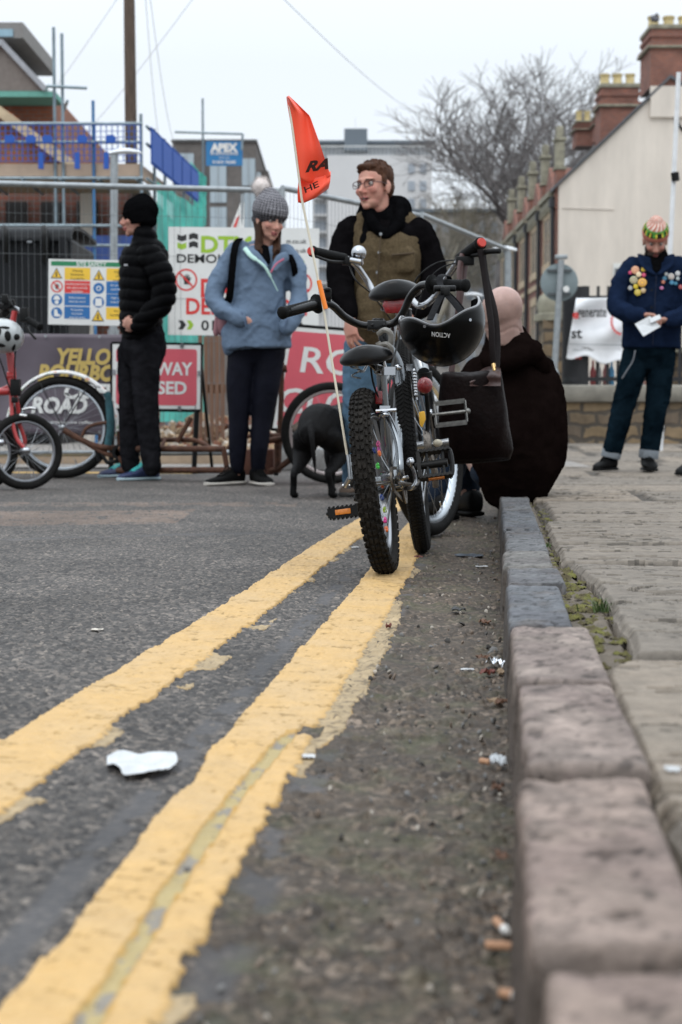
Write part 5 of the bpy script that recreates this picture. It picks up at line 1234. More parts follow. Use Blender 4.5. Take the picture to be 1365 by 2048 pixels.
    mb = MB(); rg_ = [(697, 516, .192, .150), (660, 515, .182, .148), (620, 517, .165, .14), (570, 521, .155, .135), (530, 525, .165, .125), (508, 528, .15, .105), (495, 528, .10, .09)]
    mb.tube([P(x, y, D) for y, x, a, b in rg_], [(a, b) for y, x, a, b in rg_], 26, ref=Bd.col[0])
    mb.tube([P(463, 692, D - .0), P(463, 665, D)], [(.055, .09), (.06, .09)], 12, ref=(1, 0, 0), dome=True)
    limb(mb, [P(481, 502, D), P(452, 535, D), P(430, 590, D - .03), P(450, 622, D - .10), P(479, 638, D - .15)], [.062, .060, .056, .050, .042])
    limb(mb, [P(570, 508, D), P(592, 540, D), P(597, 598, D - .04), P(588, 632, D - .10), P(576, 652, D - .13)], [.060, .057, .053, .050, .050])
    limb(mb, [P(485, 500, D + .06), P(515, 498, D + .09), P(550, 500, D + .07), P(568, 512, D - .02)], [.035, .048, .045, .03])
    mb.build('jacket', M_jk, rt, world=True, remesh=.008, sm=5, disp=folds(.013, 6.5, 7.5, 9))
    mb = MB()
    for pth in ([P(492, 500, D - .10), P(510, 512, D - .15), P(532, 534, D - .17)], [P(574, 512, D - .10), P(560, 520, D - .14), P(548, 540, D - .165)]): limb(mb, pth, [(.030, .012), (.032, .014), (.018, .012)], ref=(0, .2, 1))
    mb.build('collar', M_jk, rt, world=True, remesh=.006, sm=3)
    mb = MB(); pts = smooth_path([P(490, 496, D - .12), P(502, 511, D - .155), P(520, 524, D - .176), P(532, 536, D - .182), P(545, 560, D - .172), P(556, 582, D - .165)]); mb.tube(pts, [(.013, .006)] * 10 + [(.008, .005)] * (len(pts) - 18) + [(.003, .004)] * 8, 8, ref=(1, 0, .6)); mb.build('mint_lining', mat('mint_lining', (.42, .62, .56), .6), rt, world=True)
    mb = MB(); mb.tube(smooth_path([P(568, 518, D - .145), P(553, 528, D - .165), P(542, 545, D - .176)]), .005, 8); mb.build('pink_zip', mat('pink_trim', (.45, .10, .16), .6), rt, world=True)
    mb = MB(); limb(mb, [P(522, 500, D - .09), P(534, 522, D - .13)], [(.05, .03), (.022, .02)], ref=(1, 0, 0)); mb.build('black_top', M_blackcloth, rt, world=True)
    for x0, y0, x1, y1 in ((484, 624, 492, 652), (578, 628, 568, 656)):
        mb = MB(); mb.tube([P(x0, y0, D - .185), P(x1, y1, D - .185)], .0035, 6); mb.build('pocket_seam', mat('seam_blue', (.08, .12, .20), .7), rt, world=True)
    # leggings, shoes
    mb = MB(); limb(mb, [P(514, 668, D + .01), P(514, 700, D + .01)], [(.15, .10), (.15, .105)], ref=Bd.col[0])
    limb(mb, [P(487, 700, D), P(480, 770, D), P(478, 840, D), P(476, 895, D + .01), P(475, 936, D + .03)], [.088, .078, .058, .052, .040])
    limb(mb, [P(542, 700, D), P(533, 770, D), P(524, 840, D), P(519, 895, D), P(516, 937, D + .03)], [.088, .080, .058, .052, .040])
    mb.build('leggings', mat('navy_leggings', (.0045, .005, .010), .7, var=.3, scale=10, bump=.15, spec=.1), rt, world=True, remesh=.008, sm=5, disp=folds(.003, 8, 12, 3))
    mu = mat('black_canvas', (.005, .005, .005), .85, spec=.08, var=.35, scale=60, bump=.3)
    fx_ = lambda px, dd: Vector((P(px, 900, D).x, D + dd, .003))
    shoe(rt, fx_(484, .10), fx_(416, -.12), .092, .10, mu, M_sole, mu); shoe(rt, fx_(506, .10), fx_(541, -.15), .095, .10, mu, M_sole, mu)
    return rt, D
wr_, wD = person_woman()
bp_ = empty('backpack', P(470, 640, wD + .2), 'black strapped backpack with a pink lower pocket worn by the woman in pale blue', 'backpack')
mb = MB()
for pth in ([P(480, 478, wD + .02), P(473, 486, wD - .085), P(468, 510, wD - .125), P(464, 550, wD - .14), P(460, 590, wD - .125), P(456, 603, wD - .10)],): p_ = smooth_path(pth); mb.tube(p_, [(.022, .007)] * len(p_), 10, ref=(1, -.3, 0))
mb.build('strap', M_blackcloth, bp_, world=True)
mb = MB()
for pth in ([P(578, 505, wD + .02), P(581, 512, wD - .06), P(588, 530, wD - .08), P(591, 552, wD - .06)],): p_ = smooth_path(pth); mb.tube(p_, [(.018, .006)] * len(p_), 10, ref=(1, .3, 0))
mb.build('strap', M_blackcloth, bp_, world=True)
mb = MB(); mb.ell(P(515, 570, wD + .20), (.15, .08, .22)); mb.build('pack_body', M_blackcloth, bp_, world=True)
mb = MB(); mb.ell(P(448, 645, wD + .08), (.052, .06, .085)); mb.tube([P(438, 625, wD + .05), P(433, 665, wD + .06)], .02, 10, dome=True); mb.build('pink_pocket', mat('dusty_pink', (.36, .17, .19), .75, var=.2), bp_, world=True)

# ---------------------------------------------------------------- man in tweed waistcoat and glasses
def person_vest():
    D = 7.5; g = G(740, 992, 0); rt = empty('person', (g.x, D + .2, .003), 'man in a brown tweed gilet over a black hoodie, wearing glasses and laughing', 'person', 'people standing in the road')
    Bd = basis(R(-14), R(8)); hc_ = P(748, 374, D - .06); Bh = basis(R(-37), R(0), R(3)); s = 1.0
    mb = MB(); head_parts(mb, hc_, Bh, s, neck=P(768, 440, D + .02)); body_core(mb, P(765, 470, D), P(765, 660, D + .12), Bd, .16)
    limb(mb, [P(722, 660, D + .12), P(716, 800, D + .12), P(712, 955, D + .2)], [.08, .06, .042]); limb(mb, [P(800, 660, D + .2), P(830, 800, D + .3), P(842, 955, D + .4)], [.08, .06, .042])
    limb(mb, [P(700, 465, D), P(682, 560, D - .06), P(698, 632, D - .16)], [.05, .042, .030]); hand_parts(mb, P(700, 636, D - .17), Vector((.10, -.12, -.95)), Vector((.6, .6, 0)), -1, curl=(.25, .35, .3), s=1.06)
    limb(mb, [P(838, 470, D), P(868, 545, D - .02), P(835, 620, D - .18)], [.05, .042, .030]); hand_parts(mb, P(833, 624, D - .18), Vector((-.2, -.2, -.9)), Vector((-.6, .6, 0)), 1)
    def dsp(co, no):
        d = head_disp(hc_, Bh, s)(co, no); L_ = (co - np.array(hc_)) @ np.array(Bh.transposed()).T
        r = np.sqrt((L_[:, 0] / .020) ** 2 + ((L_[:, 2] + .071) / .007) ** 2); return d - .014 * np.exp(-r ** 2) * (L_[:, 1] > .05)
    cf_ = skin_col(hc_, Bh, s, ruddy=.75, tone=.98)
    def cf2(co):
        C = cf_(co); L_ = (co - np.array(hc_)) @ np.array(Bh.transposed()).T; m_ = (np.sqrt((L_[:, 0] / .020) ** 2 + ((L_[:, 2] + .071) / .0065) ** 2) < 1) & (L_[:, 1] > .05); C[m_] = (.05, .012, .012)
        t_ = m_ & (L_[:, 2] > -.0685) & (np.abs(L_[:, 0]) < .014); C[t_] = (.45, .40, .34); return C
    mb.build('body', M_skin, rt, world=True, remesh=.0048, sm=3, disp=dsp, colf=cf2); eyes(rt, hc_, Bh, s)
    q = lambda x, y, z: hc_ + Bh @ (Vector((x, y, z)) * s)
    M_hair = mat('ginger_brown_hair', (.052, .021, .010), .65, spec=.15, var=.5, scale=50, stretch=(1, 1, .5), bump=.5, bscale=120)
    mb = MB(); mb.ell(q(0, -.026, .050), (.082, .096, .080), Bh, 24, 16); mb.ell(q(0, -.055, .0), (.076, .058, .07), Bh); mb.ell(q(0, .040, .088), (.052, .035, .024), Bh); mb.ell(q(.02, .058, .092), (.034, .024, .016), Bh)
    for k in (1, -1): mb.ell(q(k * .074, .012, .02), (.008, .018, .030), Bh)
    rg = random.Random(3)
    for k in range(120):
        a = rg.uniform(0, 6.28); e = rg.uniform(.2, 1.4); v = Vector((.080 * math.cos(a) * math.cos(e), -.024 + .094 * math.sin(a) * math.cos(e), .052 + .078 * math.sin(e))); p_ = q(*v); d_ = Bh @ Vector((rg.uniform(-.5, .5), .6, .45)); mb.tube([p_, p_ + d_ * .012, p_ + d_ * .020 + Vector((0, 0, -.002))], [.007, .005, .0015], 5)
    mb.build('hair', M_hair, rt, world=True, remesh=.0042, sm=1, disp=lambda co, no: .003 * fbm(co[:, 0] * 60, co[:, 1] * 60, co[:, 2] * 30))
    gl = M_black; mb = MB()
    for k in (1, -1):
        pts = [q(k * .034 + .025 * math.copysign(abs(math.cos(a)) ** .6, math.cos(a)), .096 - .008 * abs(math.cos(a)), .001 + .0155 * math.copysign(abs(math.sin(a)) ** .6, math.sin(a))) for a in [2 * math.pi * i / 22 for i in range(22)]]
        mb.tube(pts, .0020, 6, closed=True); mb.tube([q(k * .060, .090, .008), q(k * .076, .04, .008), q(k * .082, -.01, .004)], .0020, 6)
    mb.tube([q(-.010, .098, .004), q(.010, .098, .004)], .002, 6); mb.build('glasses', mat('dark_red_frame', (.05, .010, .010), .3), rt, world=True)
    # hoodie
    mb = MB()
    rg_ = [(650, 765, .175, .13, .1), (600, 765, .178, .13, .06), (540, 765, .185, .13, .03), (490, 767, .20, .125, 0), (462, 770, .17, .105, 0), (440, 772, .10, .09, .01)]
    mb.tube([P(x, y, D + dz) for y, x, a, b, dz in rg_], [(a, b) for y, x, a, b, dz in rg_], 24, ref=Bd.col[0], dome=True)
    limb(mb, [P(706, 462, D), P(688, 500, D - .01), P(682, 560, D - .06), P(690, 600, D - .12), P(698, 625, D - .16)], [.076, .074, .068, .058, .046])
    limb(mb, [P(834, 466, D), P(856, 505, D), P(868, 550, D - .02), P(856, 600, D - .12), P(838, 622, D - .18)], [.078, .074, .066, .058, .046])
    mb.build('black_sleeves', mat('black_hoodie', (.005, .0045, .005), .9, var=.3, scale=20, bump=.25, bscale=250, spec=0), rt, world=True, remesh=.008, sm=5, disp=folds(.009, 6, 7, 4))
    mb = MB()
    for k in range(-5, 6):
        a = k * .48; x = P(770, 418, D).x + .085 * math.sin(a) * 1.05; y = D + .0 + .085 * math.cos(a) * (1 if True else 1); zt = P(0, 408 + 24 * (1 - math.cos(a)) * -.1 + (22 if abs(k) > 3 else 0), D).z
        limb(mb, [Vector((x * 1.0 - .0, y * 1.0, zt)), Vector((x + .02 * math.sin(a), y + .01, zt - .07)), Vector((x + .045 * math.sin(a) * 1.3, y - .02, zt - .15))], [.030, .036, .03], 10)
    mb.ell(P(772, 440, D), (.105, .095, .085)); mb.ell(P(790, 420, D + .02), (.085, .085, .07))
    limb(mb, [P(738, 418, D - .09), P(748, 448, D - .11), P(770, 470, D - .12)], [.022, .030, .028], 10); limb(mb, [P(800, 410, D - .07), P(798, 444, D - .10), P(776, 470, D - .12)], [.026, .034, .028], 10)
    mb.build('hood', M_blackcloth, rt, world=True, remesh=.007, sm=6, disp=folds(.005, 9, 9, 6))
    # gilet
    M_tw = mat('brown_tweed', (.095, .070, .040), .92, var=.35, scale=90, bump=.5, bscale=260, spec=.1)
    mb = MB(); rg_ = [(665, 768, .190, .150, .1), (620, 766, .192, .150, .07), (560, 765, .192, .150, .03), (505, 766, .196, .145, 0), (474, 768, .185, .122, 0), (460, 770, .16, .10, .0)]
    mb.tube([P(x, y, D + dz) for y, x, a, b, dz in rg_], [(a, b) for y, x, a, b, dz in rg_], 26, ref=Bd.col[0], dome=True)
    limb(mb, [P(728, 442, D), P(712, 470, D - .02), P(712, 520, D - .02)], [.050, .055, .05]); limb(mb, [P(812, 440, D), P(828, 470, D - .01), P(830, 520, D)], [.050, .055, .05])
    limb(mb, [P(742, 580, D - .10), P(738, 640, D - .10)], [(.065, .03), (.07, .04)], ref=(1, 0, 0)); limb(mb, [P(806, 505, D - .12), P(808, 540, D - .12)], [(.060, .02), (.06, .02)], ref=(1, 0, 0))
    mb.build('gilet', M_tw, rt, world=True, remesh=.008, sm=5, disp=folds(.008, 6, 7, 14))
    mb = MB(); mb.tube(smooth_path([P(762, 470, D - .155), P(757, 540, D - .15), P(752, 600, D - .10), P(748, 660, D - .06)]), [(.006, .004)] * 19, 6); mb.build('button_placket', mat('placket', (.06, .04, .02), .9), rt, world=True)
    for y in (468, 505, 545, 585):
        mb = MB(); mb.disc(P(762 - (y - 468) * .09, y, D - .162 + (y - 468) * .0003), .007, (0, -1, 0), .004, 12); mb.build('button', M_alu, rt, world=True)
    mb = MB(); mb.tube([P(784, 510, D - .17), P(828, 506, D - .13)], [(.006, .006)] * 2, 6); mb.build('pocket_flap', mat('placket', (.06, .04, .02), .9), rt, world=True)
    # jeans
    mb = MB(); limb(mb, [P(768, 648, D + .1), P(765, 690, D + .12)], [(.168, .12), (.17, .125)], ref=Bd.col[0])
    limb(mb, [P(728, 690, D + .1), P(718, 790, D + .1), P(714, 880, D + .14), P(712, 968, D + .2)], [.100, .082, .070, .066]); limb(mb, [P(802, 690, D + .15), P(828, 790, D + .25), P(838, 880, D + .33), P(842, 965, D + .4)], [.100, .082, .070, .066])
    mb.build('jeans', mat('blue_denim', (.075, .135, .20), .85, var=.35, scale=14, bump=.4, bscale=220, spec=.15), rt, world=True, remesh=.008, sm=4, disp=folds(.008, 7, 12, 8))
    mu = mat('brown_suede', (.07, .045, .03), .85, var=.3, scale=40); gg = P(712, 980, D + .2)
    shoe(rt, Vector((gg.x + .04, D + .27, .003)), Vector((gg.x - .06, D + .01, .003)), .10, .11, mu, mat('dark_sole', (.03, .028, .026), .8), mu)
    gg = P(845, 970, D + .4); shoe(rt, Vector((gg.x, D + .47, .003)), Vector((gg.x + .02, D + .2, .003)), .10, .11, mu, mat('dark_sole', (.03, .028, .026), .8), mu)
person_vest()

# ---------------------------------------------------------------- seated bald man from behind
def person_seated():
    D = 5.95; hc_ = P(1003, 630, D - .09); z0 = float(pave_z(D)); rt = empty('person', (P(1030, 980, D).x, D, z0 + .004), 'bald man in a dark brown hooded top sitting on the kerb with his back turned', 'person')
    Bh = basis(R(-150), R(8), R(0)); Bd = basis(R(-160), R(12)); s = .93
    hip = Vector((P(1030, 900, D).x, D + .02, z0 + .11)); X = lambda px, py, dd=0: P(px, py, D + dd)
    mb = MB(); head_parts(mb, hc_, Bh, s, neck=X(1015, 690, .0))
    mb.ell(X(1004, 620, -.10), (.080, .085, .080), None, 20, 14); mb.tube([X(1006, 640, -.07), X(1012, 668, -.05), X(1020, 705, -.01)], [.070, .068, .085], 20)
    body_core(mb, X(1018, 740, .05), hip, Bd, .15)
    kL = Vector((P(930, 900, D + .30).x, D + .38, .30)); kR = Vector((P(960, 900, D + .35).x + .0, D + .45, .36))
    fL = Vector((kL.x - .10, kL.y - .05, .02)); fR = Vector((kR.x - .04, kR.y + .12, .02))
    limb(mb, [hip + Vector((-.08, .05, 0)), kL, fL], [.09, .06, .045]); limb(mb, [hip + Vector((.06, .12, 0)), kR, fR], [.09, .06, .045])
    limb(mb, [X(950, 760, .0), X(905, 800, .22), X(900, 830, .42)], [.055, .045, .03]); hand_parts(mb, X(900, 832, .42), Vector((-.2, .6, -.5)), Vector((0, 0, -1)), 1)
    limb(mb, [X(1062, 770, .10), X(1066, 855, .30), X(1000, 850, .45)], [.045, .040, .03]); hand_parts(mb, X(998, 850, .45), Vector((-.6, .5, -.3)), Vector((0, 0, -1)), -1)
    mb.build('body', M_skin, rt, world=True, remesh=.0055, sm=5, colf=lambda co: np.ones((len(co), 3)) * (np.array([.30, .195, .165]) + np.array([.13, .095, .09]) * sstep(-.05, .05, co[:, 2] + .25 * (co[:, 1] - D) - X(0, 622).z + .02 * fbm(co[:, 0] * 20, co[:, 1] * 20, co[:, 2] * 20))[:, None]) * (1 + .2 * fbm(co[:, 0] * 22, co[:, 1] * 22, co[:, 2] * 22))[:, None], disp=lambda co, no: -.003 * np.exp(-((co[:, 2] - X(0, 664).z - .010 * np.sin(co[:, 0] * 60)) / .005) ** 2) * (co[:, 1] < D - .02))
    M_hd = mat('dark_brown_jersey', (.0065, .0040, .0036), .95, var=.3, scale=14, bump=.25, bscale=260, spec=0)
    mb = MB(); rg_ = [(962, 1032, .150, .125, .02), (930, 1036, .178, .15, .01), (880, 1034, .195, .175, .01), (820, 1032, .198, .175, .02), (765, 1024, .192, .155, .02), (730, 1018, .160, .13, .01), (705, 1016, .115, .11, .0), (688, 1014, .09, .095, -.0)]
    mb.tube([X(x, y, dz) for y, x, a, b, dz in rg_], [(a, b) for y, x, a, b, dz in rg_], 28, ref=(1, 0, 0), dome=True)
    limb(mb, [X(968, 748, -.0), X(940, 790, .12), X(918, 815, .28), X(902, 832, .42)], [.085, .075, .065, .05]); limb(mb, [X(1062, 752, .05), X(1078, 810, .16), X(1070, 860, .32), X(1005, 852, .44)], [.085, .08, .07, .05])
    mb.build('hooded_top', M_hd, rt, world=True, remesh=.008, sm=7, disp=folds(.012, 4.0, 5.5, 3))
    mb = MB(); limb(mb, [X(972, 712, .03), X(985, 722, -.09), X(1012, 722, -.15), X(1050, 705, -.13), X(1068, 700, -.02)], [.028, .036, .042, .050, .035], 14); limb(mb, [X(985, 700, -.09), X(1020, 696, -.13), X(1044, 682, -.10), X(1052, 674, -.05)], [.018, .026, .030, .02], 12)
    limb(mb, [X(1000, 715, -.12), X(1045, 690, -.13), X(1085, 732, -.08), X(1088, 745, -.03)], [.03, .045, .03, .02], 12)
    mb.build('hood', M_hd, rt, world=True, remesh=.0065, sm=6, disp=folds(.006, 8, 8, 12))
    mb = MB(); limb(mb, [hip + Vector((-.06, .04, .0)), kL + Vector((0, 0, .0)), fL + Vector((0, 0, .06))], [.10, .075, .06]); limb(mb, [hip + Vector((.05, .10, 0)), kR, fR + Vector((0, 0, .06))], [.11, .075, .06]); mb.ell(hip + Vector((-.0, .03, -.02)), (.17, .13, .09))
    mb.build('jeans', mat('dark_denim', (.006, .012, .024), .85, var=.35, scale=14, bump=.3, bscale=200, spec=.15), rt, world=True, remesh=.009, sm=4, disp=folds(.008, 7, 9, 2))
    bk = mat('black_boot', (.005, .005, .005), .6, spec=.08)
    z_ = -.02
    shoe(rt, Vector((fL.x + .05, fL.y - .10, z_)), Vector((fL.x - .10, fL.y + .10, z_)), .10, .11, bk, bk); shoe(rt, Vector((fR.x + .04, fR.y - .12, z_)), Vector((fR.x - .06, fR.y + .12, z_)), .10, .11, bk, bk)
    # ear already part of the head
person_seated()

# ---------------------------------------------------------------- bearded man in navy jacket on the pavement
def person_badges():
    D = 10.6; g = G(1255, 942, .02); gzz = float(pave_z(D)); rt = empty('person', (P(1260, 940, D).x, D, gzz + .004), 'bearded man in a navy work jacket with badges looking down at papers in his hands', 'person')
    Bd = basis(R(-4)); hc_ = P(1311, 481, D - .06); Bh = basis(R(-6), R(31)); s = 1.0
    mb = MB(); head_parts(mb, hc_, Bh, s, neck=P(1318, 520, D)); body_core(mb, P(1312, 540, D), P(1300, 700, D), Bd, .16)
    limb(mb, [P(1275, 715, D), P(1256, 780, D - .035), P(1238, 850, D - .03), P(1224, 912, D)], [.06, .05, .045, .035]); limb(mb, [P(1322, 715, D), P(1318, 780, D - .03), P(1307, 850, D - .02), P(1298, 912, D)], [.06, .05, .045, .035])
    limb(mb, [P(1256, 540, D), P(1232, 610, D - .06), P(1284, 632, D - .26)], [.05, .042, .03]); hand_parts(mb, P(1286, 631, D - .27), Vector((.75, -.35, -.05)), Vector((0, -.2, -1)), 1, curl=(.5, .6, .4), s=1.05)
    limb(mb, [P(1366, 540, D), P(1384, 615, D - .06), P(1332, 640, D - .26)], [.05, .042, .03]); hand_parts(mb, P(1330, 640, D - .27), Vector((-.8, -.3, -.12)), Vector((0, -.3, -1)), -1, curl=(.5, .6, .4), s=1.05)
    mb.build('body', M_skin, rt, world=True, remesh=.0055, sm=3, disp=head_disp(hc_, Bh, s), colf=skin_col(hc_, Bh, s, ruddy=.5, tone=.8, stubble=((.035, .018, .012), .8))); eyes(rt, hc_, Bh, s)
    q = lambda x, y, z: hc_ + Bh @ (Vector((x, y, z)) * s)
    mb = MB(); mb.ell(q(0, .040, -.085), (.055, .050, .045), Bh); mb.ell(q(0, .068, -.108), (.034, .030, .030), Bh)
    for k in (1, -1): mb.ell(q(k * .056, .02, -.052), (.014, .030, .035), Bh); mb.ell(q(k * .016, .094, -.052), (.018, .008, .006), Bh)
    mb.build('beard', mat('dark_beard', (.028, .016, .011), .8, var=.4, scale=80, bump=.6, bscale=150), rt, world=True, remesh=.0048, sm=1, disp=lambda co, no: .0035 * fbm(co[:, 0] * 70, co[:, 1] * 70, co[:, 2] * 40))
    def hcol(co):
        L_ = (co - np.array(hc_)) @ np.array(Bh.transposed()).T; z = L_[:, 2] + .25 * L_[:, 1]; a = np.arctan2(L_[:, 0], L_[:, 1]); C = np.ones((len(co), 3)) * np.array([.42, .15, .11])
        st_ = (np.sin(a * 14 + z * 160) > .25) & (z > .105); C[st_] = (.62, .52, .45); k = (z > .078) & (z < .112); C[k & (L_[:, 1] > -.02)] = (.015, .02, .012); k2 = k & (np.sin(a * 9) > .35); C[k2] = (.07, .22, .04)
        k3 = k & (np.sin(a * 13 + 1) > .8); C[k3] = (.62, .50, .06); e_ = (np.abs(z - .112) < .006); C[e_] = (.09, .24, .05); lo = z < .078; C[lo] = C[lo] * (1 + .18 * np.sin(L_[lo, 2] * 420))[:, None]
        return C
    mb = MB(); mb.ell(q(0, -.016, .062), (.090, .106, .088), Bh, 26, 16); mb.tube([q(0, -.010, .025), q(0, -.012, .065)], [(.088, .106), (.093, .110)], 24, ref=Bh.col[0]); mb.ell(q(0, -.02, .125), (.05, .06, .045), Bh)
    mb.build('knitted_cap', vcol_mat('cap_knit', .95, .1, 50, .2, .4, 250), rt, world=True, remesh=.0048, sm=4, colf=hcol)
    # jacket
    M_nv = mat('navy_drill', (.008, .015, .036), .9, var=.25, scale=14, bump=.4, bscale=260, spec=.01)
    mb = MB(); rg_ = [(696, 1302, .200, .135), (650, 1303, .20, .135), (600, 1306, .195, .13), (560, 1310, .20, .125), (530, 1312, .19, .105), (515, 1313, .13, .09)]
    mb.tube([P(x, y, D) for y, x, a, b in rg_], [(a, b) for y, x, a, b in rg_], 26, ref=(1, 0, 0))
    limb(mb, [P(1266, 535, D), P(1242, 570, D - .01), P(1234, 612, D - .07), P(1258, 628, D - .17), P(1280, 631, D - .25)], [.078, .072, .070, .062, .052]); limb(mb, [P(1358, 535, D), P(1376, 570, D - .01), P(1382, 618, D - .07), P(1362, 634, D - .17), P(1338, 640, D - .25)], [.078, .072, .070, .062, .052])
    jk = mb.build('navy_jacket', M_nv, rt, world=True, remesh=.0085, sm=5, disp=folds(.010, 6, 8, 21))
    mb = MB(); limb(mb, [P(1285, 512, D - .03), P(1290, 530, D - .10), P(1308, 548, D - .13)], [(.04, .012), (.045, .013), (.018, .012)], ref=(.8, 0, -.5)); limb(mb, [P(1340, 512, D - .03), P(1336, 530, D - .10), P(1318, 548, D - .13)], [(.04, .012), (.045, .013), (.018, .012)], ref=(.8, 0, .5)); mb.build('collar', M_nv, rt, world=True, remesh=.006, sm=2)
    mb = MB(); limb(mb, [P(1312, 505, D - .01), P(1313, 522, D - .04), P(1313, 540, D - .10)], [(.075, .075), (.085, .07), (.035, .03)], ref=(1, 0, 0)); mb.build('black_neck_warmer', M_knitblack, rt, world=True, remesh=.007, sm=3, disp=folds(.005, 12, 20, 2))
    mb = MB(); mb.bar(P(1313, 552, D - .138), P(1306, 690, D - .146), .004, .004); mb.build('button_placket', mat('seam_navy', (.008, .012, .03), .9), rt, world=True)
    for y in (580, 615, 655):
        mb = MB(); mb.disc(P(1304, y, D - .150), .008, (0, -1, 0), .004, 12); mb.build('button', M_black, rt, world=True)
    bad = [(1261, 545, 4, (.55, .06, .14)), (1271, 540, 8.5, (.75, .38, .22)), (1287, 539, 5, (.45, .30, .02)), (1278, 549, 6, (.75, .60, .38)), (1288, 550, 4.5, (.6, .08, .16)), (1268, 560, 8.5, (.42, .43, .28)), (1285, 565, 9.5, (.82, .45, .08)), (1272, 573, 5.5, (.62, .45, .02)), (1261, 576, 5, (.40, .40, .38)), (1276, 585, 7, (.70, .56, .08)), (1287, 581, 5.5, (.55, .40, .22)),
           (1333, 548, 4, (.35, .36, .36)), (1343, 553, 7, (.50, .50, .48)), (1356, 547, 5.5, (.5, .5, .5)), (1330, 557, 5, (.04, .14, .22)), (1327, 564, 4, (.45, .16, .10)), (1344, 565, 5, (.06, .22, .36)), (1356, 557, 4, (.45, .5, .5)), (1324, 576, 4, (.45, .15, .3)), (1352, 567, 4, (.05, .2, .3)), (1362, 574, 5, (.35, .08, .08))]
    for i, (x, y, r, c) in enumerate(bad):
        mb = MB(); dd = D - .142 - .010 + abs(x - 1312) / 288 * .28; rw = r * .9 / 288; n_ = Vector(((x - 1312) / 288 * .9, -1, .05)); mb.lathe([(rw, -.004), (rw, .001), (rw * .92, .0025), (rw * .5, .0035), (.001, .004)], P(x, y, dd), n_, 18)
        b_ = mb.build('badge', mat('badge_%d' % i, c, .25, var=.05), rt, world=True)
        if r > 6:
            mb = MB(); mb.lathe([(rw * .62, .0), (rw * .62, .0048), (rw * .48, .0050), (rw * .48, .0)], P(x, y, dd), n_, 18); mb.build('badge_ring', mat('badge_ring', tuple(min(1, q_ * .6) for q_ in c), .3), b_, world=True)
    # jeans with turn-ups
    M_dn = mat('dark_indigo_denim', (.0025, .006, .010), .9, var=.6, scale=5, bump=.4, bscale=220, spec=0, c2=(.008, .018, .027))
    mb = MB(); limb(mb, [P(1300, 686, D), P(1298, 712, D)], [(.185, .12), (.18, .125)], ref=(1, 0, 0))
    limb(mb, [P(1272, 715, D), P(1256, 780, D - .04), P(1238, 850, D - .03), P(1224, 905, D)], [.098, .084, .072, .064]); limb(mb, [P(1322, 715, D), P(1318, 780, D - .03), P(1307, 850, D - .02), P(1298, 905, D)], [.100, .086, .072, .064])
    mb.build('jeans', M_dn, rt, world=True, remesh=.0085, sm=4, disp=folds(.009, 7, 10, 17))
    M_cu = mat('denim_inside', (.17, .19, .21), .9, var=.3, scale=60)
    for a, b in (((1225, 900), (1221, 916)), ((1299, 900), (1297, 917))):
        mb = MB(); mb.tube([P(*a, D), P(*b, D)], [.070, .068], 20); mb.build('turn_up', M_cu, rt, world=True, bevel=.003)
    bk = mat('black_boot', (.005, .005, .005), .6, spec=.08)
    gx = P(1215, 940, D); shoe(rt, Vector((P(1225, 900, D).x + .03, D + .06, gzz + .003)), Vector((P(1186, 940, D).x + .0, D - .10, gzz + .003)), .10, .13, bk, bk, bk)
    shoe(rt, Vector((P(1297, 900, D).x, D + .08, gzz + .003)), Vector((P(1293, 940, D).x, D - .20, gzz + .003)), .105, .13, bk, bk, bk)
    mb = MB(); pts = smooth_path([P(1271, 702, D - .13), P(1266, 722, D - .15), P(1255, 740, D - .15), P(1245, 756, D - .12)], 8)
    for i, p_ in enumerate(pts): mb.ell(p_, (.006, .006, .006), None, 6, 4)
    mb.build('key_chain', mat('dull_steel', (.22, .23, .25), .4, .8), rt, world=True)
    pp = tag(MB().add([P(1270, 648, D - .40), P(1300, 632, D - .38), P(1322, 653, D - .42), P(1287, 673, D - .47), P(1272, 645, D - .40)][:4], [(0, 1, 2, 3)]).build('leaflet', M_paper, smooth=False), 'folded white leaflet held by the man in the navy jacket', 'leaflet')
    md = pp.modifiers.new('s', 'SOLIDIFY'); md.thickness = .001
    pe = tag(MB().add([P(1300, 638, D - .39), P(1320, 630, D - .38), P(1323, 638, D - .41), P(1302, 647, D - .43)], [(0, 1, 2, 3)]).build('phone', M_paper, smooth=False), 'small white card held above the leaflet by the man in navy', 'card')
    md = pe.modifiers.new('s', 'SOLIDIFY'); md.thickness = .006; pe.name = 'card'
person_badges()
# a shoe of somebody standing at the right edge of the picture
gzr = float(pave_z(10.3)); eo = empty('shoe', (P(1375, 955, 9.8).x, 9.8, gzr), 'dark shoe of somebody cut off by the right edge', 'shoe')
shoe(eo, Vector((P(1392, 955, 9.9).x, 9.95, gzr + .003)), Vector((P(1357, 955, 9.75).x, 9.72, gzr + .003)), .10, .11, mat('black_boot', (.005, .005, .005), .6, spec=.08), mat('black_boot', (.005, .005, .005), .6, spec=.08), None, name='upper')

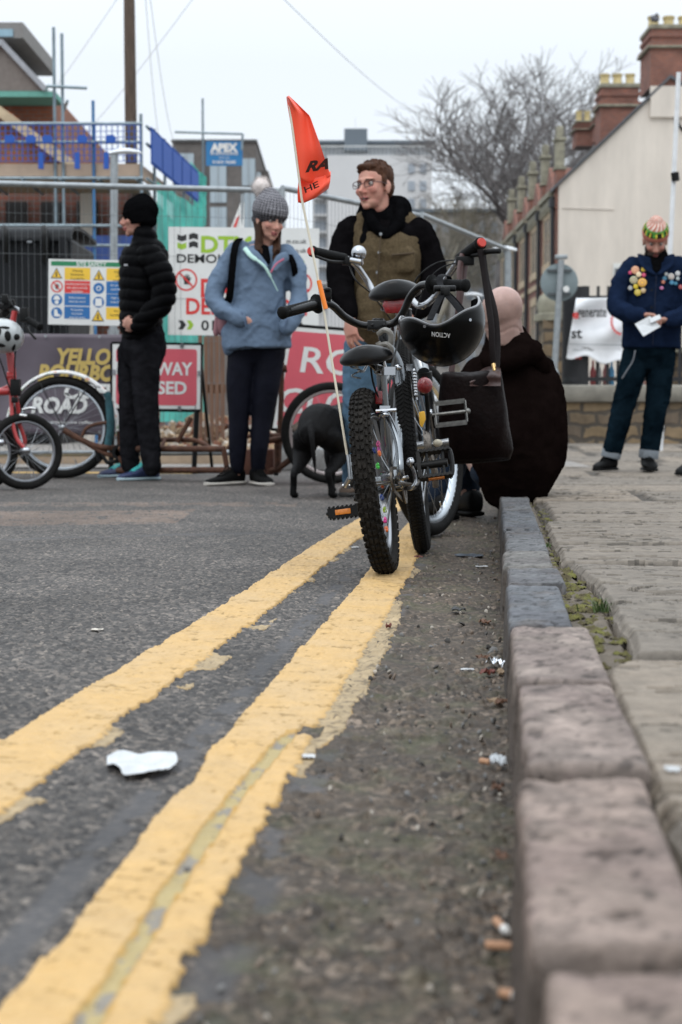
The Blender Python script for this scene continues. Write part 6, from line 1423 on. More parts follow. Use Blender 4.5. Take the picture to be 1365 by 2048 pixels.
# ---------------------------------------------------------------- black dog
def dog():
    D = 7.35; M_dog = mat('black_fur', (.0035, .0032, .0035), .6, var=.4, scale=60, stretch=(1, 1, .4), bump=.5, bscale=180, spec=.12)
    o0 = G(630, 996, 0); d = Vector((.30, .95, 0)).normalized(); x = Vector((d.y, -d.x, 0))
    L = lambda f, s_, z: Vector((o0.x, D + .08, 0)) + d * f + x * s_ + Vector((0, 0, z))
    mb = MB()
    limb(mb, [L(.0, 0, .33), L(.08, 0, .365), L(.22, 0, .345), L(.38, 0, .33), L(.52, 0, .35), L(.60, 0, .40)], [(.085, .080), (.108, .100), (.095, .098), (.105, .130), (.10, .13), (.06, .08)], ref=x)
    limb(mb, [L(.58, 0, .40), L(.68, 0, .49)], [.062, .052]); mb.ell(L(.72, 0, .53), (.055, .06, .055)); limb(mb, [L(.75, 0, .52), L(.86, 0, .49)], [.036, .024])
    for s_ in (1, -1): mb.ell(L(.70, s_ * .055, .52), (.012, .025, .04))
    for s_, fo in ((-1, -.03), (1, .02)):
        b = s_ * .075
        limb(mb, [L(.04, b * .7, .30), L(.11 + fo, b * 1.15, .225), L(.02 + fo, b * 1.1, .15), L(-.05 + fo, b * 1.05, .125), L(-.035 + fo, b * 1.15, .07), L(-.03 + fo, b * 1.2, .02)], [(.075, .060), (.056, .052), .028, .019, .016, .017]); mb.ell(L(-.005 + fo, b * 1.22, .016), (.022, .032, .016))
        limb(mb, [L(.50, b * .8, .30), L(.47, b, .20), L(.50, b, .11), L(.50, b, .02)], [.052, .032, .022, .018]); mb.ell(L(.52, b, .016), (.022, .032, .016))
    limb(mb, [L(-.05, .0, .36), L(-.10, .02, .30), L(-.10, .03, .20), L(-.08, .03, .13)], [.022, .014, .010, .006])
    o = mb.build('dog', M_dog, world=False, remesh=.006, sm=4, disp=lambda co, no: .002 * fbm(co[:, 0] * 40, co[:, 1] * 40, co[:, 2] * 12))
    tag(o, 'lean black dog standing behind the bicycle wheel with its rear to the road', 'dog')
dog()
# ================================================================== WORKS FENCE, SIGNS, PARKED CYCLES
M_galv = mat('galvanised', (.30, .32, .33), .45, .7, var=.2, scale=18, bump=.1)
M_wire = mat('fence_wire', (.13, .14, .145), .6, .3)
def heras(a, b, htop_a, htop_b, label, bars=True, nv=None):
    """mesh fence panel between ground points a and b"""
    a, b = Vector(a), Vector(b); rt = empty('mesh_fence_panel', a, label, 'fence panel', 'temporary mesh fence panels'); d = (b - a); L_ = d.length; n = Vector((0, 0, 1))
    ta, tb_ = a + n * htop_a, b + n * htop_b; la, lb = a + n * .12, b + n * .12
    mb = MB(); mb.tube([ta, tb_], .021, 10); mb.tube([la, lb], .021, 10); mb.tube([a, ta], .021, 10); mb.tube([b, tb_], .021, 10); mb.build('frame', M_galv, rt, world=True)
    mb = MB(); m = nv or int(L_ / .042)
    for k in range(1, m): p = a.lerp(b, k / m); mb.tube([p + n * .12, p + n * (htop_a + (htop_b - htop_a) * k / m)], .0011, 4, caps=False)
    for h in (.32, .62, .92, 1.22, 1.52, 1.8):
        mb.tube([a + n * h * htop_a / 2, b + n * h * htop_b / 2], .0013, 4, caps=False)
    w = mb.build('wire_mesh', M_wire, rt, world=True)
    mb = MB(); mb.rings([[a + Vector((x, y, z)) for x, y in ((-.32, -.11), (.32, -.11), (.32, .11), (-.32, .11))] for z in (0, .10)] + [[a + Vector((x * .9, y * .7, .14)) for x, y in ((-.32, -.11), (.32, -.11), (.32, .11), (-.32, .11))]]); mb.build('foot_block', mat('fence_block', (.16, .155, .15), .9), rt, world=True)
    return rt
def FP(px, D): return Vector((P(px, HOR, D).x, D, .013))
heras(FP(-430, 10.2), FP(560, 11.1), 1.955, 2.0, 'mesh fence panel carrying the safety board and the coffee banner')
heras(FP(566, 11.1), FP(838, 12.4), 2.02, 1.99, 'mesh fence panel behind the man in the tweed gilet')
heras(FP(842, 12.4), FP(1012, 15.2), 2.0, 2.02, 'mesh fence panel running back down the street towards the trees', nv=44)

M_white = mat('sign_white', (.68, .68, .66), .5, var=.07, scale=6)
def prism_board(parent, name, pts, th, m, n=(0, -1, 0), **k):
    mb = MB(); mb.poly(pts, th, n); return mb.build(name, m, parent, world=True, smooth=False, **k)
def flat(mb, pts): mb.add([tuple(p) for p in pts], [tuple(range(len(pts)))])
MC = lambda n, c, r=.5: mat(n, c, r, var=.06, scale=8)
class Board:
    """a flat sign facing the camera, addressed with photo pixels"""
    def __init__(s, x0, y0, x1, y1, D, rot=0, yaw=0):
        s.c = P((x0 + x1) / 2, (y0 + y1) / 2, D); s.cx, s.cy = (x0 + x1) / 2, (y0 + y1) / 2; s.k = D / F
        Rm = Matrix.Rotation(yaw, 3, 'Z') @ Matrix.Rotation(rot, 3, 'Y'); s.ux = Rm @ Vector((1, 0, 0)); s.uy = Rm @ Vector((0, 0, 1)); s.n = s.ux.cross(s.uy); s.b = (x0, y0, x1, y1)
    def p(s, x, y, o=0): return s.c + s.ux * (x - s.cx) * s.k - s.uy * (y - s.cy) * s.k + s.n * o
    def rect(s, mb, x0, y0, x1, y1, o=.003): flat(mb, [s.p(x0, y1, o), s.p(x1, y1, o), s.p(x1, y0, o), s.p(x0, y0, o)])
    def rrect(s, mb, x0, y0, x1, y1, r, o=.003):
        pts = []
        for cx, cy, a0 in ((x1 - r, y1 - r, 0), (x0 + r, y1 - r, 90), (x0 + r, y0 + r, 180), (x1 - r, y0 + r, 270)):
            for k in range(5): a = R(a0 + 22.5 * k); pts.append(s.p(cx + r * math.cos(a), cy + r * math.sin(a), o))
        flat(mb, pts[::-1])
    def circ(s, mb, x, y, r, o=.003, r2=0):
        n = 28
        if not r2: flat(mb, [s.p(x + r * math.cos(a), y - r * math.sin(a), o) for a in [2 * math.pi * k / n for k in range(n)]])
        else:
            for k in range(n):
                a, b = 2 * math.pi * k / n, 2 * math.pi * (k + 1) / n
                flat(mb, [s.p(x + r2 * math.cos(a), y - r2 * math.sin(a), o), s.p(x + r * math.cos(a), y - r * math.sin(a), o), s.p(x + r * math.cos(b), y - r * math.sin(b), o), s.p(x + r2 * math.cos(b), y - r2 * math.sin(b), o)])
    def path(s, mb, pts, o=.003): flat(mb, [s.p(x, y, o) for x, y in pts][::-1])
    def line(s, mb, x0, y0, x1, y1, w, o=.003):
        dx, dy = x1 - x0, y1 - y0; l = math.hypot(dx, dy); nx, ny = -dy / l * w / 2, dx / l * w / 2; s.path(mb, [(x0 + nx, y0 + ny), (x1 + nx, y1 + ny), (x1 - nx, y1 - ny), (x0 - nx, y0 - ny)], o)
    def text(s, mb, t, x, y, h, align='l', w=None, bold=.02, shear=0, o=.004): put_text(mb, t, s.p(x, y), s.ux, s.uy, h * s.k, align, None if w is None else w * s.k, bold, shear, off=o)
    def board(s, parent, name, m, th=.004):
        x0, y0, x1, y1 = s.b; mb = MB(); mb.poly([s.p(x0, y1), s.p(x1, y1), s.p(x1, y0), s.p(x0, y0)], th, s.n); return mb.build(name, m, parent, world=True, smooth=False)
def ink(mb, name, m, parent):
    return mb.build(name, m, parent, world=True, smooth=False) if mb.f else None
def hand(B_, mb, x, y, r, o):
    B_.path(mb, [(x - r * .35, y + r * .6), (x + r * .3, y + r * .6), (x + r * .42, y + r * .05), (x + r * .6, y - r * .25), (x + r * .5, y - r * .35), (x + r * .3, y - r * .12), (x + r * .34, y - r * .62), (x + r * .2, y - r * .64), (x + r * .12, y - r * .2), (x + r * .08, y - r * .75), (x - r * .06, y - r * .75), (x - r * .06, y - r * .2), (x - r * .2, y - r * .66), (x - r * .32, y - r * .6), (x - r * .22, y - r * .1), (x - r * .45, y - r * .35), (x - r * .54, y - r * .26), (x - r * .36, y + r * .2)], o)
INK = MC('ink_black', (.012, .012, .012)); RED = MC('ink_red', (.62, .035, .030)); GRN = MC('ink_lime', (.30, .48, .03)); BLUE = MC('ink_blue', (.015, .13, .36)); YEL = MC('ink_yellow', (.80, .50, .04)); DGRN = MC('ink_green', (.015, .20, .08)); WHT = MC('ink_white', (.72, .72, .70))

# --- site safety board
r_ = empty('site_safety_sign', P(170, 650, 10.55), 'white safety board with rows of blue, yellow and red symbols on the mesh fence', 'safety sign')
B_ = Board(98, 521, 300, 650, 10.58, rot=R(1.2)); B_.board(r_, 'panel', M_white)
mb = MB(); B_.rect(mb, 103, 525, 295, 534); ink(mb, 'green_band', DGRN, r_)
mb = MB(); B_.text(mb, 'SITE SAFETY', 153, 533.5, 8, w=60); ink(mb, 'heading', WHT, r_)
yb, rb, bb_, wt, bk_ = MB(), MB(), MB(), MB(), MB()
def tri(x, y, r): B_.path(bk_, [(x - r * 1.15, y + r), (x + r * 1.15, y + r), (x, y - r * 1.1)], .0030); B_.path(yb, [(x - r * .9, y + r * .82), (x + r * .9, y + r * .82), (x, y - r * .8)], .0040); B_.path(bk_, [(x - r * .16, y + r * .62), (x + r * .16, y + r * .62), (x + r * .12, y - r * .3), (x - r * .12, y - r * .3)], .0050)
rowsy = (549, 575, 600, 626)
for i, y in enumerate(rowsy):
    x0, x1 = 130, 181; tgt = (yb, rb, bb_, bb_)[i]; B_.rect(tgt, x0, y - 12, x1, y + 12)
    tt_ = bk_ if i == 0 else wt
    for k, t_ in enumerate([('Warning', 'Demolition', 'in progress'), ('Unauthorised entry to', 'this site is strictly', 'forbidden'), ('Safety helmets', 'must be worn'), ('Protective', 'footwear', 'must be worn')][i]): B_.text(tt_, t_, 155.5, y - 4 + k * 7.5 - (0 if i != 2 else -2), 4.2, 'c', bold=.005, o=.0045)
    x0, x1 = 213, 264; tgt = (yb, bb_, bb_, yb)[i]; B_.rect(tgt, x0, y - 12, x1, y + 12)
    for k, t_ in enumerate([('Warning', 'Deep', 'excavation'), ('Ear protection', 'must be worn'), ('High visibility', 'must be worn'), ('Warning', 'Forklift trucks')][i]): B_.text((bk_, wt, wt, bk_)[i], t_, 238.5, y - 3 + k * 8, 4.2, 'c', bold=.005, o=.0045)
tri(114, 549, 10); tri(198, 551, 10); tri(197, 631, 11)
rng_ = MB(); B_.circ(rng_, 115, 575, 12, .003, 9.2); B_.line(rng_, 108, 567, 122, 583, 2.2, .005); ink(rng_, 'prohibition_ring', RED, r_); hand(B_, bk_, 115, 575, 8, .004)
for x, y in ((115, 601), (115, 627), (198, 577), (198, 604)): B_.circ(bb_, x, y, 11)
B_.path(wt, [(108, 601), (122, 601), (120, 595), (115, 592), (110, 595)], .0045); B_.circ(wt, 115, 606, 4, .0045)
B_.path(wt, [(110, 620), (116, 620), (117, 628), (122, 631), (122, 634), (110, 634)], .0045)
B_.circ(wt, 198, 577, 5, .0045); B_.path(wt, [(192, 597), (204, 597), (205, 612), (191, 612)], .0045)
mb = MB(); B_.circ(mb, 198, 577, 3, .0055); ink(mb, 'symbol_inner', BLUE, r_)
ink(yb, 'yellow_fields', YEL, r_); ink(rb, 'red_field', RED, r_); ink(bb_, 'blue_fields', BLUE, r_); ink(wt, 'white_lettering', WHT, r_); ink(bk_, 'black_symbols', INK, r_)

# --- demolition board
r_ = empty('demolition_sign', P(490, 672, 10.9), 'large white demolition board with red and green lettering behind the woman', 'demolition sign')
B_ = Board(338, 457, 637, 670, 10.92, rot=R(.6)); B_.board(r_, 'panel', M_white)
bk_, gr, rd = MB(), MB(), MB()
def chev(mbx, x, y, w, h, up):  # notched block
    s_ = -1 if up else 1; B_.path(mbx, [(x, y - h / 2), (x + w / 2, y - h / 2 + s_ * h * .3), (x + w, y - h / 2), (x + w, y + h / 2), (x + w / 2, y + h / 2 + s_ * h * .3), (x, y + h / 2)])
chev(bk_, 356, 477, 18, 11, False); chev(gr, 356, 493, 18, 11, False); chev(bk_, 379, 477, 18, 11, True); chev(bk_, 379, 493, 18, 11, True)
B_.text(gr, 'DTM', 403, 506, 32, w=100, bold=.035); B_.text(bk_, 'DEMOLITION', 355, 527, 17, w=170, bold=.02)
B_.text(rd, 'DANGER', 403, 594, 36, w=170, bold=.03); B_.text(rd, 'DEMOLITION', 374, 628, 32, w=240, bold=.025)
for x in (374, 602):
    B_.circ(rd, x, 561 if x < 500 else 566, 22, .003, 18.5); hand(B_, bk_, x + 1, 561 if x < 500 else 566, 15, .004); B_.line(rd, x - 14, 547 if x < 500 else 552, x + 14, 575 if x < 500 else 580, 3.4, .006)
def arrow(mbx, x, y, w, h): B_.path(mbx, [(x, y - h / 2), (x + w * .6, y - h / 2), (x + w, y), (x + w * .6, y + h / 2), (x, y + h / 2), (x + w * .38, y)])
arrow(bk_, 358, 650, 16, 18); arrow(gr, 375, 650, 14, 18); B_.text(bk_, '01', 404, 660, 20, w=26, bold=.02); B_.text(bk_, '6', 595, 662, 20, bold=.02)
arrow(bk_, 578, 524, 14, 18); arrow(gr, 594, 524, 15, 18)
B_.text(bk_, 'm.co.uk', 612, 487, 9, 'r', bold=.012); B_.text(bk_, 'm.co.uk', 612, 505, 9, 'r', bold=.012)
ink(bk_, 'black_lettering', INK, r_); ink(gr, 'green_lettering', GRN, r_); ink(rd, 'red_lettering', RED, r_)
mb = MB(); B_.text(mb, '', 0, 0, 1)
# --- coffee banner
M_ban = mat('banner_pvc', (.105, .085, .105), .5, var=.12, scale=3, bump=.12, bscale=7)
r_ = empty('coffee_banner', P(110, 870, 10.4), 'dark purple grey banner with gold and white capitals tied low on the fence', 'banner')
B_ = Board(-160, 668, 250, 868, 10.38, rot=R(.5))
def bf(u, v): 
    x, y = -160 + 410 * u, 668 + 200 * v; return B_.p(x, y, .012 * math.sin(u * 23 + v * 2) * math.sin(v * 3.1) + .012 * math.sin(v * 6 + u * 4))
vs = [bf(i / 60, j / 24) for i in range(61) for j in range(25)]; mb = MB(); mb.add(vs, [(i * 25 + j, (i + 1) * 25 + j, (i + 1) * 25 + j + 1, i * 25 + j + 1) for i in range(60) for j in range(24)]); ob = mb.build('cloth', M_ban, r_, world=True, angle=0); md = ob.modifiers.new('s', 'SOLIDIFY'); md.thickness = .001
gd, wt = MB(), MB()
B_.text(gd, 'YELLOW', 116, 727, 30, w=150, bold=.045, shear=.2, o=.028); B_.text(gd, 'BOURBON', 78, 760, 31, w=185, bold=.045, shear=.2, o=.028)
B_.text(wt, 'COFFEE', 130, 795, 28, w=145, bold=.045, shear=.2, o=.028); B_.text(wt, 'ROAD', 64, 824, 30, w=112, bold=.045, shear=.2, o=.028); B_.text(wt, "drink more coffee", 102, 846, 6.5, w=85, bold=.008, o=.028); B_.line(wt, 132, 786, 142, 790, 4, .028)
ink(gd, 'gold_lettering', MC('ink_gold', (.50, .36, .10)), r_); ink(wt, 'white_lettering', WHT, r_)
mb = MB()
for x in (-10, 93, 200): B_.circ(mb, x, 673, 3.2, .026); B_.circ(mb, x, 862, 3.2, .026)
ink(mb, 'eyelets', M_alu, r_)
# --- footway closed sign on a frame
M_pink = mat('traffic_red', (.62, .105, .135), .45, var=.06, scale=5)
r_ = empty('footway_closed_sign', P(330, 925, 10.1), 'red and white footway closed sign on a black frame behind the person in black', 'road sign')
B_ = Board(226, 690, 401, 817, 10.1, rot=R(.8)); B_.board(r_, 'plate', M_white); mb = MB(); B_.rrect(mb, 233, 698, 394, 810, 6); ink(mb, 'red_field', M_pink, r_)
mb = MB(); B_.text(mb, 'FOOTWAY', 385, 749, 25, 'r', w=152, bold=.03, o=.005); B_.text(mb, 'CLOSED', 374, 787, 25, 'r', w=128, bold=.03, o=.005); ink(mb, 'lettering', WHT, r_)
mb = MB(); zf = .006
for (x0, y0, x1, y1) in ((224, 688, 403, 688), (224, 820, 401, 820), (224, 688, 224, 820), (403, 688, 400, 820)): mb.bar(B_.p(x0, y0, -.01), B_.p(x1, y1, -.01), .02, .02, up=(0, 1, 0))
for x0, x1, dy in ((228, 222, -.1), (398, 388, -.1)): a = B_.p(x0, 700, -.02); b = P(x1, 925, 10.1); b.z = .016; mb.bar(a, b, .018, .03)
mb.build('frame', M_black, r_, world=True, smooth=False)
for x0, x1 in ((230, 262), (398, 425)): a = B_.p(x0, 695, -.03); b = P(x1, 900, 10.75); b.z = .016; MB().bar(a, b, .018, .03).build('rear_stay', M_black, r_, world=True, smooth=False)
mb = MB()
for x, y in ((364, 690), (360, 816), (399, 745), (229, 745)): mb.cbox(B_.p(x, y, .006), (.02, .012, .03))
mb.build('clips', M_alu, r_, world=True)
# --- road closed sign
r_ = empty('road_closed_sign', P(700, 890, 9.75), 'large red and white road closed sign leaning behind the black dog', 'road sign')
B_ = Board(563, 665, 860, 868, 9.75, rot=R(4.5)); 
sk = lambda x, y, o=0: B_.p(x - (y - 766) * .09, y, o)
mb = MB(); mb.poly([sk(563, 868), sk(860, 868), sk(860, 665), sk(563, 665)], .004, B_.n); mb.build('plate', M_white, r_, world=True, smooth=False)
mb = MB(); flat(mb, [sk(570, 861, .003), sk(853, 861, .003), sk(853, 673, .003), sk(570, 673, .003)]); ink(mb, 'red_field', M_pink, r_)
mb = MB(); put_text(mb, 'ROAD', sk(598, 752), B_.ux, B_.uy + B_.ux * .09, 52 * B_.k, width=232 * B_.k, bold=.012, off=.005); put_text(mb, 'CLOSED', sk(566, 836), B_.ux, B_.uy + B_.ux * .09, 52 * B_.k, width=285 * B_.k, bold=.012, off=.005); ink(mb, 'lettering', WHT, r_)
mb = MB(); mb.bar(sk(560, 662, -.01), sk(863, 662, -.01), .022, .022, up=(0, 1, 0)); mb.bar(sk(560, 871, -.01), sk(863, 871, -.01), .022, .022, up=(0, 1, 0)); mb.bar(sk(560, 660, -.01), sk(560, 873, -.01), .02, .02, up=(0, 1, 0)); mb.bar(sk(863, 660, -.01), sk(863, 873, -.01), .02, .02, up=(0, 1, 0))
for x, dx in ((575, -6), (850, 4)): 
    a = sk(x, 870, -.02); mb.bar(a, Vector((a.x + dx * .003, a.y, .016)), .02, .03); b = sk(x, 700, -.03); mb.bar(b, Vector((b.x, b.y + .45, .016)), .02, .03)
mb.build('frame', M_black, r_, world=True, smooth=False)
# --- small white feather flag on a pole behind the woman
r_ = empty('feather_flag', FP(485, 13.5), 'white and red pennant on a thin pole behind the grey bobble hat', 'flag')
mb = MB(); mb.tube([FP(485, 13.5), P(485, 385, 13.5)], .014, 8); mb.ell(P(485, 382, 13.5), (.028, .028, .028)); mb.build('pole', M_galv, r_, world=True)
mb = MB(); mb.poly([P(489, 405, 13.5), P(483, 402, 13.5), P(474, 425, 13.5), P(462, 455, 13.52), P(470, 480, 13.5), P(489, 480, 13.48)], .004, (0, -1, 0)); mb.build('cloth', M_white, r_, world=True)
mb = MB(); mb.poly([P(480, 430, 13.49), P(474, 436, 13.49), P(466, 458, 13.49), P(472, 456, 13.49)], .003, (0, -1, 0)); mb.build('red_print', MC('ink_red', (.62, .035, .03)), r_, world=True)

# ---------------------------------------------------------------- long cargo cycle (rusty) across the road
M_rust = mat('rusty_tube', (.085, .036, .020), .7, .3, var=.55, scale=25, bump=.3, bscale=90)
def root_at(p, h, lean=0):
    M = bike_matrix(p, h, lean); return M
pc1 = G(126, 957, 0); MCg = bike_matrix(pc1, R(84), 0)
cg = empty('cargo_cycle', pc1, 'long rusty brown cargo bicycle frame with a white patterned rear mudguard lying across the road', 'cargo bicycle', rot=MCg.to_3x3()); MATX[cg.name] = MCg
wheel(cg, (0, 0, .325), .325, .030, kind='smooth', nsp=36, rimw=.016, rimd=.022, rimm=M_rimb)
D_c = 9.62
cfl_ = MCg.inverted() @ Vector((P(664, 865, 8.95).x, 8.95, 0))
wheel(cg, (cfl_.x, cfl_.y, .300), .298, .026, M=None, kind='smooth', nsp=32, rimw=.014, rimd=.022, rimm=mat('dusty_pink_rim', (.42, .36, .35), .4, .7))
Q = lambda px, py, D=9.6: P(px, py, D)
mb = MB(); n = 34
ring_ = []
for k in range(n):
    a = R(176 - 196 * k / (n - 1) + 8); c_ = Q(126, 855, pc1.y); r0 = .350
    c3 = c_ + Vector((math.cos(a) * r0, 0, math.sin(a) * r0)); o_ = Vector((math.cos(a), 0, math.sin(a)))
    ring_.append([c3 + Vector((0, -.038, 0)) - o_ * .008, c3 + Vector((0, -.03, 0)) + o_ * .004, c3 + o_ * .012, c3 + Vector((0, .03, 0)) + o_ * .004, c3 + Vector((0, .038, 0)) - o_ * .008])
vs = [p for r in ring_ for p in r]; mb.add(vs, [(i * 5 + j, i * 5 + j + 1, (i + 1) * 5 + j + 1, (i + 1) * 5 + j) for i in range(n - 1) for j in range(4)])
mg = _nt('comic_mudguard'); m_mud = mg[0]; nn = mg[1]; vo = nn.nodes.new('ShaderNodeTexVoronoi'); vo.inputs['Scale'].default_value = 26; rp = nn.nodes.new('ShaderNodeValToRGB'); rp.color_ramp.interpolation = 'CONSTANT'
for pz, cc in ((0, (.72, .72, .70, 1)), (.5, (.65, .66, .66, 1)), (.68, (.12, .13, .14, 1)), (.74, (.70, .35, .25, 1)), (.82, (.35, .45, .30, 1)), (.9, (.7, .7, .68, 1))):
    e_ = rp.color_ramp.elements.new(pz) if pz else rp.color_ramp.elements[0]; e_.color = cc
s2 = nn.nodes.new('ShaderNodeSeparateColor'); nn.links.new(vo.outputs['Color'], s2.inputs[0]); nn.links.new(s2.outputs[0], rp.inputs[0]); nn.links.new(rp.outputs[0], mg[2].inputs['Base Color'])
ob = mb.build('mudguard', m_mud, cg, world=True); md = ob.modifiers.new('s', 'SOLIDIFY'); md.thickness = .002
tubes(cg, 'mudguard_stay', M_darkfr, [([Q(126, 855, 9.64), Q(80, 765, 9.64)], .004), ([Q(126, 855, 9.64), Q(172, 778, 9.64)], .004), ([Q(122, 855, 9.74), Q(160, 785, 9.74)], .004)])
tubes(cg, 'frame', M_rust, [
    (smooth_path([Q(128, 860), Q(160, 878), Q(195, 893), Q(235, 896), Q(262, 894)]), .019), (smooth_path([Q(128, 862), Q(170, 884), Q(205, 905), Q(235, 912)]), .015),
    (smooth_path([Q(165, 872), Q(172, 858), Q(190, 849), Q(215, 845)]), .011), ([Q(238, 862), Q(240, 912)], .014),
    (smooth_path([Q(238, 878, 9.7), Q(300, 880, 9.6), Q(380, 880, 9.4), Q(408, 888, 9.3), Q(424, 900, 9.28)]), .015), ([Q(240, 898, 9.5), Q(450, 898, 9.2)], .019), ([Q(235, 941, 9.5), Q(455, 940, 9.2)], .019),
    ([Q(448, 898, 9.2), Q(455, 940, 9.2)], .016), ([Q(355, 885, 9.4), Q(383, 835, 9.4)], .014), ([Q(240, 912, 9.5), Q(250, 941, 9.5)], .015), ([Q(330, 880, 9.5), Q(322, 898, 9.4)], .012),
    ([Q(450, 940, 9.2), Q(560, 940, 9.0)], .018), ([Q(555, 872, 9.0), Q(555, 940, 9.0)], .018), ([Q(530, 882, 9.0), Q(604, 872, 8.95), Q(664, 865, 8.9)], .018), ([Q(556, 938, 9.0), Q(600, 905, 8.95), Q(664, 867, 8.9)], .018),
    ([Q(525, 870, 9.05), Q(560, 872, 9.0)], .016)])
tubes(cg, 'seat_tube', M_rust, [([Q(557, 940, 9.05), Q(563, 800, 9.05), Q(564, 725, 9.05)], .016), ([Q(552, 740, 9.02), Q(574, 737, 9.02)], .022)])
mb = MB()
mb.tube([Q(200, 905), Q(215, 925), Q(245, 921)], .014, 8); mb.tube([Q(190, 893), Q(200, 925)], .012, 8); mb.lathe([(.05, -.003), (.05, .003), (.03, .003), (.03, -.003)], Q(240, 905, 9.55), (0, 1, 0), 24); mb.build('crank', M_black, cg, world=True)
tubes(cg, 'wrapped_handle', mat('teal_cloth', (.02, .075, .09), .85, var=.5, scale=18, bump=.4), [(smooth_path([Q(212, 785, 9.55), Q(218, 800, 9.55), Q(222, 850, 9.55), Q(216, 890, 9.55)]), [.022] * 7 + [.026] * 6 + [.024] * 6)])
mb = MB(); mb.tube([Q(588, 862, 8.85), Q(604, 852, 8.85), Q(612, 848, 8.85)], [.032, .036, .030], 16); mb.build('front_lamp', mat('brown_lamp', (.075, .05, .035), .5, var=.3), cg, world=True)
mb = MB(); mb.box((Q(478, 888, 9.1).x, 9.02, .05), (Q(548, 888, 9.1).x, 9.18, .20)); mb.build('load_box', mat('rusty_box', (.10, .035, .02), .7, var=.4, scale=12), cg, world=True, bevel=.006)
mb = MB(); mb.tube(smooth_path([Q(455, 896, 9.15), Q(500, 872, 9.1), Q(540, 868, 9.05)]), .012, 8); mb.build('brake_rod', M_rust, cg, world=True)
mb = MB(); mb.ell(Q(126, 855, pc1.y - .075), (.018, .012, .018)); mb.build('hub_nut', M_alu, cg, world=True)

# ---------------------------------------------------------------- red folding bicycle at the left edge
pf = G(52, 980, 0); MFd = bike_matrix(pf, R(62), R(2)); rf = empty('folding_bicycle', pf, 'red folding bicycle with small wheels, cut off by the left edge', 'bicycle', rot=MFd.to_3x3()); MATX[rf.name] = MFd
wheel(rf, (0, 0, .208), .208, .023, kind='smooth', nsp=24, hubw=.045, rimw=.011, rimd=.016)
wheel(rf, (-.22, .09, .208), .208, .023, kind='smooth', nsp=24, hubw=.05, rimw=.011, rimd=.016)
Df = pf.y
hubF = MFd @ Vector((0, 0, .208)); fa, fb = MFd @ Vector((0, -.05, .208)), MFd @ Vector((0, .05, .208))
W_ = lambda px, py, dd=0: P(px, py, Df + dd)
tubes(rf, 'fork', M_red, [(smooth_path([fa, W_(36, 880, -.03), W_(26, 845, -.02), W_(23, 800), W_(22, 765)]), .011), (smooth_path([fb, W_(50, 880, .04), W_(40, 848, .03), W_(36, 812, .02), W_(26, 765)]), .011)])
tubes(rf, 'head_tube', M_red, [([W_(24, 782), W_(24, 752)], .024)])
tubes(rf, 'handle_post', M_red, [([W_(26, 755), W_(21, 710), W_(15, 690)], .021), ([W_(28, 752), W_(16, 752)], .026), ([W_(22, 665), W_(30, 622)], .016)])
tubes(rf, 'frame', M_red, [([W_(22, 782), W_(-40, 786, .1)], .022), ([W_(20, 772), W_(-40, 800, .1)], .012)])
mb = MB(); mb.cbox(W_(32, 775, -.04), (.05, .05, .09)); mb.cbox(W_(30, 800, -.04), (.03, .04, .03)); mb.build('front_block', M_black, rf, world=True, bevel=.004)
mb = MB(); mb.ell(W_(52, 901, -.06), (.026, .02, .02)); mb.tube([fa, W_(55, 900, -.07)], .010, 10); mb.ell(W_(3, 885, -.1), (.020, .02, .02)); mb.build('hub_nut', M_chrome, rf, world=True)
mb = MB(); mb.tube(smooth_path([W_(45, 820, -.06), W_(60, 816, -.06), W_(72, 818, -.06)]), .008, 8); mb.tube([W_(40, 830, -.05), W_(54, 832, -.05)], .009, 8); mb.build('brake_caliper', M_alu, rf, world=True)
tubes(rf, 'handlebar', M_alu, [(smooth_path([W_(0, 620, .1), W_(20, 616, .05), W_(35, 618), W_(48, 632, -.08), W_(58, 640, -.12)]), .0115)])
grip(rf, W_(82, 655, -.20), W_(57, 640, -.12), .018, flange=False)
mb = MB(); mb.cbox(W_(49, 630, -.1), (.045, .04, .075)); mb.tube([W_(52, 650, -.1), W_(60, 665, -.14), W_(72, 678, -.16)], .007, 8); mb.build('brake_lever', M_black, rf, world=True, bevel=.005)
mb = MB()
for k, (x, y) in enumerate(((10, 598), (16, 610), (5, 614), (24, 608), (12, 625))): mb.cbox(W_(x, y, .02 * k), (.035, .03, .05), rot=Matrix.Rotation(k, 3, 'Y'))
mb.build('lever_clutter', M_black, rf, world=True, bevel=.006)
mb = MB()
for pth in ([W_(20, 640), W_(35, 660, -.1), W_(30, 720, -.08), W_(30, 790, -.05)], [W_(8, 615), W_(-10, 680), W_(8, 740), W_(24, 790, -.04)], [W_(24, 790), W_(30, 850, .1), W_(10, 870, .1)]): mb.tube(smooth_path(pth), .004, 6)
mb.build('cables', M_black, rf, world=True)
ho = empty('helmet', W_(8, 675, -.12), 'pale grey helmet with black vents on the red folding bicycle', 'helmet'); hcn = W_(8, 672, -.14)
mb = MB(); mb.ell(hcn, (.105, .13, .092), Matrix.Rotation(R(10), 3, 'Y'), 30, 20); mb.build('shell', mat('pale_helmet', (.40, .42, .42), .3, var=.08, coat=.3), ho, world=True)
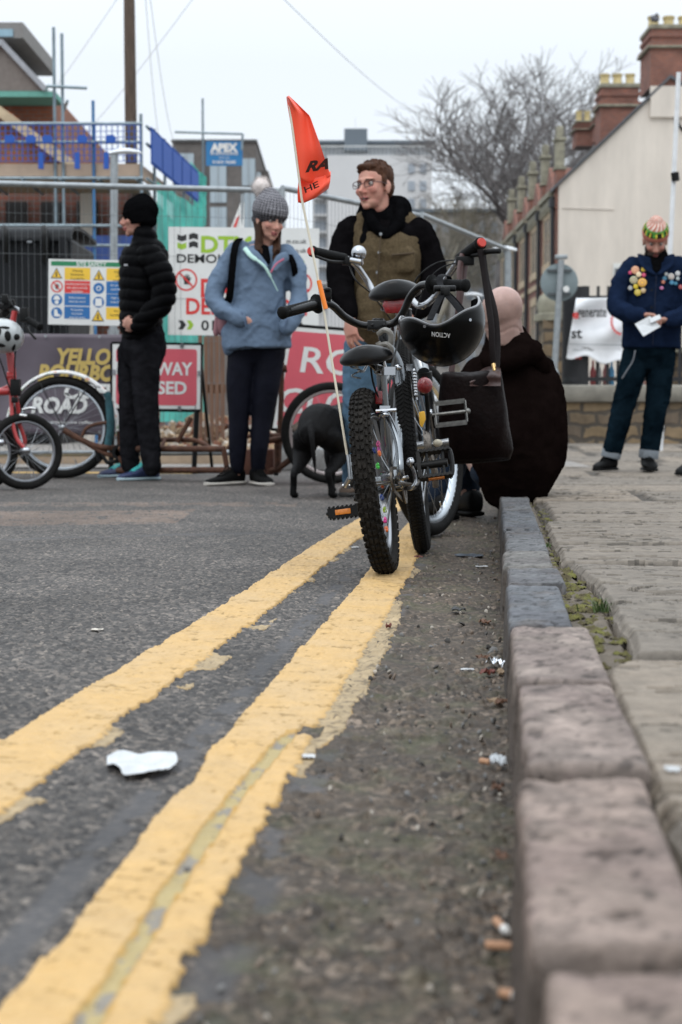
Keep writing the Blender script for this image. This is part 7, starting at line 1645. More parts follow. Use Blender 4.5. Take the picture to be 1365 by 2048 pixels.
for k, (x, y, w, h, a) in enumerate(((-4, 660, .018, .03, .2), (16, 672, .017, .028, .5), (34, 674, .020, .017, .9), (0, 690, .03, .012, -.2), (28, 695, .024, .010, -.6), (10, 655, .026, .008, .2))):
    d0 = ray(x, y); o0 = Vector((0, 0, CZ)); t_ = (hcn - o0).length; best = None
    mb = MB(); li = o0 - hcn; A_ = Vector((1 / .106, 1 / .131, 1 / .093)); Rt = Matrix.Rotation(R(-10), 3, 'Y'); li = Rt @ li; dv = Rt @ d0; a_ = Vector([li[i] * A_[i] for i in range(3)]); b_ = Vector([dv[i] * A_[i] for i in range(3)]); qa, qb, qc = b_.dot(b_), 2 * a_.dot(b_), a_.dot(a_) - 1; dsc = qb * qb - 4 * qa * qc
    if dsc > 0:
        p_ = o0 + d0 * ((-qb - math.sqrt(dsc)) / (2 * qa)); nn_ = (p_ - hcn).normalized(); mb.ell(p_, (w, h, .006), Vector((0, 0, 1)).rotation_difference(nn_).to_matrix() @ Matrix.Rotation(a, 3, 'Z'), 16, 8); mb.build('vent', M_black, ho, world=True)
# ================================================================== BUILDINGS AND STREET
def brick2(n, c1, c2, mo, **k): return brick_mat(n, c1, c2, mo, **k)
M_brickL = brick_mat('orange_brick', (.34, .115, .055), (.25, .085, .045), (.20, .15, .12), .225, .075, .01)
M_brickD = brick_mat('dark_red_brick', (.19, .062, .04), (.13, .048, .035), (.12, .09, .075), .225, .075, .01)
M_brickR = brick_mat('terrace_brick', (.27, .092, .055), (.19, .066, .045), (.19, .15, .13), .225, .075, .01)
M_stone = mat('buff_stone', (.46, .36, .24), .85, var=.25, scale=3, bump=.2, bscale=20)
M_stoneg = mat('lichened_stone', (.24, .225, .17), .9, var=.35, scale=4, bump=.2, bscale=20)
M_slate = mat('slate', (.085, .088, .095), .6, var=.25, scale=8, bump=.2)
M_glass = mat('window_glass', (.06, .07, .08), .08, 0, var=.3, scale=.8, spec=.8)
M_frame = mat('white_frame', (.62, .62, .60), .5)
def box_w(mb, x0, x1, y0, y1, z0, z1): mb.box((x0, y0, z0), (x1, y1, z1))

# ---- cream rendered gable house, end of the terrace
YG = 60.0; X0 = (1113 - 682.5) * 60 / 3050; kx = YG / F
def GX(px): return (px - CX) * kx
def GZ(py): return CZ + (HOR - py) * kx
gh = empty('gable_house', (GX(1240), YG, 0), 'cream rendered gable end house with a tall red brick chimney', 'house')
M_cream = mat('cream_render', (.60, .54, .475), .9, var=.14, scale=1.1, bump=.3, bscale=30, detail=10, stretch=(1, 1, .22))
ez, rz_ = GZ(378), GZ(172); xr = GX(1330); xe = GX(1655)
mb = MB(); prof = [(X0, .0), (xe, .0), (xe, ez), (xr, rz_), (X0, ez)]
mb.rings([[Vector((x, y, z)) for x, z in prof] for y in (YG, YG + 4.2)]); mb.build('wall', M_cream, gh, world=True, smooth=False)
mb = MB()
for sx, ex, in ((X0 - .12, xr), ):
    a, b = Vector((X0 - .22, 0, ez - .16)), Vector((xr, 0, rz_ + .06))
    mb.add([(a.x, YG - .15, a.z), (b.x, YG - .15, b.z), (b.x, YG + 4.2, b.z), (a.x, YG + 4.2, a.z), (a.x, YG - .15, a.z + .13), (b.x, YG - .15, b.z + .13), (b.x, YG + 4.2, b.z + .13), (a.x, YG + 4.2, a.z + .13)], [(0, 3, 2, 1), (4, 5, 6, 7), (0, 1, 5, 4), (1, 2, 6, 5), (2, 3, 7, 6), (3, 0, 4, 7)])
a, b = Vector((xe + .2, 0, ez - .16)), Vector((xr, 0, rz_ + .06))
mb.add([(a.x, YG - .15, a.z), (b.x, YG - .15, b.z), (b.x, YG + 4.2, b.z), (a.x, YG + 4.2, a.z), (a.x, YG - .15, a.z + .13), (b.x, YG - .15, b.z + .13), (b.x, YG + 4.2, b.z + .13), (a.x, YG + 4.2, a.z + .13)], [(0, 1, 2, 3), (7, 6, 5, 4), (4, 5, 1, 0), (5, 6, 2, 1), (6, 7, 3, 2), (7, 4, 0, 3)])
mb.build('roof', M_slate, gh, world=True, smooth=False)
mb = MB(); mb.box((GX(1291), YG - .14, GZ(245)), (GX(1420), YG - .003, GZ(185))); mb.build('chimney_breast', M_cream, gh, world=True, smooth=False)
def chimney(parent, px0, px1, pyb, pyt, Y, depth, npots, label=None, potc=(.50, .36, .20)):
    k = Y / F; x0, x1 = (px0 - CX) * k, (px1 - CX) * k; zb, zt = CZ + (HOR - pyb) * k, CZ + (HOR - pyt) * k; h = zt - zb
    mb = MB(); mb.box((x0, Y, zb), (x1, Y + depth, zb + h * .62)); mb.box((x0 - .10, Y - .10, zb + h * .66), (x1 + .10, Y + depth + .10, zb + h * .70)); mb.box((x0 + .03, Y + .03, zb + h * .70), (x1 - .03, Y + depth - .03, zb + h * .93)); mb.box((x0 - .03, Y - .03, zb + h * .80), (x1 + .03, Y + depth + .03, zb + h * .86))
    c = mb.build('chimney', M_brickR, parent, world=True, smooth=False)
    mb = MB(); mb.box((x0 - .14, Y - .14, zb + h * .62), (x1 + .14, Y + depth + .14, zb + h * .66)); mb.box((x0 - .04, Y - .04, zb + h * .93), (x1 + .04, Y + depth + .04, zb + h)); mb.build('coping', M_stoneg, c, world=True, smooth=False, bevel=.03)
    for i in range(npots):
        cx = x0 + (x1 - x0) * (i + .5) / npots; mb = MB(); r = min(.22, (x1 - x0) / npots * .36); mb.lathe([(r * 1.1, 0), (r * 1.1, .08), (r, .12), (r * .92, .42), (r * 1.12, .47), (r * 1.12, .55), (r * .8, .55), (r * .8, .3)], (cx, Y + depth / 2, zt - .02), (0, 0, 1), 14); mb.build('chimney_pot', mat('buff_pot', potc, .85, var=.25), c, world=True)
    return c
chimney(gh, 1291, 1412, 186, 64, YG - .02, 2.0, 4, potc=(.50, .40, .20))
mb = MB(); mb.box((GX(1222), YG - .06, GZ(560)), (GX(1262), YG - .003, GZ(530))); wf = mb.build('window', M_frame, gh, world=True, smooth=False); mb = MB(); mb.box((GX(1225), YG - .07, GZ(557)), (GX(1259), YG - .062, GZ(540))); mb.build('pane', M_glass, wf, world=True, smooth=False)
mb = MB(); mb.tube(smooth_path([Vector((GX(1338), YG - .06, GZ(238))), Vector((GX(1350), YG - .06, GZ(262))), Vector((GX(1372), YG - .06, GZ(285)))]), .05, 6); mb.build('black_cable', M_black, gh, world=True)
mb = MB(); mb.tube([(GX(1120), YG - .03, GZ(421)), (GX(1222), YG - .03, GZ(424))], .022, 6); mb.build('render_line', mat('pale_line', (.62, .56, .5), .9), gh, world=True)
# bird on the chimney
bo = tag(MB().ell(P(1310, 37, 59.95), (.13, .24, .115), Matrix.Rotation(R(35), 3, 'X') @ Matrix.Rotation(R(30), 3, 'Z'), 14, 10).ell(P(1314, 30, 59.85), (.075, .085, .075), None, 12, 8).tube([P(1308, 39, 60), P(1303, 44, 60.05)], [.075, .03], 8).tube([P(1311, 40, 59.97), P(1311, 46, 59.97)], .03, 6).tube([P(1316, 30, 59.8), P(1319, 31, 59.75)], [.03, .012], 6)
    .build('pigeon', mat('pigeon_grey', (.09, .09, .10), .7, var=.3, scale=12), remesh=.02, sm=2), 'grey bird perched on the tall brick chimney', 'bird')
# ---- brick terrace, facades along X = X0, every house with the same front
def front(rt, Y, W_h=4.2):
    zE = 9.0
    mb = MB(); mb.box((X0 - .06, Y + .02, 0), (X0 - .002, Y + W_h - .02, zE)); mb.build('brick_front', M_brickR, rt, world=True, smooth=False)
    mb = MB(); mb.box((X0 - .10, Y + .05, zE - .6), (X0 + .26, Y + .6, zE + .9)); mb.build('pier', M_brickR, rt, world=True, smooth=False)
    mb = MB(); mb.box((X0 - .12, Y + .05, zE + 1.0), (X0 + .24, Y + .55, zE + 2.0)); mb.box((X0 - .18, Y - .02, zE + 2.0), (X0 + .30, Y + .62, zE + 2.15)); mb.box((X0 - .08, Y + .1, zE + 2.15), (X0 + .20, Y + .5, zE + 2.6)); mb.box((X0 - .18, Y - .02, zE + .9), (X0 + .32, Y + .64, zE + .998)); mb.build('pinnacle', M_stoneg, rt, world=True, smooth=False, bevel=.05)
    gy0, gy1 = Y + .9, Y + W_h - .1; gm = (gy0 + gy1) / 2; zg = zE + 1.35
    mb = MB(); mb.rings([[Vector((x, y, z)) for y, z in ((gy0, zE - .05), (gy1, zE - .05), (gm, zg))] for x in (X0 - .05, X0 + 1.2)]); mb.build('gablet', M_brickR, rt, world=True, smooth=False)
    mb = MB(); mb.box((X0 - .30, Y + .8, zE - .02), (X0 - .003, Y + W_h - .05, zE + .18)); mb.box((X0 - .20, Y + .8, zE - .30), (X0 - .062, Y + W_h - .05, zE - .022))
    for k in range(6): mb.box((X0 - .22, Y + .9 + k * .6, zE - .55), (X0 - .062, Y + 1.1 + k * .6, zE - .302))
    mb.build('cornice', M_stoneg, rt, world=True, smooth=False)
    mb = MB(); mb.tube([(X0 - .18, Y + .42, .1), (X0 - .18, Y + .42, zE - .1)], .085, 8); mb.box((X0 - .32, Y + .28, zE - .5), (X0 - .1, Y + .56, zE - .2)); mb.build('drainpipe', mat('cast_iron', (.018, .02, .024), .5), rt, world=True)
    for (z0, z1) in ((.9, 2.4), (3.3, 5.1), (6.5, 8.3)):
        wy = Y + 1.1; w_ = 2.4; n = 3; mb = MB(); pw = w_ / n
        mb.box((X0 - .10, wy - .28, z1), (X0 - .062, wy + w_ + .28, z1 + .34)); mb.box((X0 - .13, wy - .3, z0 - .3), (X0 - .062, wy + w_ + .3, z0)); mb.box((X0 - .09, wy - .28, z0), (X0 - .062, wy, z1)); mb.box((X0 - .09, wy + w_, z0), (X0 - .062, wy + w_ + .28, z1))
        for k in (1, 2): mb.box((X0 - .085, wy + pw * k - .1, z0), (X0 - .062, wy + pw * k + .1, z1))
        f_ = mb.build('window', M_stone, rt, world=True, smooth=False)
        mb = MB(); mb.box((X0 - .068, wy, z0), (X0 - .064, wy + w_, z1)); mb.build('pane', M_glass, f_, world=True, smooth=False)
        mb = MB(); mb.box((X0 - .078, wy, (z0 + z1) / 2 - .04), (X0 - .070, wy + w_, (z0 + z1) / 2 + .04)); mb.build('sash', mat('sash_brown', (.16, .09, .06), .6), f_, world=True, smooth=False)
    mb = MB(); mb.box((X0 - .10, Y + .02, 5.75), (X0 - .062, Y + W_h - .02, 5.95)); mb.box((X0 - .09, Y + .02, 2.85), (X0 - .062, Y + W_h - .02, 3.0)); mb.build('string_course', M_stone, rt, world=True, smooth=False)
front(gh, YG + .02, 4.1)
def terrace_house(Y, W_h=4.2, label=''):
    rt = empty('terraced_house', (X0, Y, 0), label, 'house', 'red brick terraced houses'); zE = 9.0; zR = 12.6; xm = X0 + 4.2; x1 = X0 + 8.4
    mb = MB(); mb.rings([[Vector((x, y, z)) for x, z in ((X0 + .004, 0), (x1, 0), (x1, zE), (xm, zR), (X0 + .004, zE))] for y in (Y, Y + W_h - .002)]); mb.build('wall', M_brickR, rt, world=True, smooth=False)
    mb = MB()
    for xa in (X0 + .3, x1 + .2):
        a = (xa, zE + .1); b = (xm, zR + .05); V8 = [(a[0], Y, a[1]), (b[0], Y, b[1]), (b[0], Y + W_h, b[1]), (a[0], Y + W_h, a[1])]; V8 += [(x, y, z + .12) for x, y, z in V8]
        mb.add(V8, [(0, 3, 2, 1), (4, 5, 6, 7), (0, 1, 5, 4), (1, 2, 6, 5), (2, 3, 7, 6), (3, 0, 4, 7)])
    mb.build('roof', M_slate, rt, world=True, smooth=False); mb = MB(); mb.box((xm - .12, Y, zR + .1), (xm + .12, Y + W_h, zR + .3)); mb.build('ridge_tiles', mat('terracotta', (.33, .10, .06), .8), rt, world=True, smooth=False)
    front(rt, Y, W_h); return rt
labs = ['nearest brick terraced house, adjoining the cream gable end', 'second brick terraced house from the cream gable', 'third brick terraced house from the cream gable', 'fourth brick terraced house from the cream gable, the farthest in the row']
th = [terrace_house(YG + 4.2 + i * 4.2, label=labs[i]) for i in range(4)]
chimney(th[0], 1194, 1270, 300, 178, 68.0, 1.4, 3); chimney(th[1], 1147, 1180, 300, 250, 72.5, 1.2, 2, potc=(.45, .26, .12)); chimney(th[1], 1184, 1200, 290, 240, 71.0, 1.0, 1)

# ---- stone wall, coping, gate pier and railings on the right
YW = 18.4; kw = YW / F
wX = lambda px: (px - CX) * kw
wZ = lambda py: CZ + (HOR - py) * kw
M_rub = brick_mat('rubble_stone', (.27, .19, .105), (.13, .10, .075), (.085, .07, .055), .34, .17, .03, sq=12, dirt=.6, msmooth=.5)
lw = empty('low_stone_wall', (wX(1240), YW, .05), 'low sandstone wall with a rounded grey coping and iron railings', 'wall')
mb = MB(); mb.box((wX(1118), YW, 0), (wX(1600), YW + .4, wZ(806))); mb.build('stonework', M_rub, lw, world=True, smooth=False)
mb = MB(); mb.box((wX(1112), YW - .08, wZ(806)), (wX(1600), YW + .48, wZ(770))); mb.build('coping', mat('grey_coping', (.20, .185, .155), .9, var=.3, scale=4, bump=.3), lw, world=True, bevel=.06)
pier = empty('stone_gate_pier', (wX(1100), YW + 1.2, .05), 'weathered stone pier with a domed cap at the end of the railings', 'pier')
def pX(px): return (px - CX) * (YW + 1.2) / F
def pZ(py): return CZ + (HOR - py) * (YW + 1.2) / F
mb = MB(); mb.box((pX(1085), YW + 1.2, 0), (pX(1146), YW + 1.65, pZ(640))); mb.build('shaft', M_rub, pier, world=True, smooth=False)
mb = MB(); mb.lathe([(.27, 0), (.27, .08), (.22, .1), (.24, .22), (.2, .32), (.10, .38), (.01, .40)], ((pX(1085) + pX(1140)) / 2, YW + 1.42, pZ(642)), (0, 0, 1), 20); mb.build('cap', M_stoneg, pier, world=True)
bw = empty('boundary_wall', (wX(1400), YW + 1.5, .05), 'higher brown stone wall behind the man in navy', 'wall')
mb = MB(); mb.box((wX(1330), YW + .9, 0), (wX(1700), YW + 1.3, wZ(700))); mb.build('stonework', M_rub, bw, world=True, smooth=False); mb = MB(); mb.box((wX(1322), YW + .82, wZ(700)), (wX(1700), YW + 1.4, wZ(690))); mb.build('coping', M_stoneg, bw, world=True, smooth=False)
rail = empty('iron_railings', (wX(1200), YW + .2, wZ(770)), 'black iron railings curving at the end, with a white banner tied on', 'railings')
M_iron = mat('black_iron', (.012, .012, .014), .5)
mb = MB(); zt, zb = wZ(572), wZ(771)
pts_r = []
for k in range(12): a = R(180 - 90 * k / 11); pts_r.append((wX(1172) + .20 * math.cos(a) * 1.0, YW + .20 + .35 - .35 * math.sin(a)))
x = wX(1178)
while x < wX(1600): pts_r.append((x, YW + .20)); x += .125
for (x, y) in pts_r: mb.box((x - .017, y - .017, zb), (x + .017, y + .017, zt))
for z in (zb + .08, zt - .14):
    for i in range(len(pts_r) - 1): mb.bar((*pts_r[i], z), (*pts_r[i + 1], z), .03, .05)
mb.build('bars', M_iron, rail, world=True, smooth=False)
mb = MB(); mb.rings([[Vector((wX(x), y, wZ(z))) for x, y, z in ((1150, YW + .42, 571), (1173, YW + .22, 571), (1176, YW + .24, 645), (1152, YW + .45, 652))], [Vector((wX(x), y, wZ(z))) for x, y, z in ((1150, YW + .47, 571), (1173, YW + .27, 571), (1176, YW + .29, 645), (1152, YW + .5, 652))]]); mb.build('end_panel', M_iron, rail, world=True, smooth=False)
bn = empty('white_banner', P(1190, 730, YW - .05), 'crumpled white banner with partly hidden black words tied to the railings', 'banner')
TL, TR, BL_, BR_ = (1153, 597), (1262, 594), (1133, 712), (1262, 730)
def bnf(u, v, o=0):
    x = (TL[0] * (1 - u) + TR[0] * u) * (1 - v) + (BL_[0] * (1 - u) + BR_[0] * u) * v; y = (TL[1] * (1 - u) + TR[1] * u) * (1 - v) + (BL_[1] * (1 - u) + BR_[1] * u) * v
    y += (6 * math.sin(u * 12 + 1) * v * (v > .85)); return P(x, y, YW + .09 - .035 * math.sin(u * 8 + v * 5) - .03 * math.sin(v * 11 + u * 3) - o)
vs = [bnf(i / 40, j / 30) for i in range(41) for j in range(31)]; mb = MB(); mb.add(vs, [(i * 31 + j, (i + 1) * 31 + j, (i + 1) * 31 + j + 1, i * 31 + j + 1) for i in range(40) for j in range(30)])
ob = mb.build('cloth', mat('white_cloth', (.78, .79, .81), .8, var=.08, scale=4), bn, world=True, angle=0); md = ob.modifiers.new('s', 'SOLIDIFY'); md.thickness = .003
Bb = Board(1133, 594, 1262, 730, YW - .02); mb = MB(); Bb.text(mb, 'generate', 1155, 634, 21, w=58, bold=.02); Bb.text(mb, 'st', 1143, 676, 21, w=22, bold=.03); Bb.text(mb, 'Church Urban', 1147, 702, 5, w=42, bold=0); ink(mb, 'black_lettering', INK, bn)
mb = MB(); Bb.text(mb, 'e', 1146, 637, 18, bold=.03); Bb.text(mb, 'e t a', 1152, 717, 5, bold=.0)
for k in range(9): a = R(140 + k * 14); Bb.rect(mb, 1247 + 24 * math.cos(a) - 2.5, 643 - 26 * math.sin(a) - 2.5, 1247 + 24 * math.cos(a) + 2.5, 643 - 26 * math.sin(a) + 2.5, .004)
ink(mb, 'red_print', RED, bn)
mb = MB(); Bb.line(mb, 1140, 688, 1262, 690, 1.5, .004); ink(mb, 'grey_rule', M_galv, bn)
cols_ = [(.6, .6, .62), (.55, .12, .12), (.62, .62, .6), (.5, .2, .2), (.10, .35, .6), (.6, .6, .6), (.1, .4, .62), (.55, .3, .25)]
nm_ = ['grey white', 'red', 'off white', 'dull red', 'blue', 'plain white', 'bright blue', 'brownish red']
for i, px in enumerate((1180, 1194, 1206, 1220, 1232, 1282, 1292, 1300)):
    mb = MB(); mb.lathe([(.034, 0), (.036, .02), (.036, .17), (.014, .24), (.013, .30), (.001, .31)], (wX(px), YW + .36, wZ(770) + .002), (0, 0, 1), 12)
    o = mb.build('bottle', mat('bottle_%d' % i, cols_[i], .3), None); tag(o, nm_[i] + ' bottle standing on the wall coping behind the railings', 'bottle', 'bottles standing behind the railings')
# ---- round sign seen from behind
sg_ = empty('road_sign', Vector((P(1100, 885, 17.2).x, 17.2, .05)), 'back of a round grey road sign on a leaning metal pole', 'road sign')
mb = MB(); mb.tube([Vector((P(1100, 885, 17.2).x, 17.2, .04)), P(1109, 745, 17.2)], .055, 12); mb.tube([P(1109, 748, 17.2), P(1123, 520, 17.2)], .036, 12); mb.tube([P(1109, 752, 17.2), P(1110, 738, 17.2)], [.06, .04], 12); mb.build('pole', M_galv, sg_, world=True)
M_sb = mat('sign_back', (.17, .21, .22), .6, var=.1, scale=6)
mb = MB(); mb.lathe([(.205, -.004), (.212, .0), (.205, .004)], P(1119, 565, 17.26), (0, 1, 0), 40); pl = mb.build('sign_plate', M_sb, sg_, world=True)
mb = MB(); mb.cbox(P(1119, 541, 17.235), (.28, .02, .025)); mb.cbox(P(1119, 588, 17.235), (.26, .02, .025)); mb.build('stiffening_rails', mat('dark_rail', (.07, .08, .085), .6), pl, world=True)
mb = MB(); mb.cbox(P(1123, 514, 17.2), (.14, .05, .05)); mb.build('top_clamp', M_galv, sg_, world=True, bevel=.01); mb = MB(); mb.disc(P(1133, 578, 17.15), .035, (0, -1, 0), .01, 14); mb.build('sticker', M_white, sg_, world=True)
# ---- white pole at the right edge
wp = empty('white_pole', Vector((P(1325, 870, 15.5).x, 15.5, .03)), 'tall thin white pole rising behind the man in navy', 'pole')
mb = MB(); mb.tube([Vector((P(1322, 870, 15.5).x, 15.5, .03)), P(1358, 145, 15.5)], .024, 10); mb.build('shaft', mat('white_paint', (.66, .67, .68), .4), wp, world=True)
mb = MB(); mb.tube([P(1350, 345, 15.47), P(1352, 362, 15.47)], .04, 10); mb.build('cleat', M_black, wp, world=True)
# ---- street lamps
def lamp(px, D, ytop, xl, xr_, label, ph=None, pr=.05):
    x = P(px, HOR, D).x; rt = empty('street_lamp', (x, D, 0), label, 'street lamp', 'street lamps'); top = P(px, ytop, D)
    mb = MB(); mb.tube([Vector((x, D, 0)), Vector((x, D, 1.4))], pr * 1.5, 12); mb.tube([Vector((x, D, 1.4)), top], pr, 12); mb.build('pole', M_galv, rt, world=True)
    a, b = P(xl, ytop - 2, D), P(xr_, ytop - 4, D); w = (b - a).length
    mb = MB(); n = 12; rings = []
    for k in range(n):
        t_ = k / (n - 1); h = w * .16 * (math.sin(math.pi * min(1, .12 + t_ * .84)) ** .6) ; c_ = a.lerp(b, t_) + Vector((0, 0, w * .05 * math.sin(t_ * math.pi))); rings.append([c_ + Vector((0, math.cos(q) * w * .2 * (math.sin(math.pi * min(1, .1 + t_ * .85)) ** .5), math.sin(q) * h * (.7 if math.sin(q) > 0 else .35))) for q in [2 * math.pi * i / 14 for i in range(14)]])
    mb.rings(rings); mb.build('lantern', mat('white_lantern', (.72, .74, .76), .35, var=.04), rt, world=True)
    return rt
lamp(229, 18, 310, 219, 284, 'street lamp with a white lantern beside the telegraph pole', pr=.045)
lamp(1018, 38, 503, 1034, 985, 'street lamp with a white lantern in front of the brick terrace', pr=.06)
lamp(948, 58, 594, 966, 928, 'distant street lamp with a white lantern below the trees', pr=.06)
# ---- telegraph pole and cables
M_wood = mat('creosoted_wood', (.085, .058, .042), .85, var=.5, scale=6, stretch=(6, 6, .6), bump=.6, bscale=25)
tp = empty('telegraph_pole', Vector((P(268, HOR, 23).x, 23, 0)), 'tall dark wooden telegraph pole among the scaffolding', 'telegraph pole')
mb = MB(); a, b = Vector((P(270, HOR, 23).x, 23, -.02)), P(257, -150, 23); mb.tube([a, a.lerp(b, .5), b], [.105, .092, .08], 16); mb.build('pole', M_wood, tp, world=True)
mb = MB(); mb.cbox(P(262, 300, 22.88), (.13, .03, .9)); mb.build('cable_guard', M_wood, tp, world=True, bevel=.01)
for i, (p1, p2, lab) in enumerate((((240, -10, 23), (-40, 330, 40), 'thin overhead wire slanting down behind the roofs at far left'), ((392, -10, 23), (60, 360, 40), 'overhead wire crossing the sky left of the telegraph pole'), ((291, -10, 23), (322, 300, 30), 'pale overhead wire dropping steeply just right of the telegraph pole'), ((300, -10, 23), (352, 300, 32), 'second wire dropping just right of the telegraph pole'), ((560, -10, 23), (905, 262, 45), 'long overhead wire running towards the bare trees'))):
    a, b = P(*p1), P(*p2); mb = MB(); pts = [a.lerp(b, k / 12) + Vector((0, 0, -.5 * math.sin(math.pi * k / 12) * .6)) for k in range(13)]; mb.tube(pts, .0045 if i != 4 else .006, 5); o = mb.build('overhead_wire', mat('wire_grey', (.40, .42, .44), .6)); tag(o, lab, 'wire')

# ---- scaffolded building on the left
M_tube = mat('scaffold_tube', (.20, .25, .28), .45, .6, var=.3, scale=5); M_tubb = mat('scaffold_blue', (.05, .16, .33), .5, .2)
M_net = _nt('debris_net'); _m, _n, _b = M_net; M_net = _m; _b.inputs['Base Color'].default_value = (.03, .36, .29, 1); _b.inputs['Roughness'].default_value = .8
tc_ = _n.nodes.new('ShaderNodeTexCoord'); w1 = _n.nodes.new('ShaderNodeTexNoise'); w1.inputs['Scale'].default_value = 3; w1.inputs['Detail'].default_value = 6; _n.links.new(tc_.outputs['Object'], w1.inputs[0]); rr1 = _n.nodes.new('ShaderNodeValToRGB'); rr1.color_ramp.elements[0].color = (.03, .32, .27, 1); rr1.color_ramp.elements[1].color = (.08, .58, .47, 1); rr1.color_ramp.elements[0].position = .35; rr1.color_ramp.elements[1].position = .65; _n.links.new(w1.outputs['Fac'], rr1.inputs[0]); _n.links.new(rr1.outputs[0], _b.inputs['Base Color']); _b.inputs['Alpha'].default_value = .82
_m2, _n2, _b2 = _nt('brick_guard'); M_guard = _m2; _b2.inputs['Base Color'].default_value = (.008, .075, .36, 1); _b2.inputs['Roughness'].default_value = .6
YS = 21.0
sX = lambda px, Y=YS: (px - CX) * Y / F
sZ = lambda py, Y=YS: CZ + (HOR - py) * Y / F
bld = empty('brick_building', (sX(60), YS + 1.4, 0), 'red brick building under repair behind the scaffolding', 'building')
Yb = YS + 1.5
mb = MB(); mb.box((sX(-300, Yb), Yb, 0), (sX(262, Yb), Yb + 6, sZ(345, Yb))); mb.build('wall', M_brickD, bld, world=True, smooth=False)
mb = MB(); mb.rings([[Vector((sX(x, Yb), y, sZ(z, Yb))) for x, z in ((-300, 345), (150, 345), (30, 232), (-70, 180), (-300, 180))] for y in (Yb + .2, Yb + 6)]); mb.build('gable_wall', M_brickL, bld, world=True, smooth=False)
mb = MB(); mb.bar((sX(155, Yb), Yb + .1, sZ(340, Yb)), (sX(-70, Yb), Yb + .1, sZ(175, Yb)), .14, .3, up=(0, 1, 0)); mb.build('verge', M_stone, bld, world=True, smooth=False)
for i, px in enumerate((20, 90, 160)):
    mb = MB(); mb.box((sX(px, Yb), Yb - .05, sZ(520, Yb)), (sX(px + 42, Yb), Yb - .003, sZ(410, Yb))); w_ = mb.build('window', mat('dark_opening', (.02, .018, .018), .7), bld, world=True, smooth=False)
    mb = MB(); mb.box((sX(px - 3, Yb), Yb - .09, sZ(523, Yb)), (sX(px + 45, Yb), Yb - .052, sZ(519, Yb))); mb.build('sill', M_stone, w_, world=True, smooth=False)
mb = MB(); mb.box((sX(172, Yb), Yb - .25, 0), (sX(195, Yb), Yb - .06, sZ(390, Yb))); mb.build('render_pilaster', M_cream, bld, world=True, smooth=False)
# upper house with overhanging roof, far left
Yh = 30.0; hh = empty('corner_house', (sX(20, Yh), Yh, 0), 'orange brick house with a wide grey overhanging roof at top left', 'house')
mb = MB(); mb.box((sX(-300, Yh), Yh, 0), (sX(118, Yh), Yh + 8, sZ(200, Yh))); mb.build('wall', M_brickL, hh, world=True, smooth=False)
mb = MB(); 
rp_ = [(sX(-300, Yh), sZ(108, Yh - 1)), (sX(38, Yh), sZ(108, Yh - 1)), (sX(118, Yh), sZ(193, Yh - 1)), (sX(-300, Yh), sZ(193, Yh - 1))]
mb.rings([[Vector((x, y, z)) for x, z in rp_] for y in (Yh - 1.0, Yh + 8)]); mb.build('soffit', mat('soffit_board', (.17, .15, .135), .8, var=.15), hh, world=True, smooth=False)
mb = MB(); mb.box((sX(-300, Yh), Yh - 1.12, sZ(108, Yh - 1)), (sX(42, Yh), Yh + 8, sZ(96, Yh - 1))); mb.bar((sX(40, Yh), Yh - 1.06, sZ(102, Yh - 1)), (sX(122, Yh), Yh - 1.06, sZ(192, Yh - 1)), .10, .10, up=(0, 1, 0)); mb.build('roof_edge', mat('zinc', (.30, .31, .33), .4, .4), hh, world=True, smooth=False)
mb = MB(); mb.box((sX(-300, Yh), Yh - .3, sZ(98, Yh)), (sX(64, Yh), Yh + 3, sZ(68, Yh))); rbx = mb.build('roof_box', mat('grey_cladding', (.20, .19, .18), .7), hh, world=True, smooth=False)
mb = MB(); mb.box((sX(-300, Yh), Yh - .34, sZ(96, Yh)), (sX(45, Yh), Yh - .303, sZ(82, Yh))); mb.build('glazing', mat('pale_glass', (.25, .38, .45), .15), rbx, world=True, smooth=False)
mb = MB(); mb.box((sX(-300, Yh - 1), Yh - 1.02, sZ(205, Yh - 1)), (sX(120, Yh - 1), Yh - .2, sZ(194, Yh - 1))); mb.build('gutter', mat('verdigris', (.12, .34, .28), .7), hh, world=True, smooth=False)
# scaffold: one structure with tubes, boards, guards and nets
sc = empty('scaffolding', (sX(150), YS, 0), 'scaffolding with blue mesh guards and green debris netting', 'scaffolding')
XR = sX(292)
def tube1(nm, a, b, m=M_tube, r=.022, par=sc): mb = MB(); mb.tube([a, b], r, 8); return mb.build(nm, m, par, world=True)
for px, top in ((-60, 200), (118, 70), (134, 82), (194, 212), (288, 238)): tube1('upright', (sX(px), YS, 0), (sX(px), YS, sZ(top)), M_tubb if px == 194 else M_tube)
YE, XE = 24.9, (388 - CX) * 24.9 / F
def SX(t): return (XR + (XE - XR) * t, YS + (YE - YS) * t)
for k, t_ in enumerate((.2, .4, .6, .8, 1.0)): tube1('upright', (*SX(t_), 0), (*SX(t_), sZ(246)))
tube1('upright', (sX(410, 29.5), 29.5, 0), (sX(410, 29.5), 29.5, sZ(208, 29.5)))
for py in (258, 294, 362): tube1('ledger', (sX(-200), YS - .05, sZ(py + (2 if py > 300 else 0))), (XR, YS - .05, sZ(py + (2 if py > 300 else 0))))
for z0 in (sZ(262), sZ(296), sZ(364)): tube1('ledger', (XR + .05, YS, z0), (XE + .05, YE, z0))
tube1('ledger', (sX(105), YS - .08, sZ(186)), (sX(184), YS - .08, sZ(190))); tube1('ledger', (sX(120), YS + .6, sZ(215)), (sX(146), YS - .1, sZ(216)))
tube1('ledger', (sX(-200), YS - .05, sZ(455)), (XR, YS - .05, sZ(457))); tube1('ledger', (sX(150), YS - .05, sZ(495)), (XR, YS - .05, sZ(496)))
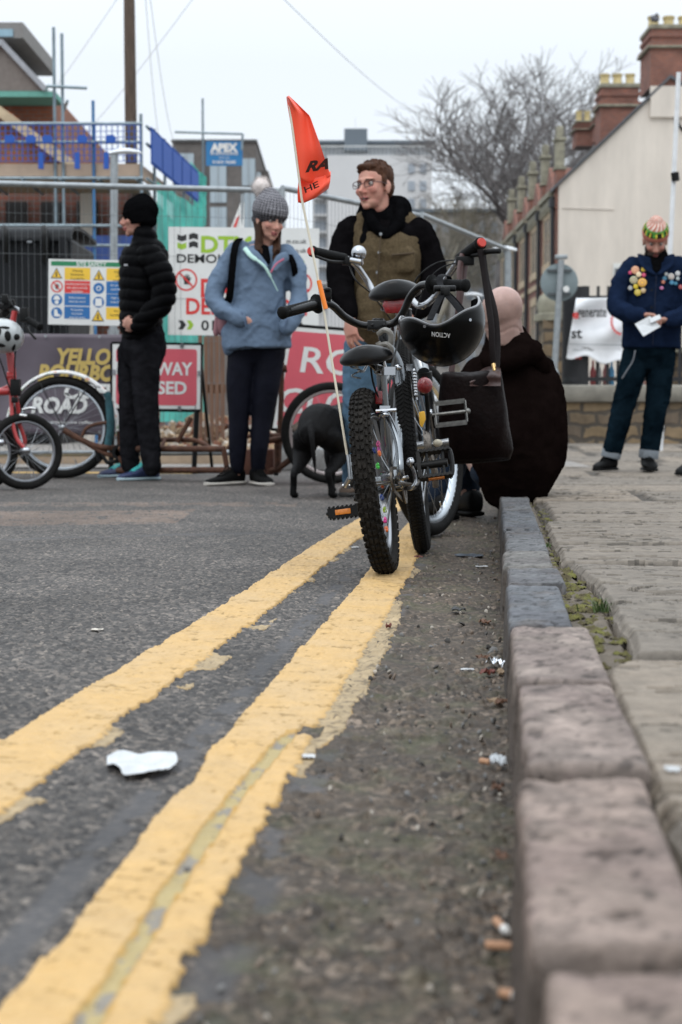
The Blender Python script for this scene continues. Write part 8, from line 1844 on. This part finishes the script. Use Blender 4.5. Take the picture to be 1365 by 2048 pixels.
for i in range(5): tube1('transom', (sX(-20 + i * 75), YS - .1, sZ(366)), (sX(-20 + i * 75), YS + 1.35, sZ(366)))
M_ply = mat('pale_boards', (.50, .375, .28), .85, var=.15, scale=4, bump=.1)
mb = MB(); mb.box((sX(-300), YS + .04, sZ(358)), (XR - .02, YS + .08, sZ(334))); mb.build('toe_board', M_ply, sc, world=True, smooth=False)
mb = MB(); mb.bar((XR - .04, YS + .1, sZ(349)), (XE - .04, YE, sZ(349)), .04, sZ(336) - sZ(362)); mb.build('toe_board', M_ply, sc, world=True, smooth=False)
mb = MB(); mb.box((sX(-300), YS + .1, sZ(366)), (XR - .08, YS + 1.3, sZ(360))); mb.build('walk_boards', mat('scaffold_boards', (.28, .21, .14), .9), sc, world=True, smooth=False)
mb = MB()
def guard(a, b, z0, z1, step=.05):
    a, b = Vector(a), Vector(b); L_ = (b - a).length; n = int(L_ / step)
    for k in range(n + 1): p = a.lerp(b, k / n); mb.box((p.x - .006, p.y - .006, z0), (p.x + .006, p.y + .006, z1))
    m = int((z1 - z0) / step)
    for k in range(m + 1): z = z0 + (z1 - z0) * k / m; mb.bar((a.x, a.y, z), (b.x, b.y, z), .008, .008)
guard((sX(-120), YS - .09, 0), (sX(288), YS - .09, 0), sZ(332), sZ(262), .075); mb.build('blue_mesh_guard', M_guard, sc, world=True, smooth=False)
for i in range(5):
    (xa, ya), (xb, yb_) = SX(i * .2 + .01), SX(i * .2 + .19); mb = MB(); guard((xa + .10, ya, 0), (xb + .10, yb_, 0), sZ(334), sZ(262), .06); mb.bar((xa + .115, ya, sZ(299)), (xb + .115, yb_, sZ(299)), .004, (sZ(268) - sZ(330))); mb.build('blue_mesh_guard', M_guard, sc, world=True, smooth=False)
for i, px in enumerate((95, 165, 222, 62, 20)):
    mb = MB(); mb.poly([P(px - 11, 276, YS - .13), P(px - 6, 270, YS - .13), P(px + 6, 270, YS - .13), P(px + 11, 276, YS - .13), P(px + 9, 286, YS - .13), P(px - 9, 286, YS - .13)], .02, (0, -1, 0)); mb.build('blue_clip', M_guard, sc, world=True, smooth=False)
for i, px in enumerate((94, 165, 222)):
    mb = MB(); mb.box((sX(px - 5), YS - .16, sZ(348)), (sX(px + 5), YS - .12, sZ(316))); mb.build('blue_strap', M_guard, sc, world=True, smooth=False)
# green nets
def net(name, c0, c1, zt0, zt1, zb0, zb1, seed):
    a, b = Vector(c0), Vector(c1); n = 30; m_ = 22
    vs = []
    for i in range(n + 1):
        for j in range(m_ + 1):
            u, v = i / n, j / m_; p = a.lerp(b, u); z = (zt0 + (zt1 - zt0) * u) * (1 - v) + (zb0 + (zb1 - zb0) * u) * v; w = .10 * float(fbm(np.array(u * 6 + seed), np.array(v * 2.0), seed)); vs.append((p.x + w, p.y - abs(w), z))
    mb = MB(); mb.add(vs, [(i * (m_ + 1) + j, (i + 1) * (m_ + 1) + j, (i + 1) * (m_ + 1) + j + 1, i * (m_ + 1) + j + 1) for i in range(n) for j in range(m_)]); return mb.build(name, M_net, sc, world=True, angle=0)
net('debris_netting', (XR + .16, YS + .3, 0), (XE + .2, YE, 0), sZ(362), sZ(358), .3, .3, 3)
net('debris_netting', (sX(384, 25.0), 25.0, 0), (sX(416, 25.4), 25.4, 0), sZ(330, 25), sZ(362, 25.4), sZ(470, 25.2), sZ(452, 25.2), 5)
mb = MB(); mb.box((sX(150), YS + .3, sZ(545)), (sX(284), YS + .34, sZ(470))); mb.build('blue_sheet', mat('blue_sheet', (.025, .06, .22), .6, var=.3, scale=5), sc, world=True, smooth=False)
ap = empty('scaffold_company_sign', P(448, 330, 29.3), 'blue sign with white lettering high on the far scaffold pole', 'sign')
Ba = Board(413, 283, 485, 331, 29.3); Ba.board(ap, 'panel', mat('sky_blue_sign', (.015, .17, .40), .4, var=.05), .03)
mb = MB(); Ba.text(mb, 'APEX', 449, 303, 15, 'c', w=54, bold=.06, o=.03); Ba.text(mb, 'SCAFFOLDING', 449, 310, 5.5, 'c', w=54, bold=.02, o=.03); Ba.text(mb, 'call us on', 449, 317, 4, 'c', bold=0, o=.03); Ba.text(mb, '01604 76200', 449, 327, 6, 'c', w=46, bold=.02, o=.03); ink(mb, 'lettering', WHT, ap)
mb = MB(); mb.tube([P(350, 264, 29.2), P(486, 268, 29.2)], .022, 8); mb.tube([P(486, 268, 29.2), P(484, 300, 29.2)], .022, 8); mb.build('top_rail', M_tube, ap, world=True)
# ---- dark waste container behind the fence
bn_ = empty('waste_container', (sX(70, 13), 13, 0), 'big dark grey lidded waste container behind the fence', 'waste container')
cX = lambda px: (px - CX) * 13 / F
cZ_ = lambda py: CZ + (HOR - py) * 13 / F
M_bin = mat('dark_container', (.009, .010, .012), .55, spec=.2, var=.25, scale=4, bump=.1)
mb = MB(); mb.rings([[(cX(-160) + o, 13 + o * .3, z), (cX(150) - o, 13 + o * .3, z), (cX(150) - o, 14.2, z), (cX(-160) + o, 14.2, z)] for z, o in ((.15, .12), (cZ_(478), 0))]); mb.build('body', M_bin, bn_, world=True, bevel=.04, smooth=False)
mb = MB(); pts = smooth_path([Vector((0, 12.94, cZ_(480))), Vector((0, 13.05, cZ_(458))), Vector((0, 13.6, cZ_(448))), Vector((0, 14.25, cZ_(455)))]); mb.rings([[Vector((x, p.y, p.z)) for p in pts] + [Vector((x, p.y, p.z - .03)) for p in reversed(pts)] for x in (cX(-165), cX(152))]); mb.build('lid', M_bin, bn_, world=True)
mb = MB()
for px in (20, 98): mb = MB(); mb.tube(smooth_path([Vector((cX(px), 12.92, cZ_(462))), Vector((cX(px + 6), 12.86, cZ_(480))), Vector((cX(px + 2), 12.9, cZ_(530)))]), .03, 8); mb.build('lid_hinge', M_black, bn_, world=True)
mb = MB()
mb = MB()
for x0, x1 in ((0, 0),): 
    for px in (103, 140): mb.bar((cX(px), 12.95, .3), (cX(px - 6), 12.95, cZ_(480)), .05, .06)
mb.build('rib', M_bin, bn_, world=True)
mb = MB(); mb.cbox((cX(68), 12.95, cZ_(487)), (.04, .02, .03)); mb.build('plate', M_alu, bn_, world=True)
# ---- wooden palings, rubble
pal = empty('wooden_palings', (sX(425, 14), 14, 0), 'upright brown wooden palings left of the woman', 'fence')
for i, px in enumerate((402, 413, 424, 435, 446)):
    mb = MB(); mb.box(((px - 4 - CX) * 14 / F, 14, .012), ((px + 4 - CX) * 14 / F, 14.03, CZ + (HOR - 672 - (i * 7) % 5) * 14 / F)); mb.build('paling', mat('brown_timber', (.17, .09, .055), .85, var=.3, scale=12, stretch=(1, 1, .15), bump=.3), pal, world=True, smooth=False)
mb = MB(); mb.box(((398 - CX) * 14 / F, 14.031, .6), ((452 - CX) * 14 / F, 14.06, .68)); mb.build('rail', mat('brown_timber', (.17, .09, .055), .85), pal, world=True, smooth=False)
rgn = random.Random(8); mb = MB(); mcols = [mat('rubble_tan', (.33, .23, .14), .9, var=.3), mat('rubble_red', (.24, .10, .06), .9, var=.3), mat('rubble_pale', (.42, .37, .31), .9, var=.2)]
for k in range(900):
    x = rgn.uniform((250 - CX) * 14 / F, (560 - CX) * 14 / F); y = rgn.uniform(13.2, 16); h = .42 * math.exp(-((x - (430 - CX) * 14 / F) / .9) ** 2) * max(0, 1 - abs(y - 14.9) / 1.6); s_ = rgn.uniform(.02, .07); q_ = Quaternion((rgn.random(), rgn.random(), rgn.random(), rgn.random())).normalized().to_matrix(); mb.cur = rgn.choice((0, 0, 1, 2)); mb.cbox((x, y, .012 + h * rgn.uniform(.6, 1)), (s_ * 1.6, s_, s_ * .8), rot=q_)
o = mb.build('rubble', mcols, smooth=False); tag(o, 'heap of tan and red demolition rubble behind the fence', 'rubble', kind='stuff')
# low beige kerb blocks behind the fence (seen through the cycle wheels)
mb = MB(); mb.box(((-100 - CX) * 12.2 / F, 12.2, 0), ((470 - CX) * 12.2 / F, 12.5, .10)); o = mb.build('concrete_block_row', mat('sandy_concrete', (.36, .27, .19), .9, var=.3, scale=5), smooth=False, bevel=.01); tag(o, 'long sandy concrete edging lying behind the fence', 'edging')
# ---- brown modern block with pale windows
Ym = 60; mX = lambda px: (px - CX) * Ym / F
mZ = lambda py: CZ + (HOR - py) * Ym / F
md_ = empty('modern_block', (mX(440), Ym, 0), 'brown grey modern block with tall pale windows', 'building')
M_clad = brick_mat('grey_brown_brick', (.145, .125, .115), (.12, .105, .098), (.15, .14, .13), .225, .075, .01)
mb = MB(); mb.box((mX(350), Ym, 0), (mX(515), Ym + 10, mZ(293))); mb.box((mX(515), Ym + 2, 0), (mX(534), Ym + 10, mZ(332))); mb.build('wall', M_clad, md_, world=True, smooth=False)
for i, (x0, y0, x1, y1) in enumerate(((424, 333, 456, 411), (487, 325, 513, 378), (362, 315, 392, 345), (424, 420, 456, 470), (487, 390, 513, 470), (516, 352, 524, 378))):
    mb = MB(); mb.box((mX(x0), Ym - .06, mZ(y1)), (mX(x1), Ym - .01, mZ(y0))); w_ = mb.build('window', mat('hazy_glass', (.34, .40, .44), .2, var=.12, scale=.5), md_, world=True, smooth=False)
    mb = MB(); mb.box((mX((x0 + x1) / 2 - .8), Ym - .09, mZ(y1)), (mX((x0 + x1) / 2 + .8), Ym - .062, mZ(y0))); mb.build('mullion', M_galv, w_, world=True, smooth=False)
mb = MB(); mb.box((mX(348), Ym - .1, mZ(293)), (mX(517), Ym + 10.1, mZ(288))); mb.box((mX(414), Ym - .03, mZ(480)), (mX(419), Ym - .002, mZ(296))); mb.build('parapet', mat('dark_trim', (.07, .07, .07), .6), md_, world=True, smooth=False)
# ---- pale tower block
Yt = 110; tX = lambda px: (px - CX) * Yt / F
tZ = lambda py: CZ + (HOR - py) * Yt / F
tw = empty('tower_block', (tX(760), Yt, 0), 'pale concrete tower block with a dark plant room on its roof', 'building')
M_conc = mat('hazed_pale_concrete', (.60, .59, .585), .9, var=.06, scale=.3); M_tg = mat('tower_glass', (.33, .36, .40), .3, var=.2, scale=.3); M_dk = mat('plant_room', (.13, .155, .18), .7)  # pale concrete, brightened further to put the distance haze into its colour
mb = MB(); mb.box((tX(655), Yt, 0), (tX(862), Yt + 14, tZ(318))); mb.box((tX(625), Yt + 3, 0), (tX(655), Yt + 14, tZ(330))); mb.build('wall', M_conc, tw, world=True, smooth=False)
mb = MB(); mb.box((tX(636), Yt + 2, tZ(316)), (tX(868), Yt + 12, tZ(286))); mb.build('top_storey', mat('grey_storey', (.36, .38, .40), .6, var=.15, scale=.5), tw, world=True, smooth=False)
mb = MB(); mb.box((tX(632), Yt + 1.2, tZ(288)), (tX(872), Yt + 12, tZ(283))); mb.build('roof_edge', M_dk, tw, world=True, smooth=False)
mb = MB(); mb.box((tX(689), Yt + 1, tZ(303)), (tX(735), Yt + 5, tZ(261))); mb.build('plant_room', M_dk, tw, world=True, smooth=False)
mb = MB()
for px in range(640, 870, 8): mb.box((tX(px), Yt + .1, tZ(318)), (tX(px + .8), Yt + .13, tZ(300)))
mb.box((tX(640), Yt + .1, tZ(301)), (tX(866), Yt + .13, tZ(299))); mb.box((tX(711), Yt + 2, tZ(261)), (tX(712), Yt + 2.05, tZ(235))); mb.build('roof_railing', M_white, tw, world=True, smooth=False)
for fl in range(8):
    y0 = 335 + fl * 34
    for px in (815, 838): 
        mb = MB(); mb.box((tX(px), Yt - .1, tZ(y0 + 18)), (tX(px + 13), Yt - .01, tZ(y0))); mb.build('window', M_tg, tw, world=True, smooth=False)
    mb = MB(); mb.box((tX(628), Yt + 2.85, tZ(y0 + 22)), (tX(652), Yt + 2.99, tZ(y0))); b0 = mb.build('balcony', M_tg, tw, world=True, smooth=False); mb = MB(); mb.box((tX(627), Yt + 2.2, tZ(y0 + 26)), (tX(654), Yt + 2.84, tZ(y0 + 22))); mb.build('slab', M_conc, b0, world=True, smooth=False)
# lower pale block in front, partly behind the trees
Y2 = 95; kX = lambda px: (px - CX) * Y2 / F
kZ = lambda py: CZ + (HOR - py) * Y2 / F
lb = empty('low_block', (kX(900), Y2, 0), 'hazy grey brown flats behind the bare trees at the end of the street', 'building')
mb = MB(); mb.box((kX(800), Y2, 0), (kX(1010), Y2 + 8, kZ(430))); mb.build('wall', mat('hazy_brown', (.42, .39, .365), .9, var=.12, scale=.4), lb, world=True, smooth=False)
for fl in range(7):
    for i in range(8):
        mb = MB(); x_ = 812 + i * 24; y_ = 448 + fl * 44; mb.box((kX(x_), Y2 - .1, kZ(y_ + 22)), (kX(x_ + 12), Y2 - .01, kZ(y_))); mb.build('window', M_tg, lb, world=True, smooth=False)
mb = MB(); mb.box((kX(796), Y2 - .3, kZ(430)), (kX(1014), Y2 + 8.2, kZ(424))); mb.build('roof', M_dk, lb, world=True, smooth=False)
# parked cars and hedge-like clutter far down the street
def car(px, Y, c, label):
    x0 = P(px, HOR, Y).x; rt = empty('parked_car', (x0, Y, 0), label, 'car', 'cars parked far down the street'); w = 1.75
    mb = MB(); mb.rings([[(x0 - w / 2 * a, Y + y, z) for a in (1,)] + [(x0 + w / 2 * b, Y + y, z) for b in (1,)] + [(x0 + w / 2 * b * t, Y + y, z2)] + [(x0 - w / 2 * t, Y + y, z2)] for y, z, z2, t, b in ((0, .25, .85, .95, 1), (.1, .22, .95, .95, 1), (4.0, .22, .9, .95, 1), (4.2, .25, .75, .9, 1))]); body = mb.build('body', mat('paint_' + label.split()[0], c, .25, coat=.5), rt, world=True, bevel=.08)
    mb = MB(); mb.rings([[(x0 - w / 2 * a, Y + y, z) for a in (.9,)] + [(x0 + w / 2 * .9, Y + y, z), (x0 + w / 2 * t, Y + y2, z2), (x0 - w / 2 * t, Y + y2, z2)] for y, y2, z, z2, t in ((.15, .6, .93, 1.42, .72), (3.2, 2.6, .9, 1.42, .72))]); mb.build('cabin', M_glass, rt, world=True, bevel=.06)
    for sx in (-1, 1):
        for yy in (.7, 3.4): mb = MB(); mb.lathe([(.31, -.09), (.31, .09)], (x0 + sx * .8, Y + yy, .31), (1, 0, 0), 20); mb.build('wheel', M_tyre, rt, world=True)
        mb = MB(); mb.box((x0 + sx * .7 - .1, Y - .02, .62), (x0 + sx * .7 + .1, Y + .01, .76)); mb.build('tail_light', M_redref, rt, world=True)
car(905, 44, (.35, .36, .37), 'silver car parked far down the street near the terrace'); car(868, 52, (.05, .06, .08), 'dark car parked beyond the silver one')

# ================================================================== BARE TREES
def tree(name, px, Y, H, spread, seed, label, m, depth=7, lean=0.0, twm=None, ntw=3, trunk=.22, start=.22, wide=1.18):
    rg = random.Random(seed); base = Vector((P(px, HOR, Y).x, Y, 0)); rt = empty(name, base, label, 'tree', 'bare winter trees')
    T_, Br, Tw = MB(), MB(), MB()
    def seg(mb, a, b, r0, r1, n): mb.tube([a, b], [r0, r1], n, caps=False)
    def grow(p, d, L_, r, k):
        n = 3; q = p
        for i in range(n):
            d = (d + Vector((rg.gauss(0, .09), rg.gauss(0, .09), rg.gauss(0, .05) + .03))).normalized(); q2 = q + d * L_ / n; r2 = r * (1 - .10 * (i + 1))
            mbx = T_ if k == 0 else (Br if k < 5 else Tw); seg(mbx, q, q2, r * (1 - .1 * i), r2, 8 if k < 2 else (5 if k < 4 else 3))
            if k >= 2 and i < n - 1 and rg.random() < .5: side(q2, d, L_ * .62, r2 * .5, k + 1)
            q = q2
        if k >= depth: return
        for _ in range(2 if rg.random() < .78 else 3):
            side(q, d, L_ * rg.uniform(.68, .86), r * rg.uniform(.58, .72), k + 1)
    def side(p, d, L_, r, k):
        if k > depth: return
        a = rg.uniform(0, 6.283); x = d.orthogonal().normalized(); x.rotate(Quaternion(d, a)); an = rg.uniform(.32, .72) * (1.0 if k > 1 else .8) * spread
        nd = (d * math.cos(an) + x * math.sin(an)); nd.z += .10; grow(p, nd.normalized(), L_, max(r, .0085), k)
    grow(base, Vector((lean, 0, 1)).normalized(), H * start, trunk, 0)
    zt_ = max(v[2] for v in Tw.v + Br.v); f_ = H / zt_; g_ = f_ * wide
    for q_ in (T_, Br, Tw): q_.v = [(base.x + (v[0] - base.x) * g_, base.y + (v[1] - base.y) * g_, v[2] * f_) for v in q_.v]
    T_.build('trunk', m, rt, world=True); c = Br.build('branches', m, rt, world=True); Tw.build('twigs', twm or m, rt, world=True, angle=0)
M_bark = mat('bark', (.18, .165, .16), .9, var=.3, scale=3, bump=.4); M_bark2 = mat('greenish_bark', (.25, .22, .165), .9, var=.3, scale=3)
tree('bare_tree', 985, 86, 19.6, 1.15, 4, 'tall bare tree rising at the end of the brick terrace', M_bark, depth=8, start=.20, trunk=.30, wide=1.4)
tree('bare_tree', 1090, 96, 23.4, 1.1, 9, 'bare tree partly hidden behind the terrace chimneys', M_bark, depth=8, start=.24, trunk=.32, wide=1.35)
tree('bare_tree', 912, 90, 14.0, 1.1, 14, 'lower greenish brown bare tree in front of the tower block', M_bark2, depth=8, start=.19, trunk=.26)
tree('bare_tree', 950, 100, 16, 1.2, 31, 'bare tree farthest back between the flats and the tall tree', M_bark2, depth=7, start=.20, trunk=.26)
